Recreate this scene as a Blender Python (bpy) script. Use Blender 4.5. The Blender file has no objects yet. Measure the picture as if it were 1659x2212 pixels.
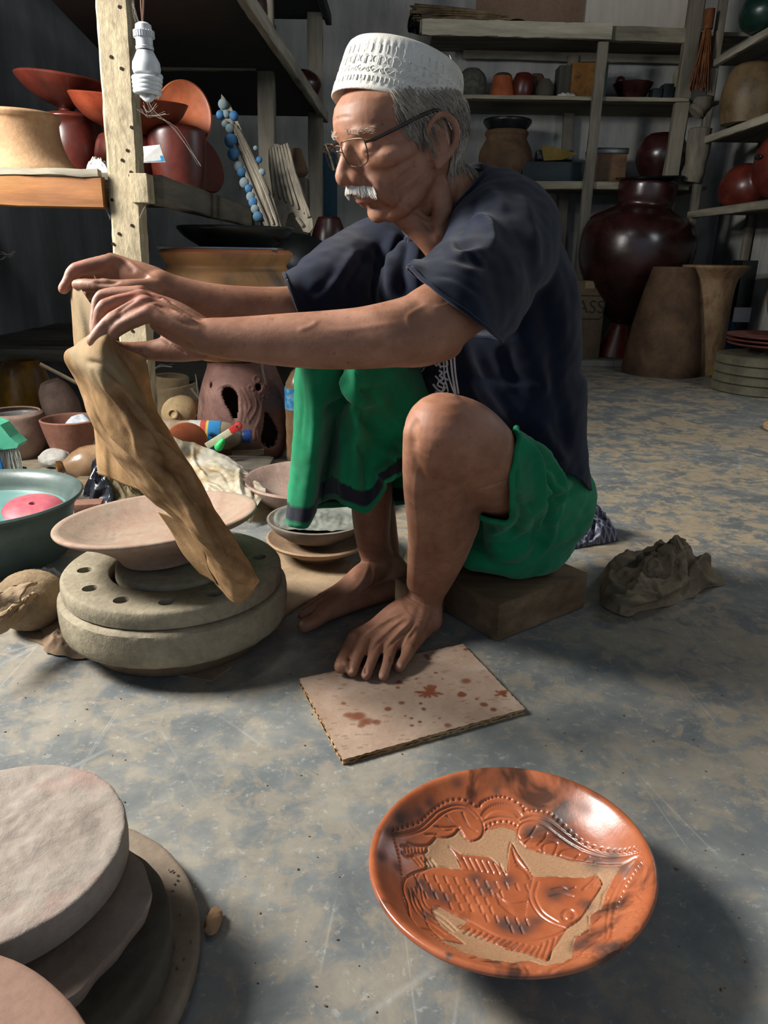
import bpy, bmesh, math, random
import numpy as np
from mathutils import Vector, Matrix, Quaternion
from mathutils.bvhtree import BVHTree
PI = math.pi
random.seed(7); rng = np.random.default_rng(7)
scn = bpy.context.scene
COL = scn.collection
# ---------------------------------------------------------------- camera
FPX = 1597.0; PITCH = math.radians(19.2); ROLL = math.radians(0.9); CAMZ = 0.66
cp, sp = math.cos(PITCH), math.sin(PITCH)
CF = Vector((0, cp, -sp)); R0 = Vector((1, 0, 0)); U0 = Vector((0, sp, cp))
CR = R0*math.cos(ROLL) + U0*math.sin(ROLL); CU = U0*math.cos(ROLL) - R0*math.sin(ROLL)
cd = bpy.data.cameras.new('camera'); cam = bpy.data.objects.new('camera', cd); COL.objects.link(cam)
cam.matrix_world = Matrix(((CR.x, CU.x, -CF.x, 0), (CR.y, CU.y, -CF.y, 0), (CR.z, CU.z, -CF.z, CAMZ), (0, 0, 0, 1)))
cd.sensor_fit = 'HORIZONTAL'; cd.sensor_width = 24.0; cd.lens = FPX*24.0/1659; cd.clip_start = 0.02
scn.camera = cam
def at(px, py, Y):
    "world point at depth Y (metres in front of the camera along the floor) seen at a photo pixel"
    d = CF + CR*((px-829.5)/FPX) + CU*((1106-py)/FPX)
    t = Y/d.y
    return Vector((d.x*t, Y, CAMZ + d.z*t))
def gp(px, py, z=0.0):
    d = CF + CR*((px-829.5)/FPX) + CU*((1106-py)/FPX)
    t = (z-CAMZ)/d.z
    return Vector((d.x*t, d.y*t, z))
def proj(p):
    p = Vector(p) - Vector((0, 0, CAMZ)); z = p.dot(CF)
    return (829.5+FPX*p.dot(CR)/z, 1106-FPX*p.dot(CU)/z)
# ---------------------------------------------------------------- world, lights, exposure
w = bpy.data.worlds.new('world'); scn.world = w; w.use_nodes = True
w.node_tree.nodes['Background'].inputs[0].default_value = (0.62, 0.78, 1.0, 1)
w.node_tree.nodes['Background'].inputs[1].default_value = 0.62
def area(name, loc, to, sx, sy, e, col):
    l = bpy.data.lights.new(name, 'AREA'); l.shape = 'RECTANGLE'; l.size = sx; l.size_y = sy; l.energy = e; l.color = col
    o = bpy.data.objects.new(name, l); COL.objects.link(o); o.location = loc
    o.rotation_euler = (Vector(to)-Vector(loc)).to_track_quat('-Z', 'Y').to_euler(); return o
area('daylight_left_window', (-2.15, 1.25, 1.75), (0.3, 1.3, 0.25), 0.75, 0.75, 205, (1.0, 0.97, 0.92))
area('daylight_right_doorway', (2.28, 2.6, 1.5), (0.6, 3.6, 0.3), 0.5, 0.8, 11, (0.86, 0.93, 1.0))
area('added_fill_left_wall', (-0.3, 1.9, 2.55), (-1.5, 3.3, 0.9), 0.9, 0.25, 11, (0.9, 0.95, 1.0))  # added fill lamp to brighten the dark left wall; the ceiling has no opening here
vs = scn.view_settings; vs.view_transform = 'Standard'; vs.look = 'None'; vs.gamma = 1.0; vs.exposure = 0.0
try: vs.use_curve_mapping = False
except Exception: pass
# ---------------------------------------------------------------- materials
def hexc(h):
    h = h.lstrip('#'); c = [int(h[i:i+2], 16)/255 for i in (0, 2, 4)]
    return tuple(x/12.92 if x <= 0.04045 else ((x+0.055)/1.055)**2.4 for x in c) + (1,)
MATS = {}
class NT:
    def __init__(s, name):
        s.m = bpy.data.materials.new(name); s.m.use_nodes = True; s.t = s.m.node_tree; s.b = s.t.nodes['Principled BSDF']; s.out = s.t.nodes['Material Output']
        s.tc = s.t.nodes.new('ShaderNodeTexCoord')
    def n(s, typ, **kw):
        nd = s.t.nodes.new('ShaderNode'+typ)
        for k, v in kw.items():
            if k.startswith('i_'):
                key = k[2:]; key = int(key) if key.isdigit() else key.replace('_', ' ')
                nd.inputs[key].default_value = v
            else: setattr(nd, k, v)
        return nd
    def l(s, a, b): s.t.links.new(a, b)
    def coord(s, stretch=(1, 1, 1), rot=(0, 0, 0), kind='Object'):
        mp = s.n('Mapping'); mp.inputs['Scale'].default_value = stretch; mp.inputs['Rotation'].default_value = rot
        s.l(s.tc.outputs[kind], mp.inputs[0]); return mp.outputs[0]
    def noise(s, vec, scale, detail=6, rough=.6, dist=0.0):
        nd = s.n('TexNoise'); nd.inputs['Scale'].default_value = scale; nd.inputs['Detail'].default_value = detail
        nd.inputs['Roughness'].default_value = rough; nd.inputs['Distortion'].default_value = dist; s.l(vec, nd.inputs['Vector']); return nd.outputs[0]
    def ramp(s, fac, stops):
        r = s.n('ValToRGB'); e = r.color_ramp.elements
        while len(e) < len(stops): e.new(0.5)
        for i, (p, c) in enumerate(stops): e[i].position = p; e[i].color = hexc(c) if isinstance(c, str) else c
        s.l(fac, r.inputs[0]); return r.outputs[0]
    def mix(s, fac, a, b, mode='MIX'):
        m = s.n('MixRGB', blend_type=mode)
        for i, x in ((0, fac), (1, a), (2, b)):
            if isinstance(x, str): x = hexc(x)
            if isinstance(x, (int, float, tuple)): m.inputs[i].default_value = x
            else: s.l(x, m.inputs[i])
        return m.outputs[0]
    def mrange(s, x, a, b, c=0.0, d=1.0):
        m = s.n('MapRange'); s.l(x, m.inputs[0])
        for i, v in enumerate((a, b, c, d)): m.inputs[i+1].default_value = v
        return m.outputs[0]
    def bump(s, h, strength, dist=.004, prev=None):
        b = s.n('Bump'); b.inputs['Strength'].default_value = strength; b.inputs['Distance'].default_value = dist
        s.l(h, b.inputs['Height'])
        if prev is not None: s.l(prev, b.inputs['Normal'])
        return b.outputs[0]
    def fin(s, color=None, rough=None, normal=None, **kw):
        if color is not None:
            if isinstance(color, (str, tuple)): s.b.inputs['Base Color'].default_value = hexc(color) if isinstance(color, str) else color
            else: s.l(color, s.b.inputs['Base Color'])
        if rough is not None:
            if isinstance(rough, (int, float)): s.b.inputs['Roughness'].default_value = rough
            else: s.l(rough, s.b.inputs['Roughness'])
        if normal is not None: s.l(normal, s.b.inputs['Normal'])
        for k, v in kw.items():
            s.b.inputs[k.replace('_', ' ')].default_value = v
        return s.m
def mat(name, cols, scale=6, rough=.8, bump=.25, bscale=60, stretch=(1, 1, 1), fine=.25, spec=.3, dist=.3, bdist=.003, kind='Object', **kw):
    if name in MATS: return MATS[name]
    g = NT(name); v = g.coord(stretch, kind=kind)
    n1 = g.noise(v, scale, 6, .6, dist)
    k = len(cols)
    c = g.ramp(n1, [(0.32+0.36*i/max(1, k-1), cols[i]) for i in range(k)]) if k > 1 else g.ramp(n1, [(0, cols[0]), (1, cols[0])])
    n2 = g.noise(v, bscale, 5, .7)
    sh = g.ramp(n2, [(0.3, (1-fine, 1-fine, 1-fine, 1)), (0.7, (1, 1, 1, 1))])
    c = g.mix(1.0, c, sh, 'MULTIPLY')
    nr = g.bump(n2, bump, bdist) if bump > 0 else None
    r = g.mrange(n1, .3, .7, max(0.02, rough-.08), min(1, rough+.08))
    MATS[name] = g.fin(c, r, nr, Specular_IOR_Level=spec, **kw)
    return MATS[name]
# ---------------------------------------------------------------- objects
def tag(o, label=None, cat=None, group=None, kind=None):
    if label: o['label'] = label
    if cat: o['category'] = cat
    if group: o['group'] = group
    if kind: o['kind'] = kind
    return o
def thing(name, label, cat, loc=(0, 0, 0), group=None):
    o = bpy.data.objects.new(name, None); COL.objects.link(o); o.location = loc; o.empty_display_size = .05
    return tag(o, label, cat, group)
class MB:
    "mesh buffer in world coordinates"
    def __init__(s): s.v = []; s.f = []; s.mi = []; s.k = 0
    def add(s, V, F, mi=0):
        b = len(s.v); s.v.extend([tuple(x) for x in V]); s.f.extend([tuple(i+b for i in f) for f in F]); s.mi.extend([mi]*len(F)); return s
    def box(s, c, size, rot=None, mi=0, jit=0.0, bev=0.0):
        sx, sy, sz = [x/2 for x in size]
        if bev <= 0:
            V = [Vector((x*sx, y*sy, z*sz)) for x in (-1, 1) for y in (-1, 1) for z in (-1, 1)]
            F = [(0, 1, 3, 2), (4, 6, 7, 5), (0, 4, 5, 1), (2, 3, 7, 6), (0, 2, 6, 4), (1, 5, 7, 3)]
        else:
            bm = bmesh.new(); bmesh.ops.create_cube(bm, size=2.0)
            for v in bm.verts: v.co = Vector((v.co.x*sx, v.co.y*sy, v.co.z*sz))
            bmesh.ops.bevel(bm, geom=bm.edges[:], offset=bev, segments=2, affect='EDGES', profile=.6)
            V = [v.co.copy() for v in bm.verts]; bm.verts.index_update(); F = [[v.index for v in f.verts] for f in bm.faces]; bm.free()
        if jit: V = [v+Vector([random.uniform(-jit, jit) for _ in range(3)]) for v in V]
        if rot is not None: V = [rot @ v for v in V]
        c = Vector(c); return s.add([v+c for v in V], F, mi)
    def beam(s, a, b, wx, wy, side=Vector((1, 0, 0)), mi=0, jit=0.0, n=1, bev=0.004):
        "board from a to b; side = direction of its width wx; wy = thickness"
        a = Vector(a); b = Vector(b); d = (b-a).normalized(); x = (Vector(side)-d*Vector(side).dot(d)).normalized(); y = d.cross(x)
        if n == 1:
            R = Matrix((x, y, d)).transposed(); return s.box((a+b)/2, (wx, wy, (b-a).length), R, mi, jit, bev)
        L = (b-a).length; V = []; F = []; c = min(wx, wy)*.12
        prof = [(-wx/2+c, -wy/2), (wx/2-c, -wy/2), (wx/2, -wy/2+c), (wx/2, wy/2-c), (wx/2-c, wy/2), (-wx/2+c, wy/2), (-wx/2, wy/2-c), (-wx/2, -wy/2+c)]
        for i in range(n+1):
            for (p, q) in prof:
                V.append(a+d*(L*i/n)+x*(p+random.uniform(-jit, jit))+y*(q+random.uniform(-jit, jit)))
        for i in range(n):
            for j in range(8): k = (j+1) % 8; F.append((i*8+j, i*8+k, i*8+8+k, i*8+8+j))
        F.append(tuple(range(7, -1, -1))); F.append(tuple(n*8+j for j in range(8)))
        return s.add(V, F, mi)
    def tube(s, pts, r, seg=10, mi=0, cap=True, flat=1.0, up=None):
        pts = [Vector(p) for p in pts]; n = len(pts); rr = r if isinstance(r, (list, tuple)) else [r]*n
        V = []; F = []; x = None
        for i, p in enumerate(pts):
            d = (pts[min(i+1, n-1)]-pts[max(i-1, 0)]).normalized()
            if x is None:
                x = Vector(up) if up is not None else (Vector((0, 0, 1)) if abs(d.z) < .9 else Vector((1, 0, 0)))
            x = (x-d*x.dot(d)).normalized(); y = d.cross(x)
            for j in range(seg):
                a = 2*PI*j/seg; V.append(p+x*(math.cos(a)*rr[i])+y*(math.sin(a)*rr[i]*flat))
        for i in range(n-1):
            for j in range(seg): k = (j+1) % seg; F.append((i*seg+j, i*seg+k, (i+1)*seg+k, (i+1)*seg+j))
        if cap: F.append(tuple(range(seg-1, -1, -1))); F.append(tuple((n-1)*seg+j for j in range(seg)))
        return s.add(V, F, mi)
    def lathe(s, prof, c=(0, 0, 0), seg=64, rot=None, mi=0, sx=1.0, sy=1.0, wob=0.0, fn=None, close=False):
        "prof: list of (r,z) bottom/outside to top/inside"
        c = Vector(c); V = []; F = []; n = len(prof); ph = random.uniform(0, 6)
        for i, (r, z) in enumerate(prof):
            for j in range(seg):
                a = 2*PI*j/seg; q = r*(1+wob*math.sin(2*a+ph)+wob*.6*math.sin(3*a+2*ph))
                p = Vector((q*math.cos(a)*sx, q*math.sin(a)*sy, z))
                if fn: p = fn(p, a, i)
                if rot is not None: p = rot @ p
                V.append(p+c)
        m = n if close else n-1
        for i in range(m):
            i2 = (i+1) % n
            for j in range(seg): k = (j+1) % seg; F.append((i*seg+j, i*seg+k, i2*seg+k, i2*seg+j))
        if not close:
            if prof[0][0] > 1e-5: F.append(tuple(range(seg-1, -1, -1)))
            if prof[-1][0] > 1e-5: F.append(tuple((n-1)*seg+j for j in range(seg)))
        return s.add(V, F, mi)
    def grid(s, P, mi=0, closeu=False):
        "P: rows of points"
        n = len(P); m = len(P[0]); V = [Vector(p) for r in P for p in r]; F = []
        for i in range(n-1):
            for j in range(m if closeu else m-1):
                k = (j+1) % m; F.append((i*m+j, i*m+k, (i+1)*m+k, (i+1)*m+j))
        return s.add(V, F, mi)
    def prism(s, pts, h, c=(0, 0, 0), rot=None, mi=0):
        n = len(pts); c = Vector(c); V = [Vector((p[0], p[1], z)) for z in (0, h) for p in pts]
        if rot is not None: V = [rot @ v for v in V]
        F = [tuple(range(n-1, -1, -1)), tuple(range(n, 2*n))]+[(i, (i+1) % n, n+(i+1) % n, n+i) for i in range(n)]
        return s.add([v+c for v in V], F, mi)
    def ball(s, c, r, rot=None, seg=20, rings=12, mi=0, fn=None):
        c = Vector(c); r = (r, r, r) if isinstance(r, (int, float)) else r; V = []; F = []
        for i in range(rings+1):
            t = PI*i/rings
            for j in range(seg):
                a = 2*PI*j/seg; p = Vector((math.sin(t)*math.cos(a), math.sin(t)*math.sin(a), -math.cos(t)))
                if fn: p = p*fn(p)
                p = Vector((p.x*r[0], p.y*r[1], p.z*r[2]))
                V.append(c+(rot @ p if rot is not None else p))
        for i in range(rings):
            for j in range(seg): k = (j+1) % seg; F.append((i*seg+j, i*seg+k, (i+1)*seg+k, (i+1)*seg+j))
        return s.add(V, F, mi)
def mesh_obj(name, V, F, mats, parent=None, smooth=True, MI=None, base=None, auto=40, weld=True):
    V = np.asarray([tuple(v) for v in V], dtype=float) if not isinstance(V, np.ndarray) else V
    if parent is not None: off = np.array(parent_world(parent))
    elif base is not None: off = np.array(base)
    else: off = np.array([(V[:, 0].min()+V[:, 0].max())/2, (V[:, 1].min()+V[:, 1].max())/2, V[:, 2].min()])
    me = bpy.data.meshes.new(name); me.from_pydata((V-off).tolist(), [], F if isinstance(F, list) else F.tolist())
    if not isinstance(mats, (list, tuple)): mats = [mats]
    for m in mats: me.materials.append(m)
    if MI is not None and len(mats) > 1: me.polygons.foreach_set('material_index', np.array(MI, dtype=np.int32))
    bm = bmesh.new(); bm.from_mesh(me)
    if weld: bmesh.ops.remove_doubles(bm, verts=bm.verts, dist=1e-6)
    if len(bm.faces) < 60000: bmesh.ops.recalc_face_normals(bm, faces=bm.faces)
    bm.to_mesh(me); bm.free()
    if smooth:
        me.polygons.foreach_set('use_smooth', np.ones(len(me.polygons), dtype=bool))
        if auto and auto < 180: me.set_sharp_from_angle(angle=math.radians(auto))
    o = bpy.data.objects.new(name, me); COL.objects.link(o)
    if parent is not None: o.parent = parent
    else: o.location = tuple(off)
    return o
def parent_world(p):
    v = Vector(p.location)
    while p.parent is not None: p = p.parent; v += p.location
    return v
def mk(name, mb, mats, parent=None, smooth=True, auto=40, base=None):
    return mesh_obj(name, mb.v, mb.f, mats, parent, smooth, mb.mi, base, auto)
def copy_tree(o, loc=None, parent=None, label=None, group=None):
    c = o.copy(); COL.objects.link(c); c.parent = parent
    if loc is not None: c.location = loc
    if label: c['label'] = label
    if group: c['group'] = group
    for ch in list(o.children): copy_tree(ch, None, c)
    return c
def smoothstep(a, b, x):
    t = min(1, max(0, (x-a)/(b-a))) if b != a else float(x > a)
    return t*t*(3-2*t)
def cr(pts, n):
    "Catmull-Rom resample, tuples of any length"
    P = np.array([tuple(p) for p in pts], dtype=float); k = len(P)
    if k == 2: return [P[0]+(P[1]-P[0])*i/(n-1) for i in range(n)]
    E = np.vstack([2*P[0]-P[1], P, 2*P[-1]-P[-2]]); out = []
    for i in range(n):
        t = i/(n-1)*(k-1); j = min(int(t), k-2); u = t-j; a, b, c, d = E[j], E[j+1], E[j+2], E[j+3]
        out.append(.5*((2*b)+(-a+c)*u+(2*a-5*b+4*c-d)*u*u+(-a+3*b-3*c+d)*u**3))
    return out
def prof(*pts, n=40):
    return [(max(0.0, float(a)), float(b)) for a, b in cr(pts, n)]
def rotm(axis, deg): return Matrix.Rotation(math.radians(deg), 3, axis)
def euler(x=0, y=0, z=0): return rotm('Z', z) @ rotm('Y', y) @ rotm('X', x)
from mathutils import noise as mnoise
def nz(p, s=1.0, seed=0.0): return mnoise.noise(Vector(p)*s+Vector((seed, seed*1.7, -seed)))
# ================================================================ SETTING
def floor_mat():
    g = NT('worn_cement_floor'); v = g.coord(kind='Object')
    big = g.noise(v, 2.6, 4, .55, .5); mid = g.noise(v, 9, 8, .66, .3); fin = g.noise(v, 26, 8, .72, .6); gr = g.noise(v, 150, 4, .7)
    base = g.ramp(mid, [(0.28, '595e5f'), (0.42, '666a6a'), (0.54, '747673'), (0.66, '848580')])
    dust = g.ramp(g.mix(.70, big, g.mix(.6, mid, fin)), [(0.485, (0, 0, 0, 1)), (0.53, (1, 1, 1, 1))])
    # dust is thicker towards the back of the shop
    sx = g.n('SeparateXYZ'); g.l(g.tc.outputs['Object'], sx.inputs[0])
    far = g.mrange(sx.outputs[1], 1.0, 1.9, .38, .92)
    farx = g.mrange(sx.outputs[0], .15, .75, .0, .95); mxf = g.n('Math', operation='MAXIMUM'); g.l(far, mxf.inputs[0]); g.l(farx, mxf.inputs[1]); far = mxf.outputs[0]
    mul = g.n('Math', operation='MULTIPLY'); g.l(dust, mul.inputs[0]); g.l(far, mul.inputs[1])
    dustc = g.ramp(fin, [(0.3, '7f715b'), (0.7, '9f8f76')])
    c = g.mix(mul.outputs[0], base, dustc)
    # pale specks of dried slip, and scratches
    spk = g.ramp(g.noise(v, 62, 6, .8, .2), [(0.57, (0, 0, 0, 1)), (0.64, (1, 1, 1, 1))])
    spk2 = g.n('Math', operation='MULTIPLY'); g.l(spk, spk2.inputs[0]); spk2.inputs[1].default_value = .32
    c = g.mix(spk2.outputs[0], c, 'b6b5ab')
    vs_ = g.coord((1, 1, 1), (0, 0, .7)); sc = []
    for (rz, s1) in ((.5, 3.2), (1.9, 4.0), (2.7, 3.4)):
        vv = g.coord((1.0, .22, 1), (0, 0, rz)); wv = g.n('TexVoronoi', feature='DISTANCE_TO_EDGE'); wv.inputs['Scale'].default_value = s1
        ds = g.mix(.12, vv, g.n('TexNoise', i_Scale=3.0).outputs[1]); g.l(ds, wv.inputs['Vector'])
        sc.append(g.ramp(wv.outputs['Distance'], [(0.0, (.38, .38, .38, 1)), (0.004, (0, 0, 0, 1))]))
    s = g.mix(1.0, g.mix(1.0, sc[0], sc[1], 'LIGHTEN'), sc[2], 'LIGHTEN')
    brk = g.ramp(g.noise(v, 3.1, 3, .6), [(0.5, (0, 0, 0, 1)), (0.6, (.55, .55, .55, 1))])
    s = g.mix(1.0, s, brk, 'MULTIPLY')
    c = g.mix(s, c, 'c5c4bd')
    # larger brownish stains
    st = g.ramp(g.noise(v, 2.0, 5, .6, 1.0), [(0.60, (0, 0, 0, 1)), (0.70, (.5, .5, .5, 1))])
    c = g.mix(st, c, '4c3f33')
    rr = g.mix(.5, g.mix(mul.outputs[0], g.mrange(fin, .3, .7, .26, .42), (.7, .7, .7, 1)), g.mrange(mid, .35, .65, .34, .5))
    nb = g.bump(g.mix(.35, fin, gr), .16, .003)
    return g.fin(c, rr, nb, Specular_IOR_Level=.45)
FLOOR = floor_mat()
def wall_mat(name, a, b, c3, rough=.85):
    g = NT(name); v = g.coord(); n1 = g.noise(v, 1.6, 6, .6, .5); n2 = g.noise(g.coord((1, 1, .18)), 7, 7, .7, .2); n3 = g.noise(v, 45, 4, .7)
    c = g.ramp(g.mix(.5, n1, n2), [(0.36, a), (0.5, b), (0.62, c3)])
    st = g.ramp(g.noise(g.coord((3, 3, .5), (0, .5, 0)), 5, 8, .75, 1.2), [(0.66, (0, 0, 0, 1)), (0.70, (.6, .6, .6, 1))])
    c = g.mix(st, c, '3a3a38')
    return g.fin(c, rough, g.bump(g.mix(.5, n2, n3), .3, .004), Specular_IOR_Level=.2)
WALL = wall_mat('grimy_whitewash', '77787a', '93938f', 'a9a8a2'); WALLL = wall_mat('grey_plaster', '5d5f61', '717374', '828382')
def struct(name, mb, m, smooth=False):
    o = mk(name, mb, m, None, smooth, base=(0, 0, 0)); o['kind'] = 'structure'; return o
RX, LX, BY = 2.32, -1.75, 5.6
# wedge-free slabs with real thickness
m = MB(); m.box((.2, 2.3, -.05), (4.6, 7.4, .1)); struct('floor', m, FLOOR)
m = MB(); m.box((.3, BY+.06, 1.25), (4.3, .12, 2.7)); struct('wall_back', m, WALL)
m = MB()
for (y0, y1, z0, z1) in ((2.9, 5.7, 0, 2.6), (-1.3, 2.25, 0, 2.6)): m.box((RX+.06, (y0+y1)/2, (z0+z1)/2), (.12, y1-y0, z1-z0))
m.box((RX+.06, 2.575, 2.35), (.12, .65, .5)); m.box((RX+.06, 2.575, .35), (.12, .65, .7)); struct('wall_right', m, WALL)
m = MB()
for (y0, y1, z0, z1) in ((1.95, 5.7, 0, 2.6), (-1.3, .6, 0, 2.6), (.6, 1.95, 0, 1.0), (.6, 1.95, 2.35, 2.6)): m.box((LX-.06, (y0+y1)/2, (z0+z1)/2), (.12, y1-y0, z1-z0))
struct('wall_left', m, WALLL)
m = MB(); m.box((.2, 2.3, 2.66), (4.6, 7.4, .12)); struct('ceiling', m, mat('dark_ceiling_boards', ['3b3733', '4d4842'], 3, .9))
m = MB(); m.beam((1.0, 4.78, .02), (2.3, 4.86, .02), .05, .04, side=Vector((0, 1, 0)), jit=.003, n=12); m.box((.9, 5.2, .02), (2.8, .75, .035))
struct('trim_1', m, wall_mat('pale_kerb', '55534d', '6c6a64', '8d8b84'))
# ================================================================ WOOD
def wood(name, cols, along='Z', rough=.82, scale=9, bump=.5, fine=.35):
    st = {'X': (.12, 1, 1), 'Y': (1, .12, 1), 'Z': (1, 1, .12)}[along]
    return mat(name, cols, scale, rough, bump, 34, st, fine, .22, .8, .003)
W_POST = mat('pale_mouldy_timber', ['7d7158', 'a2947a', 'b9aa8c', '8b7f68'], 5, .88, .6, 55, (2.2, 2.2, .9), .38, .2, 1.2, .003)
W_REDX = wood('reddish_plank', ['7b4f31', '98683f', 'a57c50'], 'X'); W_GREYX = wood('grey_plank_x', ['5a554b', '7a7466', '8d8676'], 'X'); W_GREYY = wood('grey_plank_y', ['4f4a42', '6e685b', '837b6b'], 'Y')
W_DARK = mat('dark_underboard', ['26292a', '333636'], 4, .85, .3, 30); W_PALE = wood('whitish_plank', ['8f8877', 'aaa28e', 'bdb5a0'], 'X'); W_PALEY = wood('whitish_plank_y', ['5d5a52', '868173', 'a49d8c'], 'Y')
W_DULLZ = wood('dull_post', ['56524a', '6d685d', '7e7869'], 'Z')
W_SHELFX = wood('grimy_shelf_plank', ['5e5a4e', '88826f', 'a29b86'], 'X')
# ---------------------------------------------------------------- left rack
PY = 2.1; UZ0 = 1.346
rack = thing('wooden_rack', 'rough timber shelving rack with pale nail-holed front post, left side', 'rack', (-.7, PY, 0))
a = at(246, -40, PY); b = at(303, 850, PY); a = a+(a-b)*((UZ0-a.z)/(a.z-b.z)); dvec = (b-a).normalized(); b2 = b+dvec*(b.z/abs(dvec.z))
side = Vector((1, 0, 0))
m = MB(); m.beam(b2, a, .082, .055, side, jit=.0012, n=60); mk('front_post', m, W_POST, rack, True, 30)
nh = MB()
for (px, py) in ((258, 15), (240, 123), (262, 148), (284, 275), (275, 325), (264, 346), (281, 379), (283, 372), (242, 432), (285, 487), (244, 527), (257, 505), (286, 715), (288, 795), (301, 832)):
    p = at(px, py, PY-.0285); nh.tube([p+Vector((0, -.0015, 0)), p+Vector((0, .004, 0))], .0042, 8)
mk('nail_holes', nh, mat('rust_hole', ['2a150c'], 5, .9), rack)['kind'] = 'stuff'
ZS = .842
m = MB(); m.beam((LX, PY-.03, ZS-.035), (-.735, PY-.03, ZS-.043), .075, .03, Vector((0, 0, 1)), jit=.0015, n=14); mk('front_rail', m, W_REDX, rack)
m = MB(); m.beam((LX, PY-.035, ZS+.006), (-.74, PY-.035, ZS+.003), .018, .03, Vector((0, 0, 1)), jit=.002, n=24); mk('edge_strip', m, W_PALE, rack)
for i in range(5): m = MB(); m.box(((LX-.64)/2, PY+.13+i*.26, ZS), (-.66-LX, .245, .018), bev=.003); mk('shelf_board', m, W_GREYX, rack)
m = MB(); e0 = at(298, 395, PY-.005); m.box((e0.x+.012, PY-.01, ZS-.03), (.045, .06, .07), bev=.003); mk('corner_block', m, W_POST, rack)
m = MB(); m.beam((-.612, PY+.02, ZS-.03), (-.60, 3.55, ZS-.04), .075, .035, Vector((0, 0, 1)), jit=.0015, n=14); mk('side_rail', m, W_GREYY, rack)
UZ = 1.347; q0 = Vector((-.44, 1.9, UZ)); q1 = Vector((-.345, 4.42, UZ))
m = MB(); m.add([(-.92, 1.9, UZ), (-.46, 1.9, UZ), (-.365, 4.4, UZ), (-1.22, 4.4, UZ), (-.92, 1.9, UZ+.02), (-.46, 1.9, UZ+.02), (-.365, 4.4, UZ+.02), (-1.22, 4.4, UZ+.02)], [(3, 2, 1, 0), (4, 5, 6, 7), (0, 1, 5, 4), (1, 2, 6, 5), (2, 3, 7, 6), (3, 0, 4, 7)])
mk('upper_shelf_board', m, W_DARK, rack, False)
m = MB(); m.beam(q0, q1, .05, .03, Vector((0, 0, 1)), jit=.002, n=30); mk('upper_side_rail', m, W_PALEY, rack)
a = at(571, -30, 3.4); b = at(571, 335, 3.4); m = MB(); m.beam((b.x, 3.4, 0), a, .068, .05, jit=.0015, n=20); mk('middle_post', m, W_DULLZ, rack)
a = at(681, 40, 4.38); m = MB(); m.beam((a.x-.01, 4.3, 0), (a.x+.01, 4.3, 2.2), .075, .05, jit=.002, n=20); mk('rear_post', m, W_DULLZ, rack)
a = at(350, 134, 3.35); b = at(552, 133, 3.35); m = MB(); m.beam(a, b, .06, .03, Vector((0, 0, 1)), jit=.0015, n=12); mk('cross_beam', m, W_GREYX, rack)
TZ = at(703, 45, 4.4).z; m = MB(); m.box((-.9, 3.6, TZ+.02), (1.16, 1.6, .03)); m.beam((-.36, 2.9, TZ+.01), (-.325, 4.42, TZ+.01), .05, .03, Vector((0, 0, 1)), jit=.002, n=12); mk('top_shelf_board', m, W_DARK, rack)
for i in range(4): m = MB(); m.box((-1.42, 3.12+i*.26, .283), (.62, .245, .022), euler(0, 0, 1.5*i), bev=.003); mk('low_shelf_board', m, W_GREYX, rack)
m = MB(); m.beam((LX+.02, 2.98, .262), (-1.12, 2.98, .262), .05, .03, Vector((0, 0, 1)), jit=.002, n=10); mk('low_rail', m, W_GREYX, rack)
# ---------------------------------------------------------------- back rack
SY = 5.1
back = thing('wall_shelving', 'long grimy shelving of grey planks along the back wall', 'shelves', (1.3, SY, 0))
def plank(name, px0, py0, px1, py1, Y, wz, dep, m_, par, thick=None, ext0=0, ext1=0):
    a = at(px0, py0, Y); b = at(px1, py1, Y); z = (a.z+b.z)/2; h = wz
    mb = MB(); A = Vector((a.x-ext0, Y+dep/2, a.z)); B = Vector((b.x+ext1, Y+dep/2, b.z)); mb.beam(A, B, h, dep, Vector((0, 0, 1)), jit=.003, n=16)
    return mk(name, mb, m_, par)
plank('shelf_board', 925, 57, 1490, 76, SY, .075, .05, W_SHELFX, back, ext0=.05); 
m = MB(); z1 = at(1100, 66, SY).z; m.box((1.2, SY+.27, z1+.01), (1.9, .46, .02)); mk('shelf_deck', m, W_GREYX, back, False)
m = MB(); a = at(912, 58, SY-.03); b = at(1322, 68, SY-.03); m.beam(a, b, .082, .014, Vector((0, 0, 1)), jit=.003, n=20); mk('fascia_board', m, wood('cream_painted_fascia', ['807b6c', 'a39c8a', 'b4ad9b'], 'X'), back)
for (py0, py1, hh) in ((210, 217, .022), (398, 404, .045)):
    a = at(960, py0, SY); b = at(1485, py1, SY); z1 = (a.z+b.z)/2
    m = MB(); m.beam((a.x-.4, SY, a.z), (b.x, SY, b.z), hh, .05, Vector((0, 0, 1)), jit=.002, n=20); mk('shelf_edge', m, W_SHELFX, back)
    m = MB(); m.box((1.05, SY+.27, z1+.0), (1.95, .46, .02)); mk('shelf_deck', m, W_GREYX, back, False)
m = MB(); a = at(1303, 92, SY-.04); b = at(1253, 580, SY-.04); m.beam((b.x-.01, SY-.04, .04), a, .062, .04, jit=.002, n=24); mk('shelf_post', m, W_DULLZ, back)
m = MB(); a = at(1238, 120, SY+.42); b = at(1232, 330, SY+.42); m.beam((b.x, SY+.42, .04), (a.x, SY+.42, a.z), .07, .04, jit=.002, n=16); mk('rear_shelf_post', m, W_DULLZ, back)
m = MB(); a = at(1000, 118, SY+.44); b = at(1500, 130, SY+.44); m.beam(a, b, .05, .03, Vector((0, 0, 1)), jit=.002, n=16); mk('rear_batten', m, W_GREYX, back)
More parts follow.
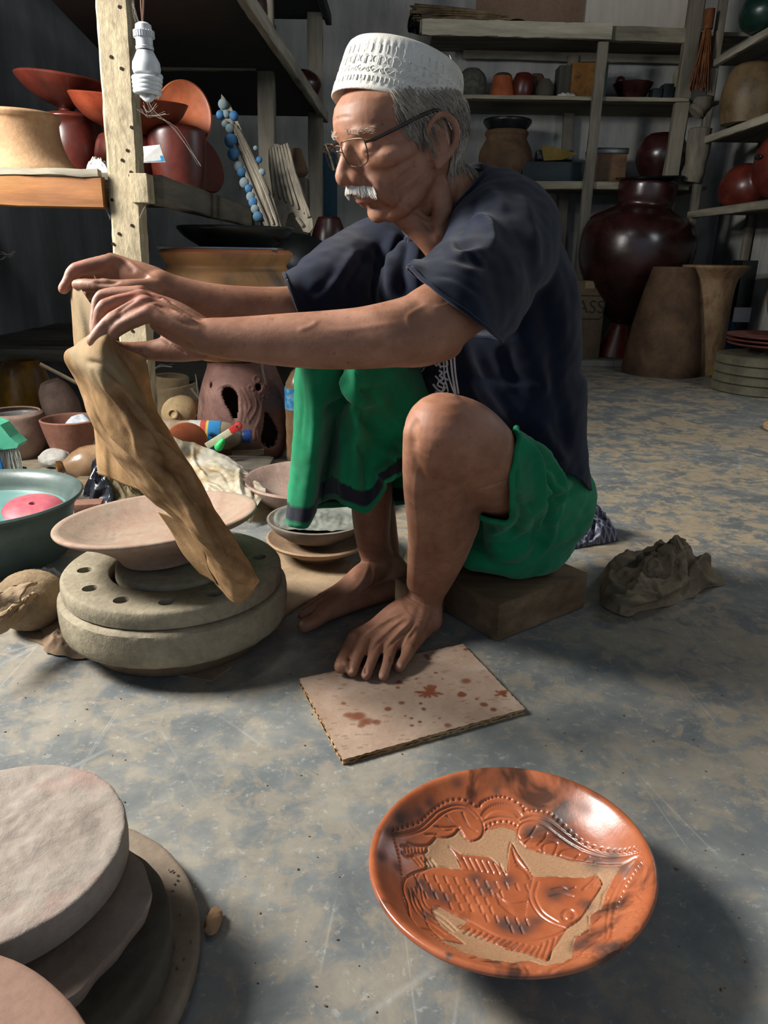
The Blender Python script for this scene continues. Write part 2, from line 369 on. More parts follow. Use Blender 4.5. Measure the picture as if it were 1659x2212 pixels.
m = MB(); a = at(1490, 70, SY); m.beam((a.x-.02, SY+.02, .04), (a.x+.03, SY+.02, 2.3), .09, .06, jit=.003, n=20); mk('corner_post', m, W_DULLZ, back)
# sacking-wrapped bundle hanging on the corner post
m = MB(); 
for k, (x0, y0, x1, y1, r) in enumerate(((1520, 215, 1500, 245, .055), (1512, 285, 1492, 395, .07))):
    p0 = at(x0, y0, SY-.09); p1 = at(x1, y1, SY-.09); m.tube(cr([p0+Vector((0, 0, .02)), p0, (p0+p1)/2+Vector((.01, 0, 0)), p1], 9), [r*.55, r*.9, r, r*.95, r*1.05, r, r*.9, r*1.0, r*.8], 12)
o = mk('sacking_bundle', m, mat('grey_sacking', ['4d4840', '6c665a', '7b7466'], 8, .95, .6, 40, (1, 1, .3)), None, True); tag(o, 'grey cloth bundles tied round the corner shelf post', 'sack')
m = MB()
for k in range(46):
    t = random.uniform(-1, 1); p0 = at(1532+3*t, 30+random.uniform(-8, 8), SY-.13); p1 = at(1509+22*t, 190+random.uniform(-14, 10), SY-.13-random.uniform(0, .05))
    m.tube(cr([p0, (p0+p1)/2+Vector((random.uniform(-.01, .01), -.01, 0)), p1], 5), .0035, 4)
p0 = at(1534, 20, SY-.13); m.tube([p0, p0+Vector((0, 0, -.10))], .03, 10)
o = mk('whisk_broom', m, mat('rusty_fibre', ['442513', '64391f', '7a512b'], 12, .9)); tag(o, 'rust-brown fibre broom hanging at the back right corner', 'broom')
# ---------------------------------------------------------------- right rack
right = thing('side_shelving', 'plank shelves along the right wall holding dark pots', 'shelves', (2.1, 4.6, 0))
for (py, yy, zz) in ((130, 5.0, None), (298, 5.0, None), (457, 5.0, None)):
    a = at(1545, py, 5.0); z = a.z
    m = MB(); m.beam((1.905, 3.6, z-.02), (1.905, 5.05, z-.02), .04, .03, Vector((0, 0, 1)), jit=.002, n=16); mk('shelf_edge', m, W_PALEY, right)
    m = MB(); m.box((2.11, 4.33, z-.005), (.40, 1.45, .022)); mk('shelf_deck', m, W_GREYY, right, False)
for (x, y) in ((1.915, 5.02), (2.28, 5.02)):
    m = MB(); m.beam((x, y, 0.0 if x > 2 else .85), (x, y, 2.2), .045, .05, jit=.002, n=20); mk('shelf_post', m, W_DULLZ, right)
# ================================================================ SCULPTING HELPERS
def remesh(mb, voxel):
    me = bpy.data.meshes.new('tmp'); me.from_pydata([tuple(v) for v in mb.v], [], mb.f); me.update()
    o = bpy.data.objects.new('tmp', me); COL.objects.link(o)
    md = o.modifiers.new('r', 'REMESH'); md.mode = 'VOXEL'; md.voxel_size = voxel; md.adaptivity = 0
    dg = bpy.context.evaluated_depsgraph_get(); ev = o.evaluated_get(dg); m2 = ev.to_mesh()
    n = len(m2.vertices); V = np.empty(n*3); m2.vertices.foreach_get('co', V); V = V.reshape(-1, 3)
    L = np.empty(len(m2.loops), dtype=np.int32); m2.loops.foreach_get('vertex_index', L)
    E = np.empty(len(m2.edges)*2, dtype=np.int32); m2.edges.foreach_get('vertices', E); E = E.reshape(-1, 2)
    nv = len(m2.loops)//max(1, len(m2.polygons)); F = L.reshape(-1, nv)
    ev.to_mesh_clear(); bpy.data.objects.remove(o); bpy.data.meshes.remove(me)
    return V, F, E
class Sculpt:
    def __init__(s, mb, voxel):
        s.V, s.F, s.E = remesh(mb, voxel); n = len(s.V)
        s.deg = np.bincount(s.E.ravel(), minlength=n).astype(float); s.C = np.zeros((n, 4)); s.bvh = None; s.N = None
    def smooth(s, it, w=None, lam=.5):
        n = len(s.V); a, b = s.E[:, 0], s.E[:, 1]
        for _ in range(it):
            A = np.empty_like(s.V)
            for k in range(3):
                A[:, k] = np.bincount(a, weights=s.V[b, k], minlength=n)+np.bincount(b, weights=s.V[a, k], minlength=n)
            D = A/s.deg[:, None]-s.V
            s.V += D*(lam if w is None else (lam*w)[:, None])
        s.bvh = None; s.N = None
    def normals(s):
        if s.N is None:
            P = s.V[s.F]; fn = np.cross(P[:, 2]-P[:, 0], P[:, 3]-P[:, 1]) if s.F.shape[1] == 4 else np.cross(P[:, 1]-P[:, 0], P[:, 2]-P[:, 0])
            N = np.zeros_like(s.V)
            for j in range(s.F.shape[1]):
                for k in range(3): N[:, k] += np.bincount(s.F[:, j], weights=fn[:, k], minlength=len(s.V))
            s.N = N/np.maximum(1e-12, np.linalg.norm(N, axis=1))[:, None]
            # outward check
            i = int(np.argmax(s.V[:, 2]))
            if s.N[i, 2] < 0: s.N = -s.N
        return s.N
    def ray(s, px, py):
        if s.bvh is None: s.bvh = BVHTree.FromPolygons(s.V.tolist(), s.F.tolist())
        d = CF + CR*((px-829.5)/FPX) + CU*((1106-py)/FPX)
        h = s.bvh.ray_cast(Vector((0, 0, CAMZ)), d.normalized())
        return h
    def onsurf(s, pts, n=None):
        "photo pixels -> points on this surface (missed rays dropped)"
        pts = cr(pts, n or 6*len(pts)) if len(pts) > 1 else pts
        out = []
        for p in pts:
            h = s.ray(p[0], p[1])
            if h[0] is not None: out.append(tuple(h[0]))
        return out
    def dist(s, P, r, caplen=3.2):
        P = np.array(P, dtype=float).reshape(-1, 3); lo = P.min(0)-r*caplen; hi = P.max(0)+r*caplen
        idx = np.nonzero(np.all((s.V >= lo) & (s.V <= hi), axis=1))[0]
        if len(idx) == 0: return idx, np.zeros(0), np.zeros(0)
        Q = s.V[idx]; best = np.full(len(idx), 1e9); tt = np.zeros(len(idx))
        if len(P) == 1: return idx, np.linalg.norm(Q-P[0], axis=1), tt
        for i in range(len(P)-1):
            a, b = P[i], P[i+1]; ab = b-a; L = max(1e-12, ab @ ab)
            t = np.clip((Q-a) @ ab/L, 0, 1); d = np.linalg.norm(Q-(a+t[:, None]*ab), axis=1)
            k = d < best; best[k] = d[k]; tt[k] = (i+t[k])/(len(P)-1)
        return idx, best, tt
    def stroke(s, P, wdt, amp, taper=True, axis=None):
        "displace along the normal: amp<0 cuts a crease, amp>0 raises a ridge"
        if len(P) == 0: return
        N = s.normals(); idx, d, t = s.dist(P, wdt)
        if len(idx) == 0: return
        g = np.exp(-(d/wdt)**2)*amp
        if taper and len(P) > 1: g = g*np.clip(np.sin(PI*np.clip(t, .0, 1))*1.6, 0, 1)
        D = N[idx] if axis is None else np.array(axis)[None, :]
        s.V[idx] += D*g[:, None]
    def sp(s, pts, wdt, amp, taper=True): s.stroke(s.onsurf(pts), wdt, amp, taper)
    def paint(s, P, wdt, col, a=1.0, hard=2.0):
        if len(P) == 0: return
        idx, d, t = s.dist(P, wdt)
        if len(idx) == 0: return
        g = np.clip(np.exp(-(d/wdt)**hard)*a, 0, 1)[:, None]; c = np.array(hexc(col)[:3])[None, :]
        ca = s.C[idx, 3:4]; na = ca+(1-ca)*g
        s.C[idx, :3] = np.where(na > 1e-6, (s.C[idx, :3]*ca*(1-g)+c*g)/np.maximum(1e-6, ca*(1-g)+g), 0); s.C[idx, 3:4] = na
    def keep(s, mask):
        "keep only vertices in mask (and faces wholly inside)"
        fm = mask[s.F].all(axis=1); F = s.F[fm]; used = np.unique(F); mp = -np.ones(len(s.V), dtype=np.int64); mp[used] = np.arange(len(used))
        s.V = s.V[used]; s.C = s.C[used]; s.F = mp[F]
        em = (mp[s.E] >= 0).all(axis=1); s.E = mp[s.E[em]]; s.deg = np.maximum(1, np.bincount(s.E.ravel(), minlength=len(s.V)).astype(float)); s.N = None; s.bvh = None
    def noise(s, scale, amp, seed=0, stretch=(1, 1, 1)):
        N = s.normals(); st = Vector(stretch)
        a = np.array([mnoise.noise(Vector((v[0]*st.x, v[1]*st.y, v[2]*st.z))*scale+Vector((seed, seed, seed))) for v in s.V.tolist()])
        s.V += N*(a*amp)[:, None]
    def build(s, name, m, parent, solid=0.0, color=True):
        o = mesh_obj(name, s.V, s.F, m, parent, True, auto=0, weld=False)
        if color and len(o.data.vertices) == len(s.V):
            at_ = o.data.attributes.new('tint', 'FLOAT_COLOR', 'POINT'); at_.data.foreach_set('color', s.C.astype(np.float32).ravel())
        if solid:
            md = o.modifiers.new('s', 'SOLIDIFY'); md.thickness = solid; md.offset = -1
        return o
def limb(mb, pts, seg=20, n=None, flat=1.0, up=None):
    "pts: (Vector, radius); closed rounded tube"
    P = [tuple(p)+(r,) for p, r in pts]; Q = cr(P, n or max(8, 5*len(pts))) if len(P) > 2 else [np.array(P[0]), (np.array(P[0])+np.array(P[1]))/2, np.array(P[1])]
    mb.tube([Vector(q[:3]) for q in Q], [max(.001, float(q[3])) for q in Q], seg, flat=flat, up=up)
    for e in (Q[0], Q[-1]): mb.ball(e[:3], float(e[3])*(.99 if flat == 1 else .99*min(1, flat)), seg=seg, rings=10)
def px(*a):
    "(px,py,Y,r) tuples -> (Vector, r)"
    return [(at(x, y, Y), r) for (x, y, Y, r) in a]
# ================================================================ THE POTTER
HS = 1.04                       # head scale
YAW, TILT = math.radians(31), math.radians(15)
HC = at(872, 306, 1.20)         # head centre (eye level, mid skull)
hf = Vector((-math.cos(YAW)*math.cos(TILT), -math.sin(YAW)*math.cos(TILT), -math.sin(TILT)))
hl = Vector((math.sin(YAW), -math.cos(YAW), 0)); hu = hf.cross(hl)
_t = math.radians(-1); hl, hu = hl*math.cos(_t)+hu*math.sin(_t), hu*math.cos(_t)-hl*math.sin(_t)
def H(x, y, z):
    if z < .02: z = .02+(z-.02)*.84
    if x > 0: x = x-.39*max(0, -.045-z)*min(1, x/.08)
    return HC+(hf*x+hl*y+hu*z)*HS
HR = Matrix((hf, hl, hu)).transposed()
def interp(tab, z):
    zs = [t[0] for t in tab]; return float(np.interp(z, zs, [t[1] for t in tab]))
def head_parts(mb):
    FR = [(-.118, .040), (-.112, .066), (-.104, .078), (-.094, .083), (-.083, .080), (-.074, .082), (-.06, .088), (-.05, .089), (-.04, .087), (-.02, .084), (.004, .086), (.018, .093), (.03, .096), (.045, .095), (.06, .088), (.08, .064), (.10, .036), (.112, .015)]
    BK = [(-.118, .005), (-.104, -.02), (-.085, -.045), (-.06, -.07), (-.03, -.086), (0, -.094), (.03, -.094), (.06, -.081), (.085, -.055), (.105, -.02), (.112, .0)]
    WD = [(-.118, .020), (-.112, .028), (-.10, .040), (-.08, .053), (-.06, .061), (-.04, .066), (-.015, .069), (.01, .0715), (.035, .0725), (.06, .066), (.085, .047), (.10, .028), (.112, .008)]
    rows = []; seg = 48
    for i in range(40):
        z = -.118+.230*i/39; F_, B_, W_ = interp(FR, z), interp(BK, z), interp(WD, z); xc = (F_+B_)/2-.004*0; a = (F_-B_)/2; row = []
        e = 2.25 if z > -.02 else 2.1
        for j in range(seg):
            t = 2*PI*j/seg; c, s_ = math.cos(t), math.sin(t)
            row.append(H(xc+a*math.copysign(abs(c)**(2/e), c), W_*math.copysign(abs(s_)**(2/e), s_), z))
        rows.append(row)
    base = len(mb.v); mb.grid(rows, closeu=True); mb.f.append(tuple(base+j for j in range(seg-1, -1, -1))); mb.f.append(tuple(base+39*seg+j for j in range(seg))); mb.mi += [0, 0]
    def T(pts, flat=1.0, up=None, seg=12): limb(mb, [(H(*p[:3]), p[3]*HS) for p in pts], seg, flat=flat, up=up)
    # nose
    T([(.086, 0, .012, .008), (.096, 0, -.008, .0085), (.104, 0, -.024, .0100), (.106, 0, -.031, .0112)])
    mb.ball(H(.1050, 0, -.0335), .0122*HS)
    mb.ball(H(.088, 0, -.020), (.019*HS, .0125*HS, .026*HS), HR)
    for s in (-1, 1):
        T([(.098, s*.008, -.032, .009), (.095, s*.0145, -.039, .0092), (.091, s*.015, -.042, .008)])
        T([(.086, s*.012, .024, .008), (.083, s*.03, .0265, .0085), (.070, s*.048, .022, .008)])           # brow
        T([(.070, s*.030, -.018, .013), (.058, s*.048, -.017, .0155), (.030, s*.058, -.010, .014)])       # cheekbone
        mb.ball(H(.0705, s*.031, -.001), .0155*HS)                                                         # lidded eye
        T([(.075, s*.016, -.045, .012), (.070, s*.028, -.058, .015), (.060, s*.034, -.078, .015)])        # muzzle
        T([(.005, s*.052, -.045, .013), (.02, s*.048, -.075, .013), (.048, s*.034, -.096, .014), (.064, s*.016, -.103, .014)])  # jaw line
        # ear
        eo = len(mb.v)
        T([(.004, s*.071, -.020, .005), (.004, s*.074, -.006, .0045), (.008, s*.076, .006, .0045)], seg=8)
        T([(.010, s*.074, .008, .0045), (.010, s*.080, .022, .0045), (.000, s*.086, .032, .0045), (-.014, s*.089, .032, .0048), (-.025, s*.090, .020, .0050), (-.0275, s*.088, .002, .005), (-.022, s*.083, -.014, .005), (-.011, s*.077, -.027, .0055), (-.002, s*.073, -.034, .0068)], seg=8)
        T([(-.006, s*.078, .020, .004), (-.014, s*.080, .010, .0042), (-.014, s*.078, -.006, .0042), (-.006, s*.074, -.018, .004)], seg=8)
        mb.ball(H(-.010, s*.0735, .004), (.019*HS, .0055*HS, .033*HS), HR @ rotm('Z', s*14), fn=None)
        mb.v[eo:] = [tuple(Vector(v)-hu*.011) for v in mb.v[eo:]]
    T([(.082, 0, -.050, .011), (.084, .014, -.053, .010)]); T([(.082, 0, -.050, .011), (.084, -.014, -.053, .010)])
    for z, dx, r in ((-.0615, 0, .0052), (-.0725, -.0025, .0068)):
        T([(.070+dx, -.025, z-.002, r*.6), (.087+dx, -.012, z, r*1.05), (.0925+dx, 0, z, r*1.05), (.087+dx, .012, z, r*1.05), (.070+dx, .025, z-.002, r*.55)], seg=10)
    T([(.072, -.010, -.099, .0135), (.075, 0, -.100, .0145), (.072, .010, -.099, .0135)])
def finger(mb, *p):
    limb(mb, px(*p), 14)
    for k in range(1, len(p)-1):
        x, y, Y, r = p[k]; mb.ball(at(x, y, Y), r*1.06, seg=14, rings=10)
body = MB(); head_parts(body)
# neck
limb(body, [(H(-.022, 0, -.035), .056), (H(-.020, 0, -.075), .053), (at(975, 430, 1.25), .052), (at(1000, 480, 1.27), .060), (at(1020, 540, 1.29), .07)], 28)
limb(body, [(H(.035, 0, -.098), .022), (at(905, 490, 1.185), .021), (at(938, 525, 1.185), .022), (at(965, 560, 1.2), .025)], 16)
limb(body, [(H(-.012, .040, -.05), .016), (at(955, 440, 1.18), .016), (at(948, 500, 1.17), .014), (at(945, 530, 1.18), .013)], 14)
# torso (under the shirt) and pelvis
ft = Vector((-.77, -.64, 0)); lt = Vector((.64, -.77, 0))
def trow(px_, py_, Y, wd, dp, seg=36, tiltv=Vector((0, 0, 1)), e=2.3):
    c = at(px_, py_, Y); out = []
    for j in range(seg):
        t = 2*PI*j/seg; cc, ss = math.cos(t), math.sin(t)
        out.append(c+ft*dp*math.copysign(abs(cc)**(2/e), cc)+lt*wd*math.copysign(abs(ss)**(2/e), ss))
    return out
def closed_loft(mb, rows):
    seg = len(rows[0]); b = len(mb.v); mb.grid(rows, closeu=True); mb.f.append(tuple(b+j for j in range(seg-1, -1, -1))); mb.f.append(tuple(b+(len(rows)-1)*seg+j for j in range(seg))); mb.mi += [0, 0]
def torso_rows(g, keys):
    ks = cr(keys, 22); return [trow(k[0], k[1], k[2], max(.02, k[3]+g), max(.02, k[4]+g)) for k in ks]
TK = [(1120, 1175, 1.40, .145, .100), (1105, 1090, 1.39, .145, .100), (1092, 980, 1.37, .130, .100), (1080, 860, 1.345, .135, .105), (1066, 740, 1.325, .145, .112), (1050, 620, 1.31, .150, .108), (1030, 520, 1.30, .135, .09), (1008, 445, 1.285, .09, .065), (1000, 415, 1.28, .05, .05)]
closed_loft(body, torso_rows(-.012, [(1120, 1150, 1.40, .115, .080), (1105, 1090, 1.39, .128, .088), (1092, 980, 1.37, .125, .095)]+TK[3:]))
# near arm (left), far arm (right)
limb(body, px((1105, 530, 1.19, .060), (1060, 600, 1.10, .050), (1000, 650, 1.02, .046), (940, 692, .955, .0455), (905, 712, .94, .0445), (850, 722, .93, .0405), (780, 731, .93, .0375), (700, 735, .93, .0355), (620, 735, .93, .0325), (550, 733, .93, .0285), (495, 731, .93, .0255), (455, 728, .93, .0235)), 30, 60)
limb(body, px((960, 735, .965, .026), (905, 745, .95, .028), (840, 744, .94, .028), (780, 745, .94, .024)), 20)
limb(body, px((800, 580, 1.40, .046), (740, 625, 1.32, .042), (690, 655, 1.24, .043), (640, 672, 1.22, .040), (580, 672, 1.20, .037), (500, 664, 1.18, .033), (430, 648, 1.165, .028), (375, 630, 1.155, .0245), (345, 618, 1.15, .024)), 26, 50)
# near hand
for p in (((455, 715, .955, .013), (380, 672, .975, .0115), (303, 638, .985, .0105)), ((452, 715, .945, .013), (380, 670, .96, .012), (303, 642, .965, .0105)),
          ((452, 722, .93, .014), (385, 682, .94, .0125), (312, 656, .94, .0105)), ((452, 732, .92, .014), (390, 703, .92, .0125), (325, 678, .922, .0105)),
          ((440, 738, .935, .016), (390, 722, .935, .014), (340, 700, .935, .010)), ((450, 740, .95, .015), (400, 728, .96, .014), (345, 700, .97, .01))):
    limb(body, px(*p), 14)
finger(body, (305, 634, .985, .0108), (222, 640, .985, .0088), (208, 682, .975, .0080), (204, 716, .965, .0072))
finger(body, (306, 644, .958, .0112), (228, 662, .942, .0094), (214, 698, .938, .0085), (206, 728, .935, .0076))
finger(body, (312, 656, .94, .0115), (245, 690, .925, .0095), (218, 716, .92, .0088), (200, 738, .918, .0078))
finger(body, (324, 676, .922, .0108), (262, 706, .918, .0088), (236, 730, .92, .0080), (216, 745, .925, .0072))
limb(body, px((430, 745, .955, .020), (380, 752, .965, .018), (330, 757, .965, .0135), (290, 756, .96, .0105)), 16)
finger(body, (335, 757, .965, .0125), (272, 756, .955, .0102), (238, 748, .945, .0092), (212, 742, .938, .008))
# far hand
for p in (((355, 612, 1.17, .014), (300, 585, 1.18, .013), (240, 562, 1.18, .0115)), ((355, 615, 1.155, .015), (300, 590, 1.16, .014), (238, 566, 1.15, .012)), ((350, 620, 1.155, .016), (300, 606, 1.155, .016), (250, 588, 1.168, .011)), ((350, 622, 1.17, .016), (300, 612, 1.18, .015), (245, 590, 1.19, .011))):
    limb(body, px(*p), 14)
finger(body, (238, 566, 1.15, .0125), (165, 583, 1.14, .0105), (150, 606, 1.135, .0095), (137, 624, 1.13, .0085))
finger(body, (240, 568, 1.18, .0120), (180, 588, 1.185, .0095), (172, 612, 1.18, .0088), (168, 632, 1.175, .0078))
finger(body, (245, 575, 1.195, .0110), (196, 600, 1.205, .0090), (190, 622, 1.20, .0083), (188, 640, 1.195, .0074))
finger(body, (252, 588, 1.21, .0100), (215, 612, 1.215, .0080), (208, 632, 1.21, .0074), (206, 645, 1.205, .0066))
limb(body, px((335, 628, 1.13, .018), (290, 626, 1.11, .0155), (252, 622, 1.105, .012)), 14)
finger(body, (262, 623, 1.105, .0125), (212, 618, 1.105, .0102), (185, 616, 1.11, .0095), (166, 615, 1.115, .0082))
limb(body, px((335, 612, 1.158, .024), (292, 598, 1.16, .024), (252, 588, 1.162, .021), (222, 590, 1.16, .014)), 18)
# near leg
limb(body, px((1160, 1115, 1.38, .052), (1105, 1060, 1.25, .062), (1045, 1000, 1.13, .065), (1003, 952, 1.07, .060), (955, 930, 1.045, .0555)), 30, 40)
limb(body, px((1010, 950, 1.09, .050), (1000, 1010, 1.11, .045), (985, 1060, 1.13, .045)), 20)
limb(body, px((955, 935, 1.045, .0545), (952, 990, 1.07, .050), (955, 1060, 1.11, .051), (960, 1125, 1.145, .055), (955, 1180, 1.175, .047), (940, 1235, 1.20, .038), (922, 1280, 1.222, .0325), (915, 1310, 1.235, .033)), 30, 50)
mkn = at(948, 926, 1.045); body.ball(mkn, (.050, .046, .048)); body.ball(at(985, 938, 1.07), (.058, .054, .052)); body.ball(at(985, 1110, 1.17), (.042, .044, .07))
limb(body, px((915, 935, 1.035, .030), (908, 1000, 1.055, .027), (908, 1060, 1.075, .026), (912, 1140, 1.115, .024), (908, 1200, 1.15, .022), (902, 1260, 1.195, .020)), 18)
# far leg
limb(body, px((1060, 1060, 1.44, .080), (960, 970, 1.37, .058), (860, 900, 1.31, .045), (785, 860, 1.28, .040)), 26, 30)
limb(body, px((785, 858, 1.28, .040), (790, 950, 1.31, .038), (802, 1050, 1.335, .040), (802, 1120, 1.35, .037), (808, 1180, 1.37, .033), (825, 1225, 1.38, .034)), 26, 40)
limb(body, px((815, 1090, 1.38, .035), (838, 1170, 1.40, .022), (850, 1215, 1.41, .018), (862, 1240, 1.42, .022)), 16)
# near foot
def foot(hp, hz, ank, arches, toes, R=1.0):
    h = gp(*hp, z=hz); limb(body, [(ank+Vector((0, 0, .0)), .031), ((ank+h)/2, .031), (h, .0275)], 20)
    for (mx, my, mz, mr, pts) in toes:
        M_ = gp(mx, my, z=mz); a2 = ank+(M_-ank)*.42+Vector((0, 0, .007))
        limb(body, [(ank+(M_-ank)*.08, .026), (a2, .0205), (ank+(M_-ank)*.75, .0155), (M_, mr)], 16)
        limb(body, [(h, .024), ((h+M_)/2+Vector((0, 0, -.002)), .017), (M_+Vector((0, 0, -.004)), mr*.85)], 14)
        q = [(M_, mr)]+[(gp(x, y, z=z), r) for (x, y, z, r) in pts]; limb(body, q, 14)
ank1 = at(915, 1300, 1.232)
foot((925, 1338), .028, ank1, None, [
    (768, 1378, .030, .0150, [(748, 1412, .028, .0120), (737, 1440, .026, .0125)]),
    (790, 1385, .032, .0125, [(772, 1420, .033, .0098), (761, 1450, .023, .0098)]),
    (815, 1393, .030, .0120, [(803, 1428, .031, .0092), (791, 1458, .021, .0092)]),
    (845, 1398, .028, .0120, [(836, 1434, .029, .0088), (828, 1460, .020, .0090)]),
    (885, 1396, .024, .0150, [(876, 1420, .026, .0098), (862, 1442, .020, .0092)])])
ank2 = at(835, 1215, 1.385)
foot((872, 1262), .028, ank2, None, [
    (705, 1322, .028, .0170, [(678, 1343, .024, .0135), (657, 1352, .020, .0135)]),
    (700, 1305, .028, .0125, [(675, 1318, .026, .0095), (653, 1330, .018, .0090)]),
    (705, 1292, .026, .0115, [(682, 1304, .024, .0088), (660, 1316, .016, .0085)]),
    (715, 1282, .024, .0110, [(695, 1290, .022, .0082), (670, 1303, .015, .0080)]),
    (728, 1272, .020, .0110, [(708, 1280, .018, .0078), (690, 1290, .013, .0076)])])
S = Sculpt(body, .0022)
HCn = np.array(HC)
hd = np.linalg.norm(S.V-HCn, axis=1)
wt = np.where(hd < .14, .55, 1.0); S.smooth(7, wt)
# ------- face
def HP(*p): return [tuple(H(*q)) for q in p]
for s in (-1, 1):
    S.stroke(HP((.101, s*.0075, -.049)), .0042, -.007, axis=tuple(-hu*-1)); S.stroke(HP((.101, s*.0075, -.049)), .0035, -.003)
    S.stroke(HP((.090, s*.016, -.002), (.088, s*.031, -.006), (.078, s*.046, -.004)), .0016, -.0022)
    S.stroke(HP((.092, s*.014, .008), (.090, s*.031, .011), (.080, s*.046, .007)), .0028, -.0032)
    S.stroke(HP((.084, s*.016, -.014), (.080, s*.030, -.019), (.07, s*.043, -.016)), .003, -.0022)
    S.stroke(HP((.093, s*.021, -.036), (.086, s*.030, -.050), (.076, s*.038, -.066), (.066, s*.041, -.082)), .003, -.0032)
    S.stroke(HP((.070, s*.040, -.062), (.060, s*.043, -.078), (.052, s*.042, -.092)), .0035, -.003)
    S.stroke(HP((.048, s*.060, -.045), (.040, s*.058, -.065)), .013, -.003)
    S.stroke(HP((.055, s*.066, .028)), .016, -.004)
    S.paint(HP((.090, s*.018, -.002), (.088, s*.031, -.006), (.079, s*.045, -.004)), .0014, '24140f', .8)
S.stroke(HP((.075, -.024, -.067), (.092, -.010, -.0672), (.094, 0, -.067), (.092, .010, -.0672), (.075, .024, -.067)), .0016, -.0030)
for (p, wd_) in (([(.078, -.019, -.0625), (.092, -.008, -.061), (.094, 0, -.0615), (.092, .008, -.061), (.078, .019, -.0625)], .0035), ([(.078, -.018, -.072), (.090, -.008, -.074), (.093, 0, -.0745), (.090, .008, -.074), (.078, .018, -.072)], .0055)):
    S.paint(HP(*p), wd_, 'a56c60', .85)
S.stroke(HP((.098, .006, .026), (.096, .004, .012)), .0016, -.0022); S.stroke(HP((.098, -.006, .026), (.096, -.004, .012)), .0016, -.0022)
for z in (.043, .056): S.stroke(HP((.088, .030, z), (.094, .010, z+.003), (.094, -.010, z+.003), (.088, -.030, z)), .002, -.0012)
for s in (-1, 1):
    S.stroke(HP((.0005, s*.078, .000), (-.004, s*.078, -.014), (.000, s*.075, -.026)), .0055, -.0050); S.stroke(HP((.002, s*.084, .009), (-.010, s*.084, .013), (-.018, s*.084, .001), (-.020, s*.082, -.016)), .0026, -.0030)
# neck cords, forehead veins, cheek lines, from the photograph
for pts, w_, a_ in (([(905, 470), (935, 500), (960, 520)], .0035, -.002), ([(880, 440), (905, 462), (930, 478)], .003, -.0018), ([(990, 400), (985, 450), (955, 500)], .006, -.003), ([(822, 388), (835, 420), (838, 455), (830, 470)], .003, -.002), ([(845, 400), (858, 435), (858, 462)], .003, -.0015), ([(840, 250), (855, 262), (850, 280)], .0025, .0012), ([(800, 268), (820, 262), (845, 268)], .002, -.001)):
    S.sp(pts, w_, a_)
S.paint(HP((.055, .060, -.035)), .006, '5a3420', .5)
# ------- near arm: veins, elbow creases, tendons
for pts, w_, a_ in (([(870, 700), (820, 702), (760, 712), (700, 712)], .004, .0008), ([(690, 690), (670, 705), (640, 715)], .003, .0008), ([(930, 655), (900, 670), (880, 690), (900, 720)], .003, .0008), ([(985, 640), (965, 660), (935, 664)], .0025, .001), ([(900, 650), (850, 668), (760, 680)], .012, .002), ([(1040, 660), (1000, 700), (950, 735)], .014, .002),
                    ([(440, 700), (390, 672), (345, 645), (308, 632)], .0024, .0030), ([(446, 708), (395, 684), (350, 662), (318, 654)], .0024, .0030), ([(430, 708), (380, 690), (335, 662)], .0030, -.0022), ([(425, 692), (385, 664), (350, 642)], .0030, -.002), ([(300, 642), (270, 662), (252, 676)], .0025, -.0015), ([(292, 634), (262, 640), (235, 645)], .0022, .0008),
                    ([(320, 640), (318, 650)], .006, .002), ([(260, 676), (240, 690), (232, 700)], .004, .0012), ([(318, 708), (350, 728), (380, 752), (405, 768)], .0025, -.003),
                    ([(200, 610), (230, 612), (262, 608)], .003, -.0025), ([(200, 600), (240, 606)], .003, .0015), ([(245, 560), (275, 572), (292, 590)], .004, -.002), ([(262, 552), (300, 582), (335, 604)], .003, .0015), ([(232, 575), (250, 590), (245, 605)], .005, -.002)):
    S.sp(pts, w_, a_)
# ------- legs and feet
for pts, w_, a_ in (([(905, 1000), (897, 1060), (903, 1130), (905, 1200)], .004, .0012), ([(905, 905), (890, 930), (900, 975)], .008, -.003), ([(975, 960), (955, 985), (930, 980)], .012, -.003), ([(1010, 1080), (1000, 1140), (985, 1200)], .010, -.002), ([(1028, 1058), (1060, 1050), (1100, 1035)], .003, -.003)):
    S.sp(pts, w_, a_)
for k in range(5):
    S.sp([(858+4*k, 1278+9*k), (885+3*k, 1300+8*k), (915, 1318+5*k)], .0016, -.0016)
for pts in ([(880, 1330), (840, 1362), (805, 1395)], [(890, 1340), (860, 1370), (830, 1402)], [(872, 1322), (820, 1350), (780, 1380)], [(900, 1348), (885, 1370), (870, 1400)]): S.sp(pts, .0032, .0026)
for pts in ([(862, 1345), (830, 1372), (800, 1412)], [(880, 1355), (850, 1385), (822, 1420)], [(895, 1365), (870, 1395), (855, 1425)]): S.sp(pts, .0032, -.0022)
for (x, y) in ((762, 1372), (886, 1398)): S.stroke(S.onsurf([(x, y)]), .008, .004)
for (x0, y0, x1, y1) in ((755, 1435, 753, 1452), (789, 1444, 790, 1458), (812, 1445, 815, 1462), (845, 1436, 848, 1450)): S.sp([(x0, y0-18), (x0, y0), (x1, y1)], .0022, -.003)
for pts in ([(800, 1200), (790, 1240), (770, 1270), (735, 1290)], [(812, 1225), (800, 1262), (760, 1290)]): S.sp(pts, .004, .002)
for k in range(3): S.sp([(772, 1185+8*k), (790, 1190+8*k), (805, 1188+8*k)], .0015, -.0012)
for (x, y) in ((742, 1432), (757, 1448), (785, 1458), (821, 1460), (861, 1437), (650, 1346)):
    P = S.onsurf([(x, y)])
    if P: S.stroke(P, .0045, -.0012); S.paint(P, .0045, 'c09a82', .8, 4)
for (x, y) in ((137, 632), (200, 742), (206, 716)):
    P = S.onsurf([(x, y)]); S.paint(P, .006, 'b98a74', .5)
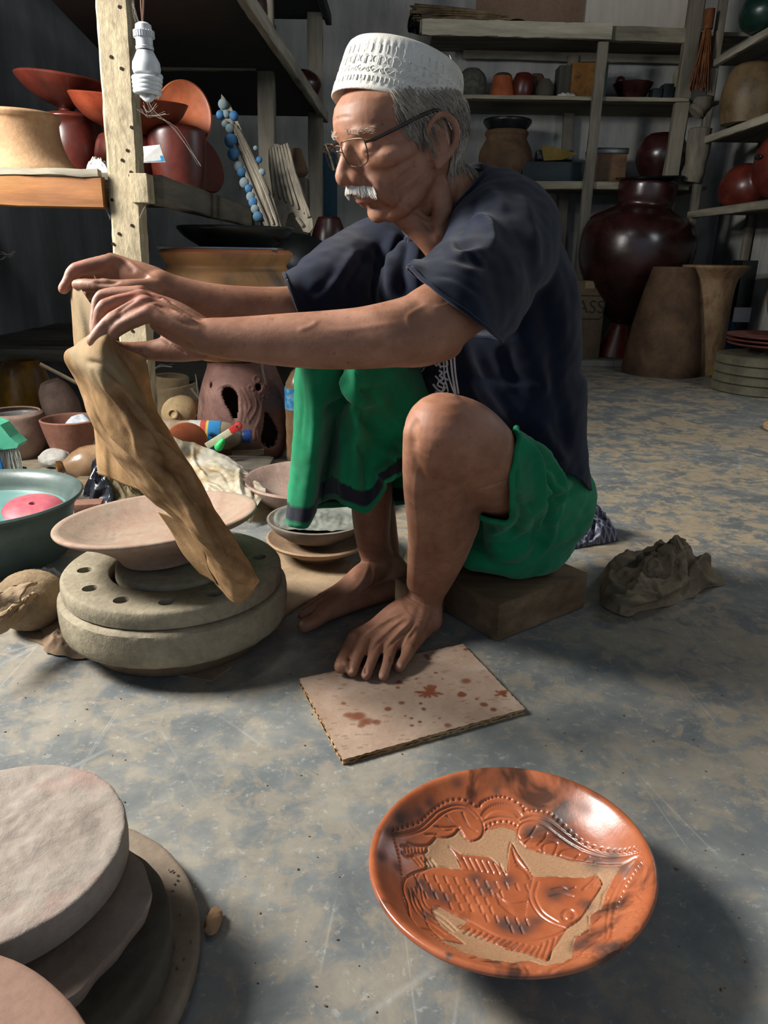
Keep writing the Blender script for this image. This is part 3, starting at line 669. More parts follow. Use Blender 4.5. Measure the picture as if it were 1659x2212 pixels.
# ankles and feet are dustier, knees darker
for P, r, c_, a_ in ((gp(820, 1440, .02), .09, '7d5a4a', .35), (gp(690, 1330, .02), .09, '7a5444', .4), (at(940, 900, 1.0), .05, '7a4a30', .45), (at(960, 760, .95), .04, '7d4b31', .3)):
    S.paint([tuple(P)], r, c_, a_)
for P, r, a_ in ((at(735, 385, 1.11), .014, .5), (at(310, 640, .95), .03, .4), (at(215, 640, .95), .02, .45), (at(160, 575, 1.14), .02, .5), (at(135, 625, 1.13), .014, .6)): S.paint([tuple(P)], r, 'b0685a', a_)
def skin_mat():
    g = NT('sunburnt_skin'); v = g.coord(); n1 = g.noise(v, 9, 5, .6, .4); n2 = g.noise(v, 240, 4, .7); n3 = g.noise(v, 45, 5, .65, .5)
    c = g.ramp(g.mix(.35, n1, n3), [(0.35, '79503b'), (0.5, '8e634c'), (0.65, 'a37660')])
    sp_ = g.ramp(g.noise(v, 110, 3, .6), [(0.64, (1, 1, 1, 1)), (0.72, (.72, .66, .62, 1))]); c = g.mix(1.0, c, sp_, 'MULTIPLY')
    a = g.n('Attribute', attribute_name='tint'); c = g.mix(a.outputs['Alpha'], c, a.outputs['Color'])
    r = g.mrange(n3, .3, .7, .50, .64)
    m_ = g.fin(c, r, g.bump(g.mix(.5, n2, n3), .25, .0015), Specular_IOR_Level=.33)
    g.b.inputs['Subsurface Weight'].default_value = .06; g.b.inputs['Subsurface Radius'].default_value = (.02, .008, .004); g.b.inputs['Subsurface Scale'].default_value = .4
    return m_
man = thing('person', 'man in white cap and glasses squatting on a wooden block, holding up tan cloth', 'person', (.15, 1.3, 0))
S.build('body', skin_mat(), man)
BODY = S
# ================================================================ CAP, HAIR, GLASSES
bb = BVHTree.FromPolygons(BODY.V.tolist(), BODY.F.tolist())
def skinpt(p, off):
    loc, nrm, i, d = bb.find_nearest(Vector(p))
    dirn = (Vector(p)-loc)
    c = HC
    if nrm.dot(loc-c) < 0: nrm = -nrm
    return loc+nrm*off
CC = at(855, 250, 1.203); cu = Vector((.205, .12, 1)).normalized(); cfw = Vector((-math.cos(YAW), -math.sin(YAW), 0)); cfw = (cfw-cu*cfw.dot(cu)).normalized(); cl = cu.cross(cfw)
CROT = Matrix((cfw, cl, cu)).transposed()
CA, CB = .0980, .0855
def capfn(p, a, i):
    z = p.z; k = 0
    if .006 < z < .066:
        band = 1 if (z < .020 or z > .050) else .35
        k = .0009*band*math.sin(a*56)*math.sin(PI*min(1, (z-.006)/.012)) if z < .02 else .0008*band*math.sin(a*56+z*60)
    return Vector((p.x*(1+k/.09), p.y*(1+k/.09), p.z))
prf = [(.93, .012), (.985, .0), (1.0, .0015), (1.0, .005), (.992, .0065), (.992, .0075)]+[(.992-.0042*k, .008+.0029*k) for k in range(1, 20)]
prf = [(r, z) for r, z in prf if z < .062]
zt = .063; prf += [(.912, zt), (.903, zt+.004), (.886, zt+.008), (.85, zt+.0115), (.78, zt+.0145), (.6, zt+.018), (.3, zt+.020), (0, zt+.0205)]
capm = MB(); capm.lathe([(r, z) for r, z in prf], CC, 224, CROT, sx=CA, sy=CB, fn=lambda p, a, i: capfn(p, a, i))
capmat = mat('white_cotton_cap', ['c9c4b8', 'd8d4c9', 'e2dfd6'], 14, .95, .5, 420, fine=.10, spec=.15, bdist=.0015)
cap = mk('cap', capm, capmat, man, True, 180)
em = MB()
def capsurf(u, z, off=.0009):
    "u = arc position in metres along the cap wall measured from the front"
    a = u/.09; r = .995-.088*z/.06
    return CC+CROT @ Vector((CA*r*math.cos(a)+off*math.cos(a), CB*r*math.sin(a)+off*math.sin(a), z))
def scroll(u0, z0, s, flip=1):
    for sg in (-1, 1):
        pts = []
        for k in range(16):
            t = k/15; ang = PI*1.35*t; rr = .0052*(1-.45*t)*s
            pts.append((u0+sg*(.0050*s-rr*math.cos(ang)), z0+flip*(rr*math.sin(ang)+.002)))
        em.tube([capsurf(u, z) for u, z in pts], .00085, 5)
    for sg in (-1, 1): em.tube([capsurf(u0+sg*.0012, z0-.004), capsurf(u0+sg*.0008, z0+.004), capsurf(u0+sg*.0012, z0+.0085)], .0009, 5)
for k in range(-9, 16):
    u = k*.0212; scroll(u, .037, 1.15)
    pts = []
    for j in range(25):
        t = j/24; x = -.0085+.017*t; zz = .0255+.0028*math.sin(2*PI*(t-.5)*1.0)
        pts.append((u+x, zz))
    em.tube([capsurf(a_, b_) for a_, b_ in pts], .0008, 5)
    for sg in (-1, 1):
        em.tube([capsurf(u+sg*.0075+.0028*math.cos(q*.5+1), .0268+sg*-.001+.0028*math.sin(q*.5+1)) for q in range(11)], .0008, 5)
for k in range(-34, 60):
    u = k*.006; em.tube([capsurf(u, .011), capsurf(u+.0006, .014), capsurf(u, .018)], .0010, 5); 
    if k % 2 == 0: em.tube([capsurf(u, .048), capsurf(u+.0008, .053), capsurf(u-.0004, .059)], .0009, 5)
mk('embroidery', em, capmat, cap, True, 180)
th = MB()
for (x, y, dx, dz) in ((-.05, .035, -.004, .016), (-.068, .025, .002, .007), (-.06, .03, .001, .006)):
    p = CC+CROT @ Vector((x, y, zt+.010)); q = CC+CROT @ Vector((x-dx, y, zt+.013+dz)); th.tube(cr([p, (p+q)/2+Vector((.004, 0, .001)), q], 6), [.0011, .001, .0009, .0008, .0006, .0004], 5)
mk('loose_thread', th, capmat, cap, True)
# hair
def strand(mb, root, d, L, off, n=5, r=.0006, curl=.3, lift=.0):
    P = []; p = Vector(root); d = Vector(d).normalized()
    wig = Vector([random.uniform(-curl, curl) for _ in range(3)])
    for k in range(n):
        q = skinpt(p, off+lift*k/n); P.append(q); p = q+(d+wig*(k/n)).normalized()*(L/(n-1))
    mb.tube(P, [r*(1-.6*k/(n-1)) for k in range(n)], 3, cap=False)
hair = MB(); hair2 = MB()
def hair_ok(x, y, z):
    if z > .075: return False
    if x > .050: return False
    if x > .012: return z > .030-1.1*max(0, .050-x)*(1 if x < .05 else 0)+random.uniform(-.004, .004) and z > -.012
    if x > -.036: return z > .034
    return z > -.050-.3*abs(x+.06)
cnt = 0
for k in range(30000):
    if cnt > 3600: break
    x = random.uniform(-.1, .052); z = random.uniform(-.06, .074); s_ = -1 if random.random() < .8 else 1; s_ = 1 if s_ == -1 else -1
    if not hair_ok(x, 0, z): continue
    if s_ == -1 and x > -.06 and random.random() < .5: continue
    ymax = .08; t = max(0, 1-((x)/.098)**2)**.5; y = s_*(.076*t+.004)
    r0 = skinpt(H(x, y, z), .001); lx = (r0-HC).dot(hf); 
    back = min(1, max(0, (.02-x)/.08))
    dloc = Vector((-.45-.25*back, 0, -1.0)) if x > -.03 else Vector((.05, 0, -1.0))
    if x > .012: dloc = Vector((-.35, 0, -1))
    d = HR @ dloc
    strand(hair if random.random() < .6 else hair2, r0, d, random.uniform(.018, .036), random.uniform(.0008, .0035), 5, .00055, .22, .0015); cnt += 1
for k in range(260):   # tufts over the temple and behind, standing a bit off the head
    x = random.uniform(-.1, .045); z = random.uniform(.0, .045) if x < -.03 else random.uniform(.035, .055); t = max(0, 1-(x/.098)**2)**.5
    strand(hair, skinpt(H(x, .076*t+.004, z), .003), HR @ Vector((random.uniform(-.9, -.2), 0, -1)), random.uniform(.02, .04), .004, 5, .0006, .5, .005)
HG1 = mat('grey_hair', ['8d8376', 'aba091', 'c4baa9'], 30, .6, 0, fine=.1); HG2 = mat('dark_grey_hair', ['5b5248', '7a6f62', '94897a'], 30, .6, 0, fine=.1)
h = mk('hair', hair, [HG1], man, True, 180); mk('hair_strands', hair2, HG2, h, True, 180)
WH = mat('white_whiskers', ['cfcac0', 'e3dfd6'], 30, .7, 0, fine=.05)
mo = MB()
for k in range(1200):
    y = random.uniform(-.034, .034); t = abs(y)/.034
    r0 = skinpt(H(.100-.020*t*t, y, -.047-.011*t+random.uniform(-.005, .003)), .0004)
    d0 = (HR @ Vector((.75-.25*t, .55*y/.030+random.uniform(-.25, .25), -1.0))).normalized(); L = random.uniform(.007, .0125); P = [r0]
    for q in range(1, 5): P.append(P[-1]+(d0+hu*(-.35*q/4)-hf*(.35*q/4)).normalized()*(L/4))
    mo.tube(P, [.0006, .0006, .0005, .0004, .0003], 3, cap=False)
mk('mustache', mo, WH, man, True, 180)
br = MB()
for s_ in (-1, 1):
    for k in range(42):
        y = s_*random.uniform(.012, .050); t = abs(abs(y)-.012)/.038
        r0 = skinpt(H(.097-.022*t*t, y, .028-.004*t+random.uniform(-.004, .004)), .0005)
        strand(br, r0, HR @ Vector((-.1, s_*1.0, random.uniform(-.5, .5))), random.uniform(.006, .011), .001, 4, .00034, .4, .002)
    mk('eyebrow', br, HG1, man, True, 180); br = MB()
# glasses
GM = mat('dull_bronze_wire', ['4a3a30', '6b5a4c'], 20, .35, 0, spec=.6, Metallic=.8); GT = mat('tortoise_temple', ['1d1613', '3a2a20'], 60, .35, 0, spec=.5)
g_ = NT('spectacle_lens'); g_.b.inputs['Transmission Weight'].default_value = 1.0; LENS = g_.fin('f2f4f2', .03, None, IOR=1.18)
gl = bpy.data.objects.new('eyeglasses', None); COL.objects.link(gl); gl.parent = man; gl.location = tuple(HC-Vector(man.location))
GX, GZ = .1055, .002
def lens_pt(s_, u, v):
    y = s_*(.0335+u*.0245); x = GX-.010*(abs(y)/.06)**2-.0035*(v*-1+1)*.5
    return HC+(hf*x+hl*y+hu*(GZ+v*.0165))*HS
outl = [(-.86, .9), (0, 1.0), (.85, .9), (1.0, .55), (.98, -.1), (.82, -.75), (.4, -1.0), (-.2, -1.0), (-.7, -.72), (-.95, -.1), (-.98, .55)]
for s_ in (-1, 1):
    P = cr(outl+[outl[0]], 45)[:-1]; pts = [lens_pt(s_, a_, b_) for a_, b_ in P]
    f = MB(); f.tube(pts+[pts[0]], .00075, 6); mk('lens_rim', f, GM, gl, True, 180)
    ln = MB(); c0 = lens_pt(s_, 0, 0); ring = [pts, [c0+(p-c0)*.66 for p in pts], [c0+(p-c0)*.33 for p in pts]]; V = [p for r in ring for p in r]+[c0]; n = len(pts); off = hf*.0011
    F = []
    for k in range(2):
        for j in range(n): F.append((k*n+j, k*n+(j+1) % n, (k+1)*n+(j+1) % n, (k+1)*n+j))
    for j in range(n): F.append((2*n+j, 2*n+(j+1) % n, 3*n))
    m2 = 3*n+1; F2 = [tuple(i+m2 for i in reversed(q)) for q in F]; E_ = [(j, j+m2, (j+1) % n+m2, (j+1) % n) for j in range(n)]
    ln.add([v+off for v in V]+[v-off for v in V], F+F2+E_); mk('lens', ln, LENS, gl, True, 60)
    tp = MB(); hgt = lens_pt(s_, 1.06, .62); e0 = HC+(hf*.012+hl*(s_*.0795)+hu*.028)*HS; e1 = HC+(hf*-.012+hl*(s_*.081)+hu*.027)*HS; e2 = HC+(hf*-.026+hl*(s_*.078)+hu*.002)*HS
    tp.tube([lens_pt(s_, .97, .62), hgt-hf*.002, hgt-hf*.012], .0018, 8); mk('hinge', tp, GM, gl, True)
    tp = MB(); h2 = hgt-hf*.010; tp.tube(cr([h2, h2*.5+e0*.5+hl*(s_*.002), e0, e1, e2], 20), .0024, 8, flat=.5, up=hu); mk('temple', tp, GT, gl, True)
bm_ = MB(); bm_.tube(cr([lens_pt(-1, -.92, .62), HC+(hf*(GX+.001)+hu*(GZ+.0125))*HS, lens_pt(1, -.92, .62)], 9), .0008, 6); bm_.tube(cr([lens_pt(-1, -.9, .1), HC+(hf*(GX+.0025)+hu*(GZ+.006))*HS, lens_pt(1, -.9, .1)], 9), .0008, 6); mk('bridge', bm_, GM, gl, True)
# ================================================================ T-SHIRT
sh = MB(); closed_loft(sh, torso_rows(.012, TK)+[])
closed_loft(sh, torso_rows(.016, [(1110, 1090, 1.375, .145, .110), (1098, 1000, 1.365, .138, .112), (1085, 900, 1.35, .138, .115), (1074, 800, 1.335, .142, .118)]))
limb(sh, px((1060, 470, 1.24, .075), (1085, 510, 1.20, .088), (1060, 580, 1.12, .082), (1005, 645, 1.035, .076), (940, 705, .97, .074)), 30, 36)
limb(sh, px((850, 545, 1.36, .070), (800, 570, 1.37, .073), (748, 608, 1.315, .074), (693, 645, 1.245, .066), (635, 660, 1.22, .052), (570, 690, 1.17, .048)), 26, 36)
limb(sh, px((1000, 425, 1.29, .050), (1060, 455, 1.245, .058), (1090, 500, 1.20, .062)), 20); limb(sh, px((965, 470, 1.32, .045), (890, 518, 1.35, .048), (825, 548, 1.37, .056)), 20)
limb(sh, px((900, 560, 1.26, .040), (880, 640, 1.25, .05), (905, 740, 1.25, .045)), 16)
SH = Sculpt(sh, .0038); SH.smooth(10)
def plane_keep(Sx, c, n, near=None, rad=None):
    d = (Sx.V-np.array(c)) @ np.array(n.normalized()); k = d < 0
    if near is not None: k = k | (np.linalg.norm(Sx.V-np.array(near), axis=1) > rad)
    return k
A, B = at(905, 603, .965), at(1085, 740, 1.05); v2 = at(985, 660, 1.06)-at(985, 660, .96); nrm = (B-A).cross(v2)
if nrm.dot(at(900, 715, .93)-at(1100, 540, 1.18)) < 0: nrm = -nrm
def cone_keep(Sx, c, n, ax, r0, slope=1.6):
    n = np.array(n.normalized()); Q = Sx.V-np.array(ax); d = (Sx.V-np.array(c)) @ n; rad = np.linalg.norm(Q-(Q @ n)[:, None]*n, axis=1)
    return d < slope*np.maximum(0, rad-r0)
SH.keep(plane_keep(SH, (A+B)/2, nrm, at(930, 700, .97), .150))
A, B = at(629, 642, 1.20), at(648, 690, 1.20); nrm = (B-A).cross(at(640, 660, 1.3)-at(640, 660, 1.1))
if nrm.x > 0: nrm = -nrm
SH.keep(plane_keep(SH, (A+B)/2, nrm, at(570, 690, 1.17), .13))
A, B, C_ = at(1026, 372, 1.335), at(908, 520, 1.19), at(985, 452, 1.185); nrm = (B-A).cross(C_-A)
if nrm.z < 0: nrm = -nrm
SH.keep(cone_keep(SH, (A+B)/2, nrm, at(968, 445, 1.255), .074))
hz0 = at(1080, 925, 1.2); hz1 = at(1252, 1030, 1.38); 
SH.keep(SH.V[:, 2] > hz1.z+(hz0.z-hz1.z)*np.clip((hz1.x-SH.V[:, 0])/(hz1.x-hz0.x), -.2, 1.3)+.004*np.sin(SH.V[:, 0]*60))
FO = [ # folds read off the photograph: pixels, width, height
 ([(878, 500), (868, 580), (875, 650)], .008, -.009), ([(852, 500), (842, 570), (848, 650)], .009, .010), ([(905, 520), (898, 590), (905, 650)], .009, .009), ([(820, 520), (812, 590), (800, 650)], .007, -.007), ([(838, 520), (828, 590), (825, 655)], .006, .005),
 ([(800, 545), (770, 590), (740, 640)], .008, -.007), ([(770, 540), (735, 590), (700, 640)], .008, .005), ([(735, 580), (700, 615), (665, 640)], .006, -.004),
 ([(1000, 500), (975, 530), (985, 560), (1010, 545), (1050, 540)], .007, .006), ([(1000, 520), (1020, 555), (1050, 575)], .008, -.007), ([(1010, 470), (1050, 475), (1065, 510), (1055, 545)], .007, .007), ([(960, 565), (1000, 585), (1040, 590)], .007, .004), ([(945, 590), (990, 605), (1040, 640)], .005, -.003),
 ([(1085, 745), (1100, 800), (1140, 880)], .012, -.009), ([(1020, 735), (1060, 830), (1130, 930)], .010, .008), ([(1060, 740), (1120, 860), (1200, 960)], .012, .006), ([(1000, 760), (1020, 850), (1070, 915)], .008, -.005),
 ([(1140, 560), (1180, 680), (1210, 820)], .018, -.008), ([(1100, 700), (1150, 760), (1190, 860)], .014, .006), ([(1180, 760), (1210, 880), (1230, 980)], .014, -.006), ([(900, 800), (930, 850), (970, 880)], .008, .004),
 ([(1045, 400), (1075, 430), (1080, 470)], .008, .004), ([(1030, 430), (1000, 490), (960, 560)], .010, -.006), ([(1120, 420), (1150, 500), (1160, 600)], .014, .006), ([(1160, 900), (1190, 960), (1230, 1010)], .012, .007)]
for p_, w_, a_ in FO: SH.sp(p_, w_, a_)
SH.noise(16, .004, 3); SH.noise(48, .0015, 9); SH.smooth(2)
NAVY = mat('navy_cotton_jersey', ['0d1220', '121829', '171e31'], 8, .92, .5, 900, fine=.22, spec=.12, bdist=.0012)
NAVY.node_tree.nodes['Principled BSDF'].inputs['Sheen Weight'].default_value = .12; NAVY.node_tree.nodes['Principled BSDF'].inputs['Sheen Roughness'].default_value = .5
SH.smooth(1)
shirt = SH.build('t_shirt', NAVY, man, .0026)
# collar rib and cuff hems
def rim(Sx, cpt, rad):
    "boundary loops of the open shell near a point, as a tube"
    F = Sx.F; E = np.sort(np.concatenate([F[:, [0, 1]], F[:, [1, 2]], F[:, [2, 3]], F[:, [3, 0]]]), axis=1); u, c = np.unique(E, axis=0, return_counts=True); bd = u[c == 1]
    nb = {}
    for a_, b_ in bd.tolist(): nb.setdefault(a_, []).append(b_); nb.setdefault(b_, []).append(a_)
    loops = []; seen = set()
    for st in nb:
        if st in seen: continue
        lp = [st]; seen.add(st); cur = st
        while True:
            nx = [q for q in nb[cur] if q not in seen]
            if not nx: break
            cur = nx[0]; seen.add(cur); lp.append(cur)
        P = Sx.V[lp]
        if len(lp) > 20 and np.linalg.norm(P.mean(0)-np.array(cpt)) < rad: loops.append(P)
    return max(loops, key=len) if loops else None
def hem(Sx, cpt, rad, r, name, m_, par, sm=4, flat=.45):
    P = rim(Sx, cpt, rad)
    if P is None: return
    P = P.copy()
    for _ in range(sm): P = (P+np.roll(P, 1, 0)*1+np.roll(P, -1, 0))/3
    P = P[::2]; mb = MB(); mb.tube([Vector(p) for p in P]+[Vector(P[0])], r, 8); return mk(name, mb, m_, par, True, 180)
hem(SH, at(965, 450, 1.25), .12, .0045, 'collar', NAVY, shirt, 12)
hem(SH, at(990, 670, 1.01), .12, .0028, 'cuff', NAVY, shirt, 8); hem(SH, at(638, 664, 1.22), .1, .0026, 'cuff', NAVY, shirt, 8)
# white line print
PR = MB()
def inkline(S_, pts, wd, mb, n=None, off=.0016):
    P = cr(pts, n or 8*len(pts)); prev = None; V = []
    for i, p in enumerate(P):
        a_ = P[max(0, i-1)]; b_ = P[min(len(P)-1, i+1)]; t = np.array(b_)-np.array(a_); t = t/max(1e-6, np.linalg.norm(t)); q = np.array([-t[1], t[0]])*wd
        h1, h2 = S_.ray(*(p+q)), S_.ray(*(p-q))
        if h1[0] is None or h2[0] is None: V = V if len(V) > 2 else []; continue
        V.append((h1[0]-CF*off, h2[0]-CF*off))
    if len(V) > 1:
        vv = [x for pr in V for x in pr]; mb.add(vv+[x+CF*.0008 for x in vv], [(2*i, 2*i+1, 2*i+3, 2*i+2) for i in range(len(V)-1)])
for pts, w_ in (([(972, 745), (976, 800), (984, 852)], 1.8), ([(980, 742), (983, 800), (991, 856)], 1.6), ([(963, 760), (966, 800), (974, 830), (984, 856)], 1.5), ([(958, 770), (960, 810), (966, 840)], 1.2),
                ([(903, 806), (910, 790), (922, 784), (930, 772), (944, 768), (955, 752), (972, 740)], 1.8), ([(903, 806), (913, 800), (918, 790)], 1.5), ([(925, 790), (938, 782), (948, 786), (952, 796)], 1.5), ([(935, 772), (942, 790), (952, 780), (956, 765), (966, 758)], 1.4), ([(945, 765), (962, 775), (966, 790), (952, 792)], 1.4),
                ([(948, 800), (955, 806), (950, 812), (957, 818), (951, 824), (958, 830)], 1.8), ([(940, 812), (948, 822), (945, 832), (955, 838)], 1.4), ([(935, 830), (945, 842), (955, 846), (962, 836)], 1.8), ([(940, 846), (955, 852), (968, 848)], 1.5), ([(966, 800), (958, 812), (968, 822)], 1.2), ([(955, 846), (962, 826), (968, 846)], 1.3), ([(950, 770), (948, 785)], 1.2), ([(958, 765), (958, 785)], 1.2)):
    inkline(SH, pts, w_*1.25, PR)
mk('shirt_print', PR, mat('white_screen_print', ['e0e0e8', 'f0f0f4'], 30, .8, .1), shirt, False)
# ================================================================ SARONG
sg = MB()
sg.ball(at(1120, 1110, 1.40), (.128, .145, .110)); sg.ball(at(1118, 1155, 1.39), (.115, .125, .085))
limb(sg, px((1175, 1080, 1.38, .105), (1130, 1058, 1.29, .088), (1088, 1030, 1.19, .078), (1045, 1000, 1.12, .075)), 30, 30)
limb(sg, px((1105, 1110, 1.27, .048), (1110, 1160, 1.31, .062), (1120, 1190, 1.33, .062)), 24); limb(sg, px((1062, 1080, 1.22, .018), (1080, 1120, 1.24, .035), (1100, 1160, 1.27, .05)), 18)
limb(sg, px((1165, 1040, 1.42, .080), (1150, 980, 1.41, .08), (1130, 930, 1.38, .08)), 20); limb(sg, px((1020, 1200, 1.30, .030), (1090, 1195, 1.30, .045), (1150, 1180, 1.33, .06)), 16)
closed_loft(sg, torso_rows(.0, [(1118, 1120, 1.39, .140, .105), (1108, 1040, 1.38, .138, .103), (1100, 980, 1.36, .135, .10), (1092, 930, 1.35, .125, .09)]))
SG = Sculpt(sg, .004); SG.smooth(10)
A, B = at(1082, 918, 1.10), at(1072, 1085, 1.18); nrm = (B-A).cross(at(1080, 1000, 1.3)-at(1080, 1000, 1.0))
if nrm.x > 0: nrm = -nrm
SG.keep(plane_keep(SG, at(1108, 1000, 1.15), nrm, at(1060, 985, 1.12), .115))
SG.V[:, 2] = np.maximum(SG.V[:, 2], .0845)
for p_, w_, a_ in (([(1100, 935), (1150, 985), (1165, 1060), (1150, 1130)], .008, .010), ([(1120, 950), (1180, 1010), (1195, 1090), (1165, 1170)], .009, -.010), ([(1140, 950), (1205, 1020), (1215, 1100)], .008, .008), ([(1165, 990), (1200, 1010), (1240, 1015)], .008, -.008), ([(1110, 1060), (1130, 1120), (1090, 1165)], .007, -.008), ([(1105, 1090), (1090, 1130), (1050, 1160)], .006, .007), ([(1040, 1170), (1090, 1180), (1150, 1150), (1190, 1090)], .006, -.006), ([(1020, 1190), (1090, 1205), (1160, 1180)], .006, .005), ([(1175, 1060), (1205, 1060), (1240, 1040)], .007, .007), ([(1180, 1085), (1215, 1075), (1240, 1060)], .005, -.006), ([(1150, 1150), (1190, 1130), (1220, 1090)], .006, .005), ([(1090, 985), (1110, 1020), (1105, 1070)], .005, -.006), ([(1130, 1070), (1160, 1120), (1150, 1180)], .006, -.006), ([(1200, 1100), (1190, 1160), (1150, 1210)], .006, .005)):
    SG.sp(p_, w_, a_*1.6)
SG.noise(18, .005, 5); SG.noise(45, .002, 8); SG.smooth(2); SG.V[:, 2] = np.maximum(SG.V[:, 2], .083)
def sarong_mat():
    g = NT('green_sarong_cotton'); v = g.coord(); n1 = g.noise(v, 10, 5, .6, .4); n2 = g.noise(v, 700, 3, .6)
    c = g.ramp(n1, [(0.35, '12704a'), (0.65, '1a8a5c')]); c = g.mix(1.0, c, g.ramp(n2, [(.3, (.82, .82, .82, 1)), (.7, (1, 1, 1, 1))]), 'MULTIPLY')
    a = g.n('Attribute', attribute_name='tint'); c = g.mix(a.outputs['Alpha'], c, a.outputs['Color'])
    m_ = g.fin(c, .9, g.bump(n2, .4, .001), Specular_IOR_Level=.12); g.b.inputs['Sheen Weight'].default_value = .15; return m_
GREEN = sarong_mat()
sarong = SG.build('sarong', GREEN, man, .003)
hem(SG, at(1100, 1000, 1.18), .14, .005, 'rolled_edge', mat('green_edge', ['12704a', '1a8a5c'], 10, .9, .2), sarong, 10)
# drape hanging over the far knee
DR = [[(690, 742, 1.30), (655, 800, 1.33), (650, 870, 1.34), (645, 950, 1.34), (640, 1030, 1.34), (634, 1112, 1.34)],
      [(690, 740, 1.24), (641, 790, 1.235), (637, 880, 1.225), (631, 970, 1.22), (625, 1050, 1.22), (618, 1130, 1.22)],
      [(700, 742, 1.21), (662, 785, 1.18), (660, 880, 1.175), (652, 970, 1.18), (646, 1050, 1.185), (634, 1139, 1.19)],
      [(715, 745, 1.19), (705, 790, 1.165), (694, 880, 1.165), (686, 970, 1.17), (676, 1050, 1.18), (667, 1138, 1.19)],
      [(725, 745, 1.19), (735, 815, 1.18), (712, 900, 1.215), (700, 970, 1.23), (690, 1035, 1.235), (684, 1095, 1.24)],
      [(732, 745, 1.18), (744, 850, 1.205), (722, 930, 1.27), (712, 990, 1.29), (702, 1040, 1.285), (695, 1085, 1.28)],
      [(740, 745, 1.17), (752, 840, 1.16), (745, 920, 1.20), (736, 980, 1.215), (728, 1040, 1.22), (722, 1078, 1.22)],
      [(752, 745, 1.16), (772, 830, 1.13), (776, 900, 1.16), (768, 970, 1.175), (760, 1040, 1.185), (752, 1096, 1.19)],
      [(775, 745, 1.16), (795, 830, 1.15), (800, 900, 1.20), (800, 970, 1.21), (795, 1045, 1.205), (790, 1109, 1.20)],
      [(800, 742, 1.17), (822, 825, 1.17), (835, 885, 1.215), (838, 950, 1.225), (822, 1020, 1.20), (815, 1088, 1.19)],
      [(830, 745, 1.19), (852, 815, 1.19), (862, 870, 1.225), (866, 930, 1.225), (846, 990, 1.19), (836, 1052, 1.175)],
      [(860, 755, 1.22), (888, 830, 1.235), (896, 880, 1.25), (894, 935, 1.24), (872, 985, 1.19), (858, 1032, 1.17)],
      [(885, 780, 1.27), (915, 850, 1.28), (925, 900, 1.29), (922, 950, 1.27), (905, 990, 1.23), (895, 1030, 1.21)],
      [(905, 800, 1.34), (955, 870, 1.36), (960, 930, 1.37), (960, 990, 1.38), (945, 1040, 1.37), (935, 1080, 1.36)],
      [(860, 770, 1.42), (900, 840, 1.44), (900, 920, 1.45), (890, 990, 1.46), (880, 1050, 1.46), (870, 1090, 1.46)],
      [(760, 750, 1.42), (780, 820, 1.44), (780, 900, 1.45), (770, 980, 1.46), (760, 1050, 1.45), (750, 1095, 1.44)],
      [(700, 742, 1.36), (690, 800, 1.39), (690, 870, 1.40), (685, 950, 1.40), (680, 1030, 1.40), (672, 1100, 1.39)]]
cols3 = [[tuple(at(*p)) for p in c] for c in DR]
dense = [cr(c, 56) for c in cols3]; n = len(dense); rows = []
for j in range(56):
    ring = [dense[i][j] for i in range(n)]; ring = ring[-2:]+ring+ring[:3]; q = cr(ring, (len(ring)-1)*9+1); rows.append([Vector(p) for p in q[2*9:(2+n)*9]])
m_ = len(rows[0]); top = [sum((v for v in rows[0]), Vector())/m_+Vector((0, 0, .02))]*m_
rows2 = [[top[0].lerp(p, k) for p in rows[0]] for k in (.02, .35, .7, .9)]; allr = rows2+rows
dm = MB(); C_ = []
for i, r in enumerate(allr):
    out = []
    for j, p in enumerate(r):
        k = j*2*PI/m_; dsp = .0035*nz(p, 22, 4)+.0015*nz(p, 60, 9); d = Vector((p.x-top[0].x, p.y-top[0].y, 0)).normalized(); out.append(p+d*dsp)
    allr[i] = out
dm.grid(allr, closeu=True)
DS = Sculpt.__new__(Sculpt); DS.V = np.array([tuple(v) for v in dm.v]); DS.F = np.array(dm.f); DS.C = np.zeros((len(DS.V), 4)); DS.bvh = None; DS.N = None
DS.normals(); _c = DS.V.mean(0)
if ((DS.V-_c)*DS.N).sum() < 0: DS.N = -DS.N
for p_, w_, a_ in (([(748, 800), (752, 835), (775, 865), (800, 870)], .007, .012), ([(775, 805), (775, 835), (790, 850)], .006, -.010), ([(690, 895), (730, 870), (790, 850), (850, 830)], .008, -.008), ([(700, 850), (760, 850), (830, 880), (880, 900)], .009, .008), ([(765, 860), (790, 910), (840, 960), (880, 975)], .009, -.012), ([(800, 830), (840, 900), (885, 930)], .010, .009), ([(830, 960), (860, 965), (885, 955)], .007, .012), ([(820, 985), (850, 1000), (880, 990)], .006, -.010), ([(810, 1010), (835, 1035), (845, 1050)], .006, .008), ([(740, 900), (745, 980), (738, 1070)], .008, .008), ([(768, 950), (790, 1000), (795, 1090)], .009, -.008), ([(670, 800), (680, 900), (672, 1000)], .006, .004), ([(650, 800), (655, 880), (648, 960)], .005, -.003)):
    DS.sp(p_, w_, a_)
dm.v = [tuple(v) for v in DS.V]
arc = {}
for j in range(m_):
    L = 0; col = {}
    for i in range(len(allr)-1, -1, -1):
        if i < len(allr)-1: L += (allr[i][j]-allr[i+1][j]).length
        c = (0, 0, 0, 0)
        if .010 < L < .040: c = hexc('20222b')
        elif L <= .010: c = hexc('12704a')
        arc[(i, j)] = c
dob = mesh_obj('draped_fold', dm.v, dm.f, GREEN, sarong, True, auto=0, weld=False)
if len(dob.data.vertices) == len(dm.v):
    a_ = dob.data.attributes.new('tint', 'FLOAT_COLOR', 'POINT'); a_.data.foreach_set('color', np.array([arc[(i, j)] for i in range(len(allr)) for j in range(m_)], dtype=np.float32).ravel())
else: print('DRAPE VERTS', len(dob.data.vertices), len(dm.v))
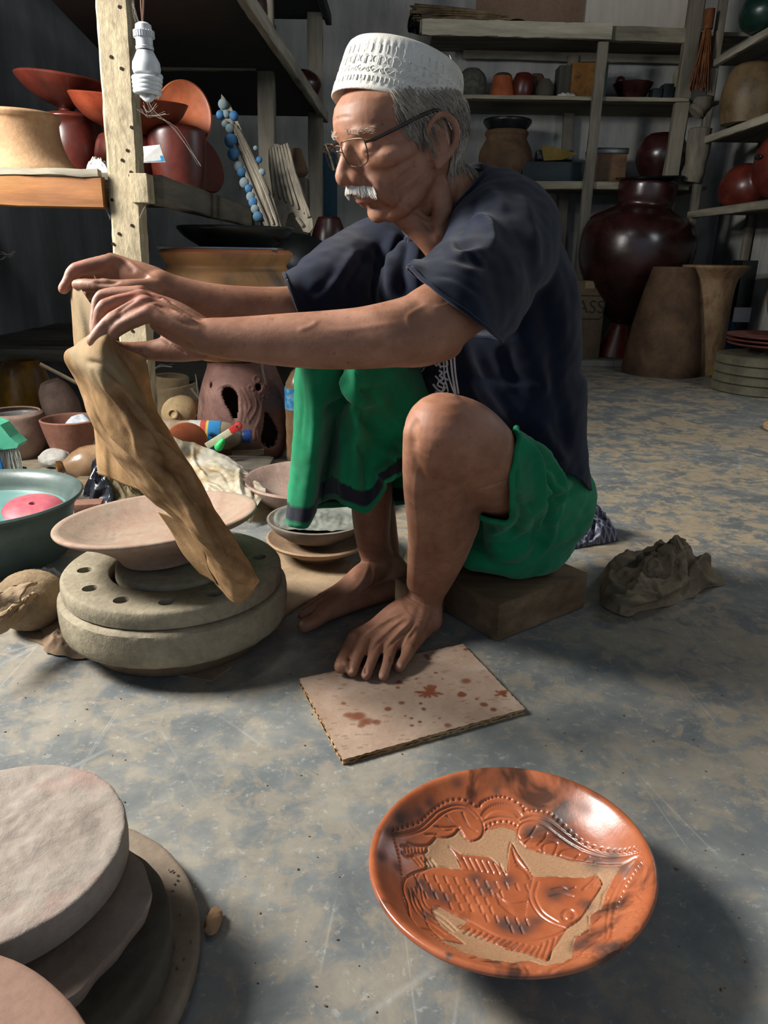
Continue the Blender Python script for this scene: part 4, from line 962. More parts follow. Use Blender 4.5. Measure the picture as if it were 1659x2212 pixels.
md = dob.modifiers.new('s', 'SOLIDIFY'); md.thickness = .0025; md.offset = 0
# ================================================================ FOREGROUND AND WORK AREA
def clay(name, cols, **k):
    a = dict(scale=7, rough=.82, bump=.35, bscale=70, fine=.22, spec=.25); a.update(k); return mat(name, cols, **a)
C_PINK = clay('pinkish_clay', ['7d6a5e', '957c70', 'a38a7c', '8f8478']); C_GREY = clay('grey_wheel_clay', ['736a58', '8d836e', 'a29880'], bump=.6, bscale=90, fine=.3)
C_TAN = clay('tan_bisque', ['8a6a4c', 'a58361', 'b79673'], scale=5); C_CREAM = clay('dusty_cream_clay', ['857257', 'a08b6b', 'b29c7c'], bump=.5)
C_RED = clay('burnished_red', ['3c1711', '521f16', '63291d'], rough=.38, bump=.08, spec=.45, fine=.12); C_ORANGE = clay('orange_terracotta', ['7d3e23', '975030', 'a5603a'], rough=.5, bump=.15, fine=.15)
C_MAROON = clay('maroon_glaze', ['1c0c0c', '2a1312', '351917'], rough=.28, bump=.1, spec=.5, fine=.15, bscale=24); C_BLACK = clay('black_burnished', ['0b0f0f', '131919', '1b2222'], rough=.3, bump=.08, spec=.5)
C_BROWN = clay('dull_brown_clay', ['3f3026', '56412f', '66503b']); C_SLIP = clay('grey_wet_slip', ['5f625c', '757870', '87897f'], scale=12, rough=.45, bump=.8, bscale=28)
DIRTW = wood('dusty_board', ['5f5240', '7d6d56', '948468'], 'X', bump=.4)
def polar(cx, cy, prof_, seg, mb=None):
    mb = mb or MB(); mb.lathe(prof_, (cx, cy, 0), seg); return mb
def sculpt_from(mb):
    S_ = Sculpt.__new__(Sculpt); S_.V = np.array([tuple(v) for v in mb.v], dtype=float); S_.F = np.array([f for f in mb.f if len(f) == 4], dtype=np.int64)
    F = S_.F; E = np.sort(np.concatenate([F[:, [0, 1]], F[:, [1, 2]], F[:, [2, 3]], F[:, [3, 0]]]), axis=1); S_.E = np.unique(E, axis=0)
    n = len(S_.V); S_.deg = np.maximum(1, np.bincount(S_.E.ravel(), minlength=n).astype(float)); S_.C = np.zeros((n, 4)); S_.bvh = None; S_.N = None; return S_
def pxs(S_):
    "photo pixel of every vertex"
    V = S_.V-np.array([0, 0, CAMZ]); z = V @ np.array(CF); return np.stack([829.5+FPX*(V @ np.array(CR))/z, 1106-FPX*(V @ np.array(CU))/z], 1)
def inpoly(P, poly):
    x, y = P[:, 0], P[:, 1]; c = np.zeros(len(P), bool); n = len(poly); j = n-1
    for i in range(n):
        xi, yi = poly[i]; xj, yj = poly[j]
        k = ((yi > y) != (yj > y)) & (x < (xj-xi)*(y-yi)/((yj-yi) if abs(yj-yi) > 1e-9 else 1e-9)+xi); c ^= k; j = i
    return c
def tint_mat(name, cols, rough, scale=7, bump=.3, bscale=80, fine=.2, spec=.35, rough2=None, smoke=None):
    g = NT(name); v = g.coord(); n1 = g.noise(v, scale, 6, .6, .4); n2 = g.noise(v, bscale, 5, .7)
    k = len(cols); c = g.ramp(n1, [(0.32+0.36*i/max(1, k-1), cols[i]) for i in range(k)])
    if smoke:
        sm = g.ramp(g.noise(g.coord((1, 1, 1), (0, 0, .3)), smoke[0], 4, .55, .8), [(smoke[1], (0, 0, 0, 1)), (smoke[1]+.1, (.85, .85, .85, 1))]); c = g.mix(sm, c, smoke[2])
    c = g.mix(1.0, c, g.ramp(n2, [(0.3, (1-fine, 1-fine, 1-fine, 1)), (0.7, (1, 1, 1, 1))]), 'MULTIPLY')
    a = g.n('Attribute', attribute_name='tint'); c = g.mix(a.outputs['Alpha'], c, a.outputs['Color'])
    r = rough
    if rough2 is not None:
        mr = g.n('MapRange'); g.l(a.outputs['Alpha'], mr.inputs[0]); mr.inputs[3].default_value = rough; mr.inputs[4].default_value = rough2; r = mr.outputs[0]
    return g.fin(c, r, g.bump(n2, bump, .002), Specular_IOR_Level=spec)
# ---- fish plate
PC = Vector((.141, .612, 0)); PR_ = .1446
tilt = euler(-2.0, -4.0, 0)
pf = [(.050, .0), (.062, .0), (.066, .004), (.085, .016), (.112, .036), (.132, .051), (.1405, .0565), (.1445, .0595), (.1452, .0625), (.1435, .0652), (.1395, .0655), (.1355, .063)]
inner = cr([(.1355, .063), (.124, .053), (.105, .0395), (.085, .0305), (.06, .0255), (.03, .0235), (0.0005, .023)], 150)
pl = MB(); pl.lathe(cr(pf, 26)[:-1]+[(max(0, a), b) for a, b in inner], (0, 0, 0), 560, tilt, sx=1.015, sy=.99)
for i, v in enumerate(pl.v): pl.v[i] = (v[0]+PC.x, v[1]+PC.y, v[2]+.006)
PS = sculpt_from(pl); PP = pxs(PS); K5 = lambda *p: [(780+x/2.37, 1640+y/2.37) for x, y in p]
ground = K5((325, 480), (345, 440), (385, 400), (440, 402), (480, 385), (505, 358), (530, 400), (560, 422), (600, 412), (625, 390), (640, 362), (720, 342), (795, 365), (802, 410), (850, 455), (930, 480), (1000, 492), (1060, 515), (1130, 525), (1240, 542), (1330, 545), (1290, 610), (1255, 680), (1225, 760), (1172, 800), (1165, 860), (1100, 910), (1080, 960), (1085, 1010), (1030, 1040), (940, 1055), (860, 1032), (760, 1040), (640, 1020), (520, 985), (420, 930), (370, 880), (340, 840), (300, 700), (290, 600), (330, 560))
fish = K5((1205, 590), (1150, 605), (1000, 600), (885, 598), (855, 560), (800, 480), (768, 425), (755, 480), (745, 575), (700, 540), (650, 500), (560, 490), (500, 480), (450, 445), (480, 490), (510, 560), (400, 550), (300, 570), (240, 600), (215, 660), (240, 740), (250, 800), (300, 860), (370, 880), (425, 922), (525, 943), (450, 885), (390, 830), (365, 770), (400, 752), (470, 790), (550, 830), (500, 860), (560, 880), (640, 920), (740, 970), (850, 990), (945, 1033), (990, 960), (1050, 870), (1120, 820), (1180, 730), (1235, 640), (1215, 600))
fr = np.linalg.norm(PS.V[:, :2]-np.array(PC)[:2], axis=1) < .14
up_ = np.zeros(len(PS.V), bool); up_[26*560:] = True
gm = inpoly(PP, ground) & ~inpoly(PP, fish) & up_
PS.V[gm, 2] -= .0011
rr_ = rng.random(gm.sum())[:, None]
PS.C[gm, :3] = np.array(hexc('86664a')[:3])*(1-rr_)+np.array(hexc('a07d5b')[:3])*rr_; PS.C[gm, 3] = .92
def cut(*p, w=.0011, a=-.0014): PS.sp(K5(*p), w, a, False)
for poly in (ground, fish): PS.sp(poly+[poly[0]], .0010, -.0010, False)
cut((880, 600), (862, 700), (900, 780), (960, 830), (1050, 865)); cut((905, 630), (890, 700), (930, 780), (1010, 835)); cut((240, 600), (300, 572), (400, 552), (560, 572), (745, 590)); cut((225, 610), (215, 660), (240, 740), (250, 800))
cut((470, 790), (560, 832), (700, 905), (850, 930), (980, 905), (1050, 870)); cut((980, 665), (1030, 655), (1060, 668), (1095, 655)); cut((970, 700), (1030, 690), (1085, 702)); cut((1140, 660), (1180, 625), (1205, 592), (1212, 600), (1185, 640)); cut((1135, 668), (1185, 655), (1230, 645))
cut(*[(1062+33*math.cos(t*.5), 798+30*math.sin(t*.5)) for t in range(14)])
cut(*[(1062+25*math.cos(t*.5), 798+22*math.sin(t*.5)) for t in range(14)])
for k in range(11):      # tail swirls
    t = k/10; 
for (dx, dy) in ((0, 0), (18, -12), (38, -22), (60, -32)): cut((245+dx, 665+dy*.4), (262+dx, 740+dy*.3), (300+dx, 800+dy), (370+dx, 850+dy), (430+dx, 895+dy*.6))
for rr in range(7):      # scales
    for k in range(12):
        x = 275+k*52+(rr % 2)*24; y = 600+rr*44+(x-275)*.10
        if x > 850: continue
        top_ = 575; bot = 790 if x < 480 else 790+(x-480)*.36
        if x < 420 and y > 700: continue
        if y < bot-22 and y > top_ and not (690 < x < 860 and 690 < y < 800): cut((x-2, y-14), (x+5, y+4), (x+10, y+16), w=.0011, a=-.0016)
for k in range(6): cut((690+k*4, 690+k*10), (760+k*4, 740+k*11), (850-k*2, 730+k*13))           # side fin
for k in range(7): cut((520+k*32, 500+k*6), (550+k*32, 560+k*6))
for k in range(5): cut((775+k*6, 460+k*22), (800+k*18, 530+k*14), (862, 590+k*6))
for k in range(15): cut((560+k*31, 868+k*9 if k < 11 else 960-(k-11)*16), (528+k*31, 893+k*9 if k < 8 else 900+k*9))
curveA = [(160, 385), (230, 378), (300, 352), (360, 300), (400, 265), (480, 237), (560, 250), (610, 300), (628, 350), (615, 395), (575, 418), (530, 400), (505, 360)]
cut(*curveA); cut((165, 392), (240, 388), (320, 362), (375, 318), (420, 280), (480, 255), (540, 262), (590, 300))
for s in ([(378, 345), (440, 350), (490, 345), (500, 355), (470, 390), (420, 402), (385, 385)], [(330, 385), (375, 385), (380, 405), (350, 435), (290, 442), (240, 430)], [(520, 275), (550, 340), (590, 368)], [(440, 290), (470, 325), (500, 345)], [(395, 345), (430, 365), (470, 360)], [(205, 445), (330, 447), (325, 480), (240, 500), (210, 480)], [(240, 500), (300, 480), (350, 510), (390, 550)]): cut(*s)
for k in range(6): cut((225+k*18, 452), (227+k*18, 478))
for k in range(5): cut((262+k*24, 500+k*2), (300+k*20, 545))
curveB = [(800, 380), (815, 340), (850, 322), (900, 320), (950, 345), (1000, 385), (1080, 440), (1180, 485), (1290, 500), (1420, 480)]
cut(*curveB); cut((820, 310), (880, 292), (950, 310), (1010, 350), (1080, 405), (1160, 455), (1260, 488), (1350, 488), (1425, 472))
for s in ([(800, 385), (820, 410), (860, 395), (895, 345)], [(840, 430), (870, 400)], [(905, 440), (940, 405), (950, 380)], [(850, 455), (900, 460), (930, 478), (935, 440), (990, 425), (1005, 440), (985, 490)], [(1010, 495), (1030, 470), (1080, 460), (1130, 470)], [(1100, 505), (1115, 490)], [(1150, 515), (1170, 500)], [(1195, 525), (1225, 508)], [(1015, 492), (1120, 525), (1240, 542), (1330, 540), (1410, 500)]): cut(*s)
for k in range(21):      # sunburst
    a = math.radians(200+140*k/20); cut((718+92*math.cos(a), 330+62*math.sin(a)*1.0-10), (718+108*math.cos(a), 330+92*math.sin(a)-10), w=.0012)
cut((625, 320), (660, 305), (715, 296), (780, 305), (810, 320)); cut((640, 362), (660, 345), (720, 335), (795, 350))
cut((1430, 500), (1385, 560), (1340, 640), (1300, 740), (1285, 830), (1280, 900), (1250, 940)); cut((1420, 495), (1370, 560), (1315, 640), (1270, 740), (1258, 830), (1255, 920))
for s in ([(1290, 655), (1330, 625), (1370, 600)], [(1230, 750), (1262, 712)], [(1180, 850), (1230, 800)], [(1160, 935), (1230, 900)], [(1130, 985), (1215, 925)], [(1100, 905), (1160, 880), (1165, 800)], [(1225, 765), (1240, 690), (1265, 660)], [(770, 1060), (800, 1045), (830, 1085)], [(845, 1055), (860, 1085), (910, 1085)], [(560, 1020), (600, 1010)], [(620, 1035), (700, 1040), (740, 1050)], [(1100, 990), (1170, 990), (1200, 975)]): cut(*s)
for k in range(9): cut((970+k*18, 1085-k*9), (985+k*18, 1070-k*10))
def dots(p, n, r=.0021, dpt=-.0022):
    for q in cr(K5(*p), n):
        P = PS.onsurf([tuple(q)]); PS.stroke(P, r*.75, dpt)
dots([(165, 362), (230, 345), (300, 322), (345, 280), (390, 245), (450, 212), (530, 208), (600, 245), (615, 225), (650, 205), (700, 192), (760, 202), (830, 243), (840, 268), (880, 262), (950, 272), (1010, 312), (1080, 382), (1160, 438), (1260, 466), (1340, 470), (1405, 456)], 56)
dots([(1437, 535), (1395, 590), (1360, 645), (1325, 720), (1300, 790), (1293, 860), (1290, 920)], 18); dots([(645, 340), (690, 322), (750, 320), (795, 338)], 7); dots([(170, 410), (195, 500), (210, 600), (215, 700), (240, 775)], 20, .0016, -.0014); dots([(1095, 1000), (1150, 1010), (1200, 995), (1245, 970)], 6); dots([(370, 905), (450, 960), (540, 1000)], 9, .0016, -.0014)
K8 = lambda *p: [(1240+x/7.135, 1800+y/7.135) for x, y in p]
for s in ([(850, 905), (960, 870), (1095, 838)], [(1095, 838), (1040, 890), (975, 950)], [(975, 950), (1040, 1040), (820, 1115)], [(830, 1205), (960, 1170), (1075, 1130), (1085, 1190), (1000, 1210), (960, 1200)], [(890, 1225), (820, 1300)], [(925, 1280), (980, 1280), (1035, 1245)], [(795, 1440), (900, 1420), (990, 1395), (975, 1490), (780, 1530)], [(735, 1610), (820, 1610), (900, 1585)], [(650, 1675), (720, 1705), (800, 1710), (510, 1815)], [(690, 1835), (530, 1900)]):
    PS.sp(K8(*s), .0009, -.0010, False)
for (x, y, r, a) in ((225, 310, 34, .75), (165, 385, 26, .7), (300, 270, 24, .6), (350, 225, 22, .5), (110, 500, 20, .5), (180, 560, 20, .5), (480, 130, 22, .35), (690, 160, 14, .4), (880, 365, 26, .6), (930, 330, 20, .45), (1000, 300, 26, .35), (1210, 520, 34, .6), (1290, 500, 30, .6), (1350, 560, 24, .5), (985, 690, 26, .55), (1040, 665, 20, .4), (760, 620, 26, .5), (640, 650, 26, .6), (580, 600, 22, .4), (300, 640, 24, .6), (360, 690, 26, .6), (430, 720, 24, .5), (740, 850, 28, .65), (840, 870, 26, .6), (900, 830, 20, .45), (1130, 950, 30, .65), (1210, 960, 30, .65), (1290, 960, 26, .6), (1250, 1010, 22, .5), (1140, 740, 20, .4), (455, 1005, 10, .8), (330, 800, 22, .5), (260, 700, 20, .45), (1130, 250, 30, .3)):
    for k in range(4):
        q = K5((x+random.uniform(-1, 1)*r, y+random.uniform(-.7, .7)*r)); PS.paint(PS.onsurf(q), r*.00036*random.uniform(.6, 1.0), '2b2523', a*.7, 2)
PLATE = tint_mat('burnished_terracotta_plate', ['84452b', '9c5636', 'ad6644'], .27, 9, .12, 60, .12, .5, .7, (11, .56, '2a2320'))
fishplate = PS.build('carved_fish_plate', PLATE, None); tag(fishplate, 'shiny orange terracotta plate carved with a fish, on the floor in front', 'plate')
# ---- foot board
def flatpoly(name, pix, z, th_, m_, label=None, cat=None, par=None, jag=0.0, nn=3, group=None):
    P = [gp(x, y, z) for x, y in pix]; Q = []
    for i in range(len(P)):
        a, b = P[i], P[(i+1) % len(P)]
        for k in range(nn): Q.append(a.lerp(b, k/nn)+Vector((random.uniform(-jag, jag), random.uniform(-jag, jag), 0)))
    mb = MB(); mb.prism([(q.x, q.y) for q in Q], th_, (0, 0, z-th_)); o = mk(name, mb, m_, par, False)
    if label: tag(o, label, cat, group)
    return o
bq = [gp(x, y, .009) for x, y in ((646, 1466), (1000, 1391), (1134, 1531), (741, 1641))]
bd = MB(); nx_, ny_ = 190, 130; G = []
for j in range(ny_+1):
    row = []
    for i in range(nx_+1):
        u, v_ = i/nx_, j/ny_; p = (bq[0].lerp(bq[1], u)).lerp(bq[3].lerp(bq[2], u), v_)
        e = min(u, 1-u, v_, 1-v_)
        if e == 0: p = p+Vector((.0016*nz((p.x, p.y, 0), 130), .0016*nz((p.y, p.x, 3), 130), 0))
        row.append(p)
    G.append(row)
bd.grid(G); BS = sculpt_from(bd); BS.F = BS.F[:, ::-1]
def K4(*p): return [(560+x/2.183, 1100+y/2.183) for x, y in p]
for (x, y, r, a) in ((460, 975, .016, .8), (500, 1000, .014, .8), (420, 970, .012, .6), (550, 1005, .009, .7), (480, 1020, .008, .6), (665, 815, .008, .8), (650, 840, .006, .7), (975, 660, .007, .8), (832, 772, .004, .8), (865, 800, .003, .9), (975, 810, .009, .6), (950, 875, .009, .8), (1060, 920, .008, .8), (1105, 945, .007, .8), (1025, 895, .004, .8), (605, 942, .008, .8), (775, 942, .005, .8), (672, 912, .006, .7), (718, 985, .004, .8), (755, 1003, .005, .8), (720, 1020, .004, .8), (890, 1020, .008, .5), (740, 800, .003, .8), (785, 690, .008, .5), (800, 705, .006, .6), (690, 975, .003, .8), (400, 915, .007, .5), (760, 915, .004, .9), (850, 985, .003, .7)):
    for k in range(3):
        q = (x+random.uniform(-9, 9)*r/.01, y+random.uniform(-4, 4)*r/.01); P = [tuple(gp(560+q[0]/2.183, 1100+q[1]/2.183, .009))]; BS.paint(P, r*random.uniform(.45, .8), '6b3f2a', a, 5)
for (cx_, cy_, n_, L_) in ((800, 865, 16, 62), (1145, 870, 9, 40), (950, 872, 5, 24)):
    for k in range(n_):
        a = random.uniform(0, 2*PI); L = random.uniform(.4, 1)*L_; P = [tuple(gp(560+(cx_+t*L*math.cos(a))/2.183, 1100+(cy_+t*L*.6*math.sin(a))/2.183, .009)) for t in (0, .5, 1)]; BS.paint(P, .0030, '6b3a25', .95, 4)
for k in range(120):
    u, v_ = random.random(), random.random(); p = (bq[0].lerp(bq[1], u)).lerp(bq[3].lerp(bq[2], u), v_); BS.paint([tuple(p), tuple(p+Vector((.006, .001, 0)))], random.uniform(.0008, .0018), '6d5242', .6, 4)
BMAT = tint_mat('worn_plywood', ['8d7563', '9c8573', 'ab9684'], .8, 9, .4, 120, .15, .2)
board = BS.build('plywood_board', BMAT, None); board['label'] = 'square pale plywood board with brown stains under the front foot'; board['category'] = 'board'
em_ = MB()
for i in range(4):
    a, b = bq[i], bq[(i+1) % 4]; n_ = 60
    for L, (z0, z1, o_) in enumerate(((.0087, .0062, 0), (.0062, .0034, -.0008), (.0034, .0004, .0004))):
        R_ = []
        for z in (z0, z1):
            R_.append([a.lerp(b, k/n_)+Vector((0, 0, z-.009)) + ((a+b)/2-(bq[0]+bq[2])/2).normalized()*(o_+random.uniform(-.0012, .0012)) for k in range(n_+1)])
        em_.grid(R_)
em_.add([tuple(p-Vector((0, 0, .0086))) for p in bq], [(0, 1, 2, 3)])
mk('ply_layers', em_, wood('ply_edge', ['6d4a2e', 'a9875c', 'c2a57a'], 'X', bump=.6), board, False)
# ---- stool block
st = thing('wooden_block_stool', 'heavy rectangular wooden block the man sits on', 'stool', (.3, 1.35, 0))
SA, SB, SC = gp(1073, 1388), gp(1264, 1312), gp(1024, 1356); ex = (SB-SA).normalized(); ey = Vector((-ex.y, ex.x, 0))
WBLOCK = wood('dark_stained_block', ['5a4835', '755f48', '897258'], 'X', bump=.5, fine=.4)
m = MB(); R_ = Matrix((ex, ey, Vector((0, 0, 1)))).transposed(); c = SA+ex*.1225+ey*.075+Vector((0, 0, .0385)); m.box(c, (.245, .15, .075), R_, bev=.004); mk('block', m, WBLOCK, st)
m = MB(); m.box(SA+ex*.10+ey*.165+Vector((-.02, 0, .036)), (.32, .06, .070), R_, bev=.004); mk('rear_block', m, WBLOCK, st)
# ---- potter's wheel
WX, WY = -.371, 1.205
wheel = thing('potters_wheel', 'thick round two-tier clay turntable with drilled holes, left of the feet', 'turntable', (WX, WY, 0))
m = MB(); m.lathe(cr([(.150, .0), (.158, .006), (.166, .02), (.172, .036)], 8)+[(.1, .036)], (WX, WY, 0), 96, wob=.004); mk('foot', m, clay('brown_wheel_foot', ['564736', '6a5947', '7c6a55'], bump=.6), wheel)
m = MB(); m.lathe([(.170, .034), (.185, .036), (.193, .041), (.1965, .050), (.1975, .066), (.1975, .088), (.1965, .097), (.192, .101), (.188, .1025), (.1, .1025)], (WX, WY, 0), 160, wob=.003, fn=lambda p, a, i: p*(1+.0022*nz((p.x, p.y, p.z), 90))+Vector((0, 0, .0012*nz(p, 60)))); mk('lower_disc', m, C_GREY, wheel)
SOLV = 'FAST'
def boolean(mbA, mbB):
    a = bpy.data.meshes.new('a'); a.from_pydata([tuple(v) for v in mbA.v], [], mbA.f); b = bpy.data.meshes.new('b'); b.from_pydata([tuple(v) for v in mbB.v], [], mbB.f)
    for me in (a, b):
        bm = bmesh.new(); bm.from_mesh(me); bmesh.ops.remove_doubles(bm, verts=bm.verts, dist=1e-7); bmesh.ops.recalc_face_normals(bm, faces=bm.faces); bm.to_mesh(me); bm.free()
    oa = bpy.data.objects.new('a', a); ob = bpy.data.objects.new('b', b); COL.objects.link(oa); COL.objects.link(ob)
    md = oa.modifiers.new('x', 'BOOLEAN'); md.operation = 'DIFFERENCE'; md.object = ob; md.solver = SOLV; bpy.context.view_layer.update()
    ev = oa.evaluated_get(bpy.context.evaluated_depsgraph_get()); me = ev.to_mesh(); V = [tuple(v.co) for v in me.vertices]; F = [tuple(p.vertices) for p in me.polygons]; ev.to_mesh_clear()
    for o, me in ((oa, a), (ob, b)): bpy.data.objects.remove(o); bpy.data.meshes.remove(me)
    if not V: V, F = mbA.v, mbA.f
    r = MB(); r.add(V, F); return r
m = MB(); m.lathe([(.108, .1032), (.1835, .1032), (.187, .106), (.1885, .118), (.1875, .131), (.1845, .1345), (.181, .1352), (.112, .1352), (.109, .133)], (WX, WY, 0), 128, close=True)
hp = [gp(x, y, .135) for x, y in ((160, 1233), (173, 1277), (244, 1308), (357, 1311), (472, 1288), (573, 1202), (545, 1165))]; ha = [math.atan2(p.y-WY, p.x-WX) for p in hp]
angs = ha+[math.radians(a) for a in (48, 75, 102, 129)]
hb = MB()
for k, a in enumerate(angs): hb.lathe([(.0120, .108), (.0128, .14)], (WX+.150*math.cos(a), WY+.150*math.sin(a), 0), 20)
m = boolean(m, hb); mk('upper_disc', m, C_GREY, wheel)
m = MB(); m.lathe([(.098, .1035), (.102, .106), (.1035, .125), (.102, .141), (.098, .144), (.0, .144)], (WX+.004, WY, 0), 80, wob=.006); mk('inner_bat', m, C_GREY, wheel)
# ---- bowl on the wheel
bx, by = -.388, 1.203; tl = euler(-3, -4.5, 0)
m = MB(); pr = cr([(.0, 0), (.060, 0), (.068, .002), (.073, .010), (.088, .026), (.118, .046), (.146, .060), (.161, .0665)], 30)+cr([(.161, .0665), (.1665, .070), (.168, .0745), (.1645, .0775), (.157, .0765)], 10)[1:]+cr([(.157, .0765), (.140, .067), (.115, .054), (.085, .045), (.05, .041), (0, .040)], 40)[1:]
m.lathe(pr, (0, 0, 0), 128, tl, wob=.006, sx=1.02)
o_ = min(v[2] for v in m.v); m.v = [(v[0]+bx, v[1]+by, v[2]+.1445-o_) for v in m.v]
WB = sculpt_from(m)
def K1(*p): return [(x/2.37, 1000+y/2.37) for x, y in p]
for s in ([(568, 300), (560, 350), (553, 400)], [(568, 300), (650, 318), (760, 325), (860, 315)], [(590, 330), (585, 395)], [(592, 332), (640, 338)], [(592, 370), (625, 345)], [(600, 390), (632, 362)], [(570, 400), (585, 398)]): WB.sp(K1(*s), .0012, -.0014, False)
for (x, y) in ((550, 322), (640, 385), (900, 450), (740, 470), (830, 440), (700, 500)): WB.stroke(WB.onsurf(K1((x, y))), .002, -.0016)
WBM = tint_mat('pinkish_unfired_bowl', ['80705f', '94806f', '8f7666', 'a08c7c'], .85, 8, .35, 90, .15, .2)
bowl = WB.build('shallow_clay_bowl', WBM, None); tag(bowl, 'wide shallow unfired pinkish bowl resting on the turntable', 'bowl')
# ---- stack of discs, lower left
def disc(name, cx, cy, r, z0, z1, m_, label, rot=None, seg=120, ed=.004, wob=.006, rough_=.0012, grp=None, cat='disc', pits=None):
    mb = MB(); mb.lathe([(0, z0), (r-ed*2, z0), (r-ed, z0+ed*.5), (r-ed*.2, z0+ed*1.5), (r, (z0+z1)/2), (r-ed*.1, z1-ed*.8), (r-ed*.5, z1-ed*.2), (r-ed*1.4, z1)]+[(r*(1-k/26), z1) for k in range(2, 26)]+[(0, z1)], (cx, cy, 0), seg, wob=wob, fn=lambda p, a, i: p+Vector((p.x, p.y, 0)).normalized()*rough_*nz(p, 55, 3)*(1 if i > 3 else 0)+Vector((0, 0, (rough_*1.6*nz(p, 38, 7)+rough_*nz(p, 110, 2)) if i > 7 else 0)))
    o = mk(name, mb, m_, None, True, 50); tag(o, label, cat, grp); return o
C_D1 = clay('rosy_clay_disc', ['7f756a', '91857a', '958b80', '997f75'], scale=9, bump=.6, bscale=60); C_DK = clay('dark_clay_disc', ['3f3a32', '504a41', '605a4e'])
disc('clay_disc', -.3594, .5172, .1885, .0, .024, clay('brown_plaster_disc', ['5e5245', '7a6c5c', '8d7f6f']), 'widest clay disc at the bottom of the stack, lower left', grp='clay discs stacked lower left')
disc('clay_disc', -.331, .500, .139, .0245, .062, C_DK, 'dark grey-brown disc second from the bottom of the lower left stack', grp='clay discs stacked lower left')
m = MB()
def sheetfn(p, a, i): 
    k = 1+.05*math.sin(3*a+1.2)+.035*math.sin(7*a+.6)+.012*math.sin(17*a); return Vector((p.x*k, p.y*k, p.z+.006*math.sin(2*a)))
m.lathe([(0, .066), (.05, .066), (.10, .069), (.112, .078), (.116, .092), (.1175, .0985), (.113, .099), (.0, .099)], (-.335, .508, 0), 120, fn=sheetfn); tag(mk('torn_clay_slab', m, clay('beige_torn_clay', ['6e5f50', '86756a', '95857a']), None), 'ragged-edged beige slab third in the lower left disc stack', 'slab', 'clay discs stacked lower left')
disc('clay_disc', -.356, .544, .1165, .1015, .137, C_D1, 'rough rosy-grey thick disc on top of the lower left stack', ed=.003, rough_=.0016, grp='clay discs stacked lower left')
disc('clay_disc', -.345, .2205, .2045, .1395, .160, clay('smooth_terracotta_slab', ['7a5e50', '8a6c5d', '957768'], bump=.15), 'smooth pinkish disc cut off by the bottom left corner', ed=.004, rough_=.0004, wob=0)
# dry clay crumb
m = MB(); P0, P1 = gp(471, 1972), gp(452, 2030); m.ball((P0+P1)/2+Vector((0, 0, .006)), ((P0-P1).length/2, .0085, .007), euler(0, 0, math.degrees(math.atan2(P0.y-P1.y, P0.x-P1.x))), 20, 12, fn=lambda p: 1+.25*nz(p, 3.0, 5)); tag(mk('clay_crumb', m, C_TAN, None), 'small tan lump of dry clay on the floor beside the disc stack', 'clay lump')
for k in range(34):
    pass
db = MB()
for k in range(150):
    x, y = (random.uniform(360, 425), random.uniform(1880, 2100)) if k < 18 else (random.uniform(0, 1650), random.uniform(1420, 2200)); 
    if k < 18: p = gp(x, y, .0245)
    else: p = gp(x, y, .0)
    if k >= 18 and ((p-PC).length < .17 or (Vector((p.x+.35, p.y-.5, 0))).length < .21): continue
    s_ = random.uniform(.0005, .0014); db.ball(p+Vector((0, 0, s_*.5)), (s_*random.uniform(1, 2), s_, s_*.7), euler(0, 0, random.uniform(0, 180)), 6, 4)
tag(mk('clay_crumbs', db, clay('crumb_mix', ['3c2b20', '8a7a60']), None), 'tiny crumbs of clay scattered over the front of the floor', 'crumbs', kind='stuff')
# ---- cardboard and boards on the floor around the wheel
CARD = clay('brown_paper_card', ['6b5640', '85705a', '978169'], rough=.9, bump=.2)
flatpoly('cardboard_sheet', ((55, 1375), (110, 1358), (200, 1335), (330, 1300), (470, 1370), (500, 1440), (455, 1471), (400, 1462), (230, 1425), (130, 1410)), .003, .0028, CARD, 'brown cardboard sheet lying under the turntable', 'cardboard', jag=.002)
flatpoly('floor_board', ((570, 1195), (600, 1160), (760, 1215), (742, 1262), (655, 1302), (610, 1330), (560, 1290)), .006, .0055, clay('dusty_tan_board', ['7b6a52', '957f64', 'a58f73']), 'dusty tan board on the floor under the stacked clay bowls', 'board', jag=.001)
flatpoly('floor_plank', ((880, 1180), (1000, 1172), (1040, 1250), (905, 1300), (850, 1262)), .004, .0038, DIRTW, 'flat dusty plank between the man\'s feet and the block', 'plank', jag=.001)
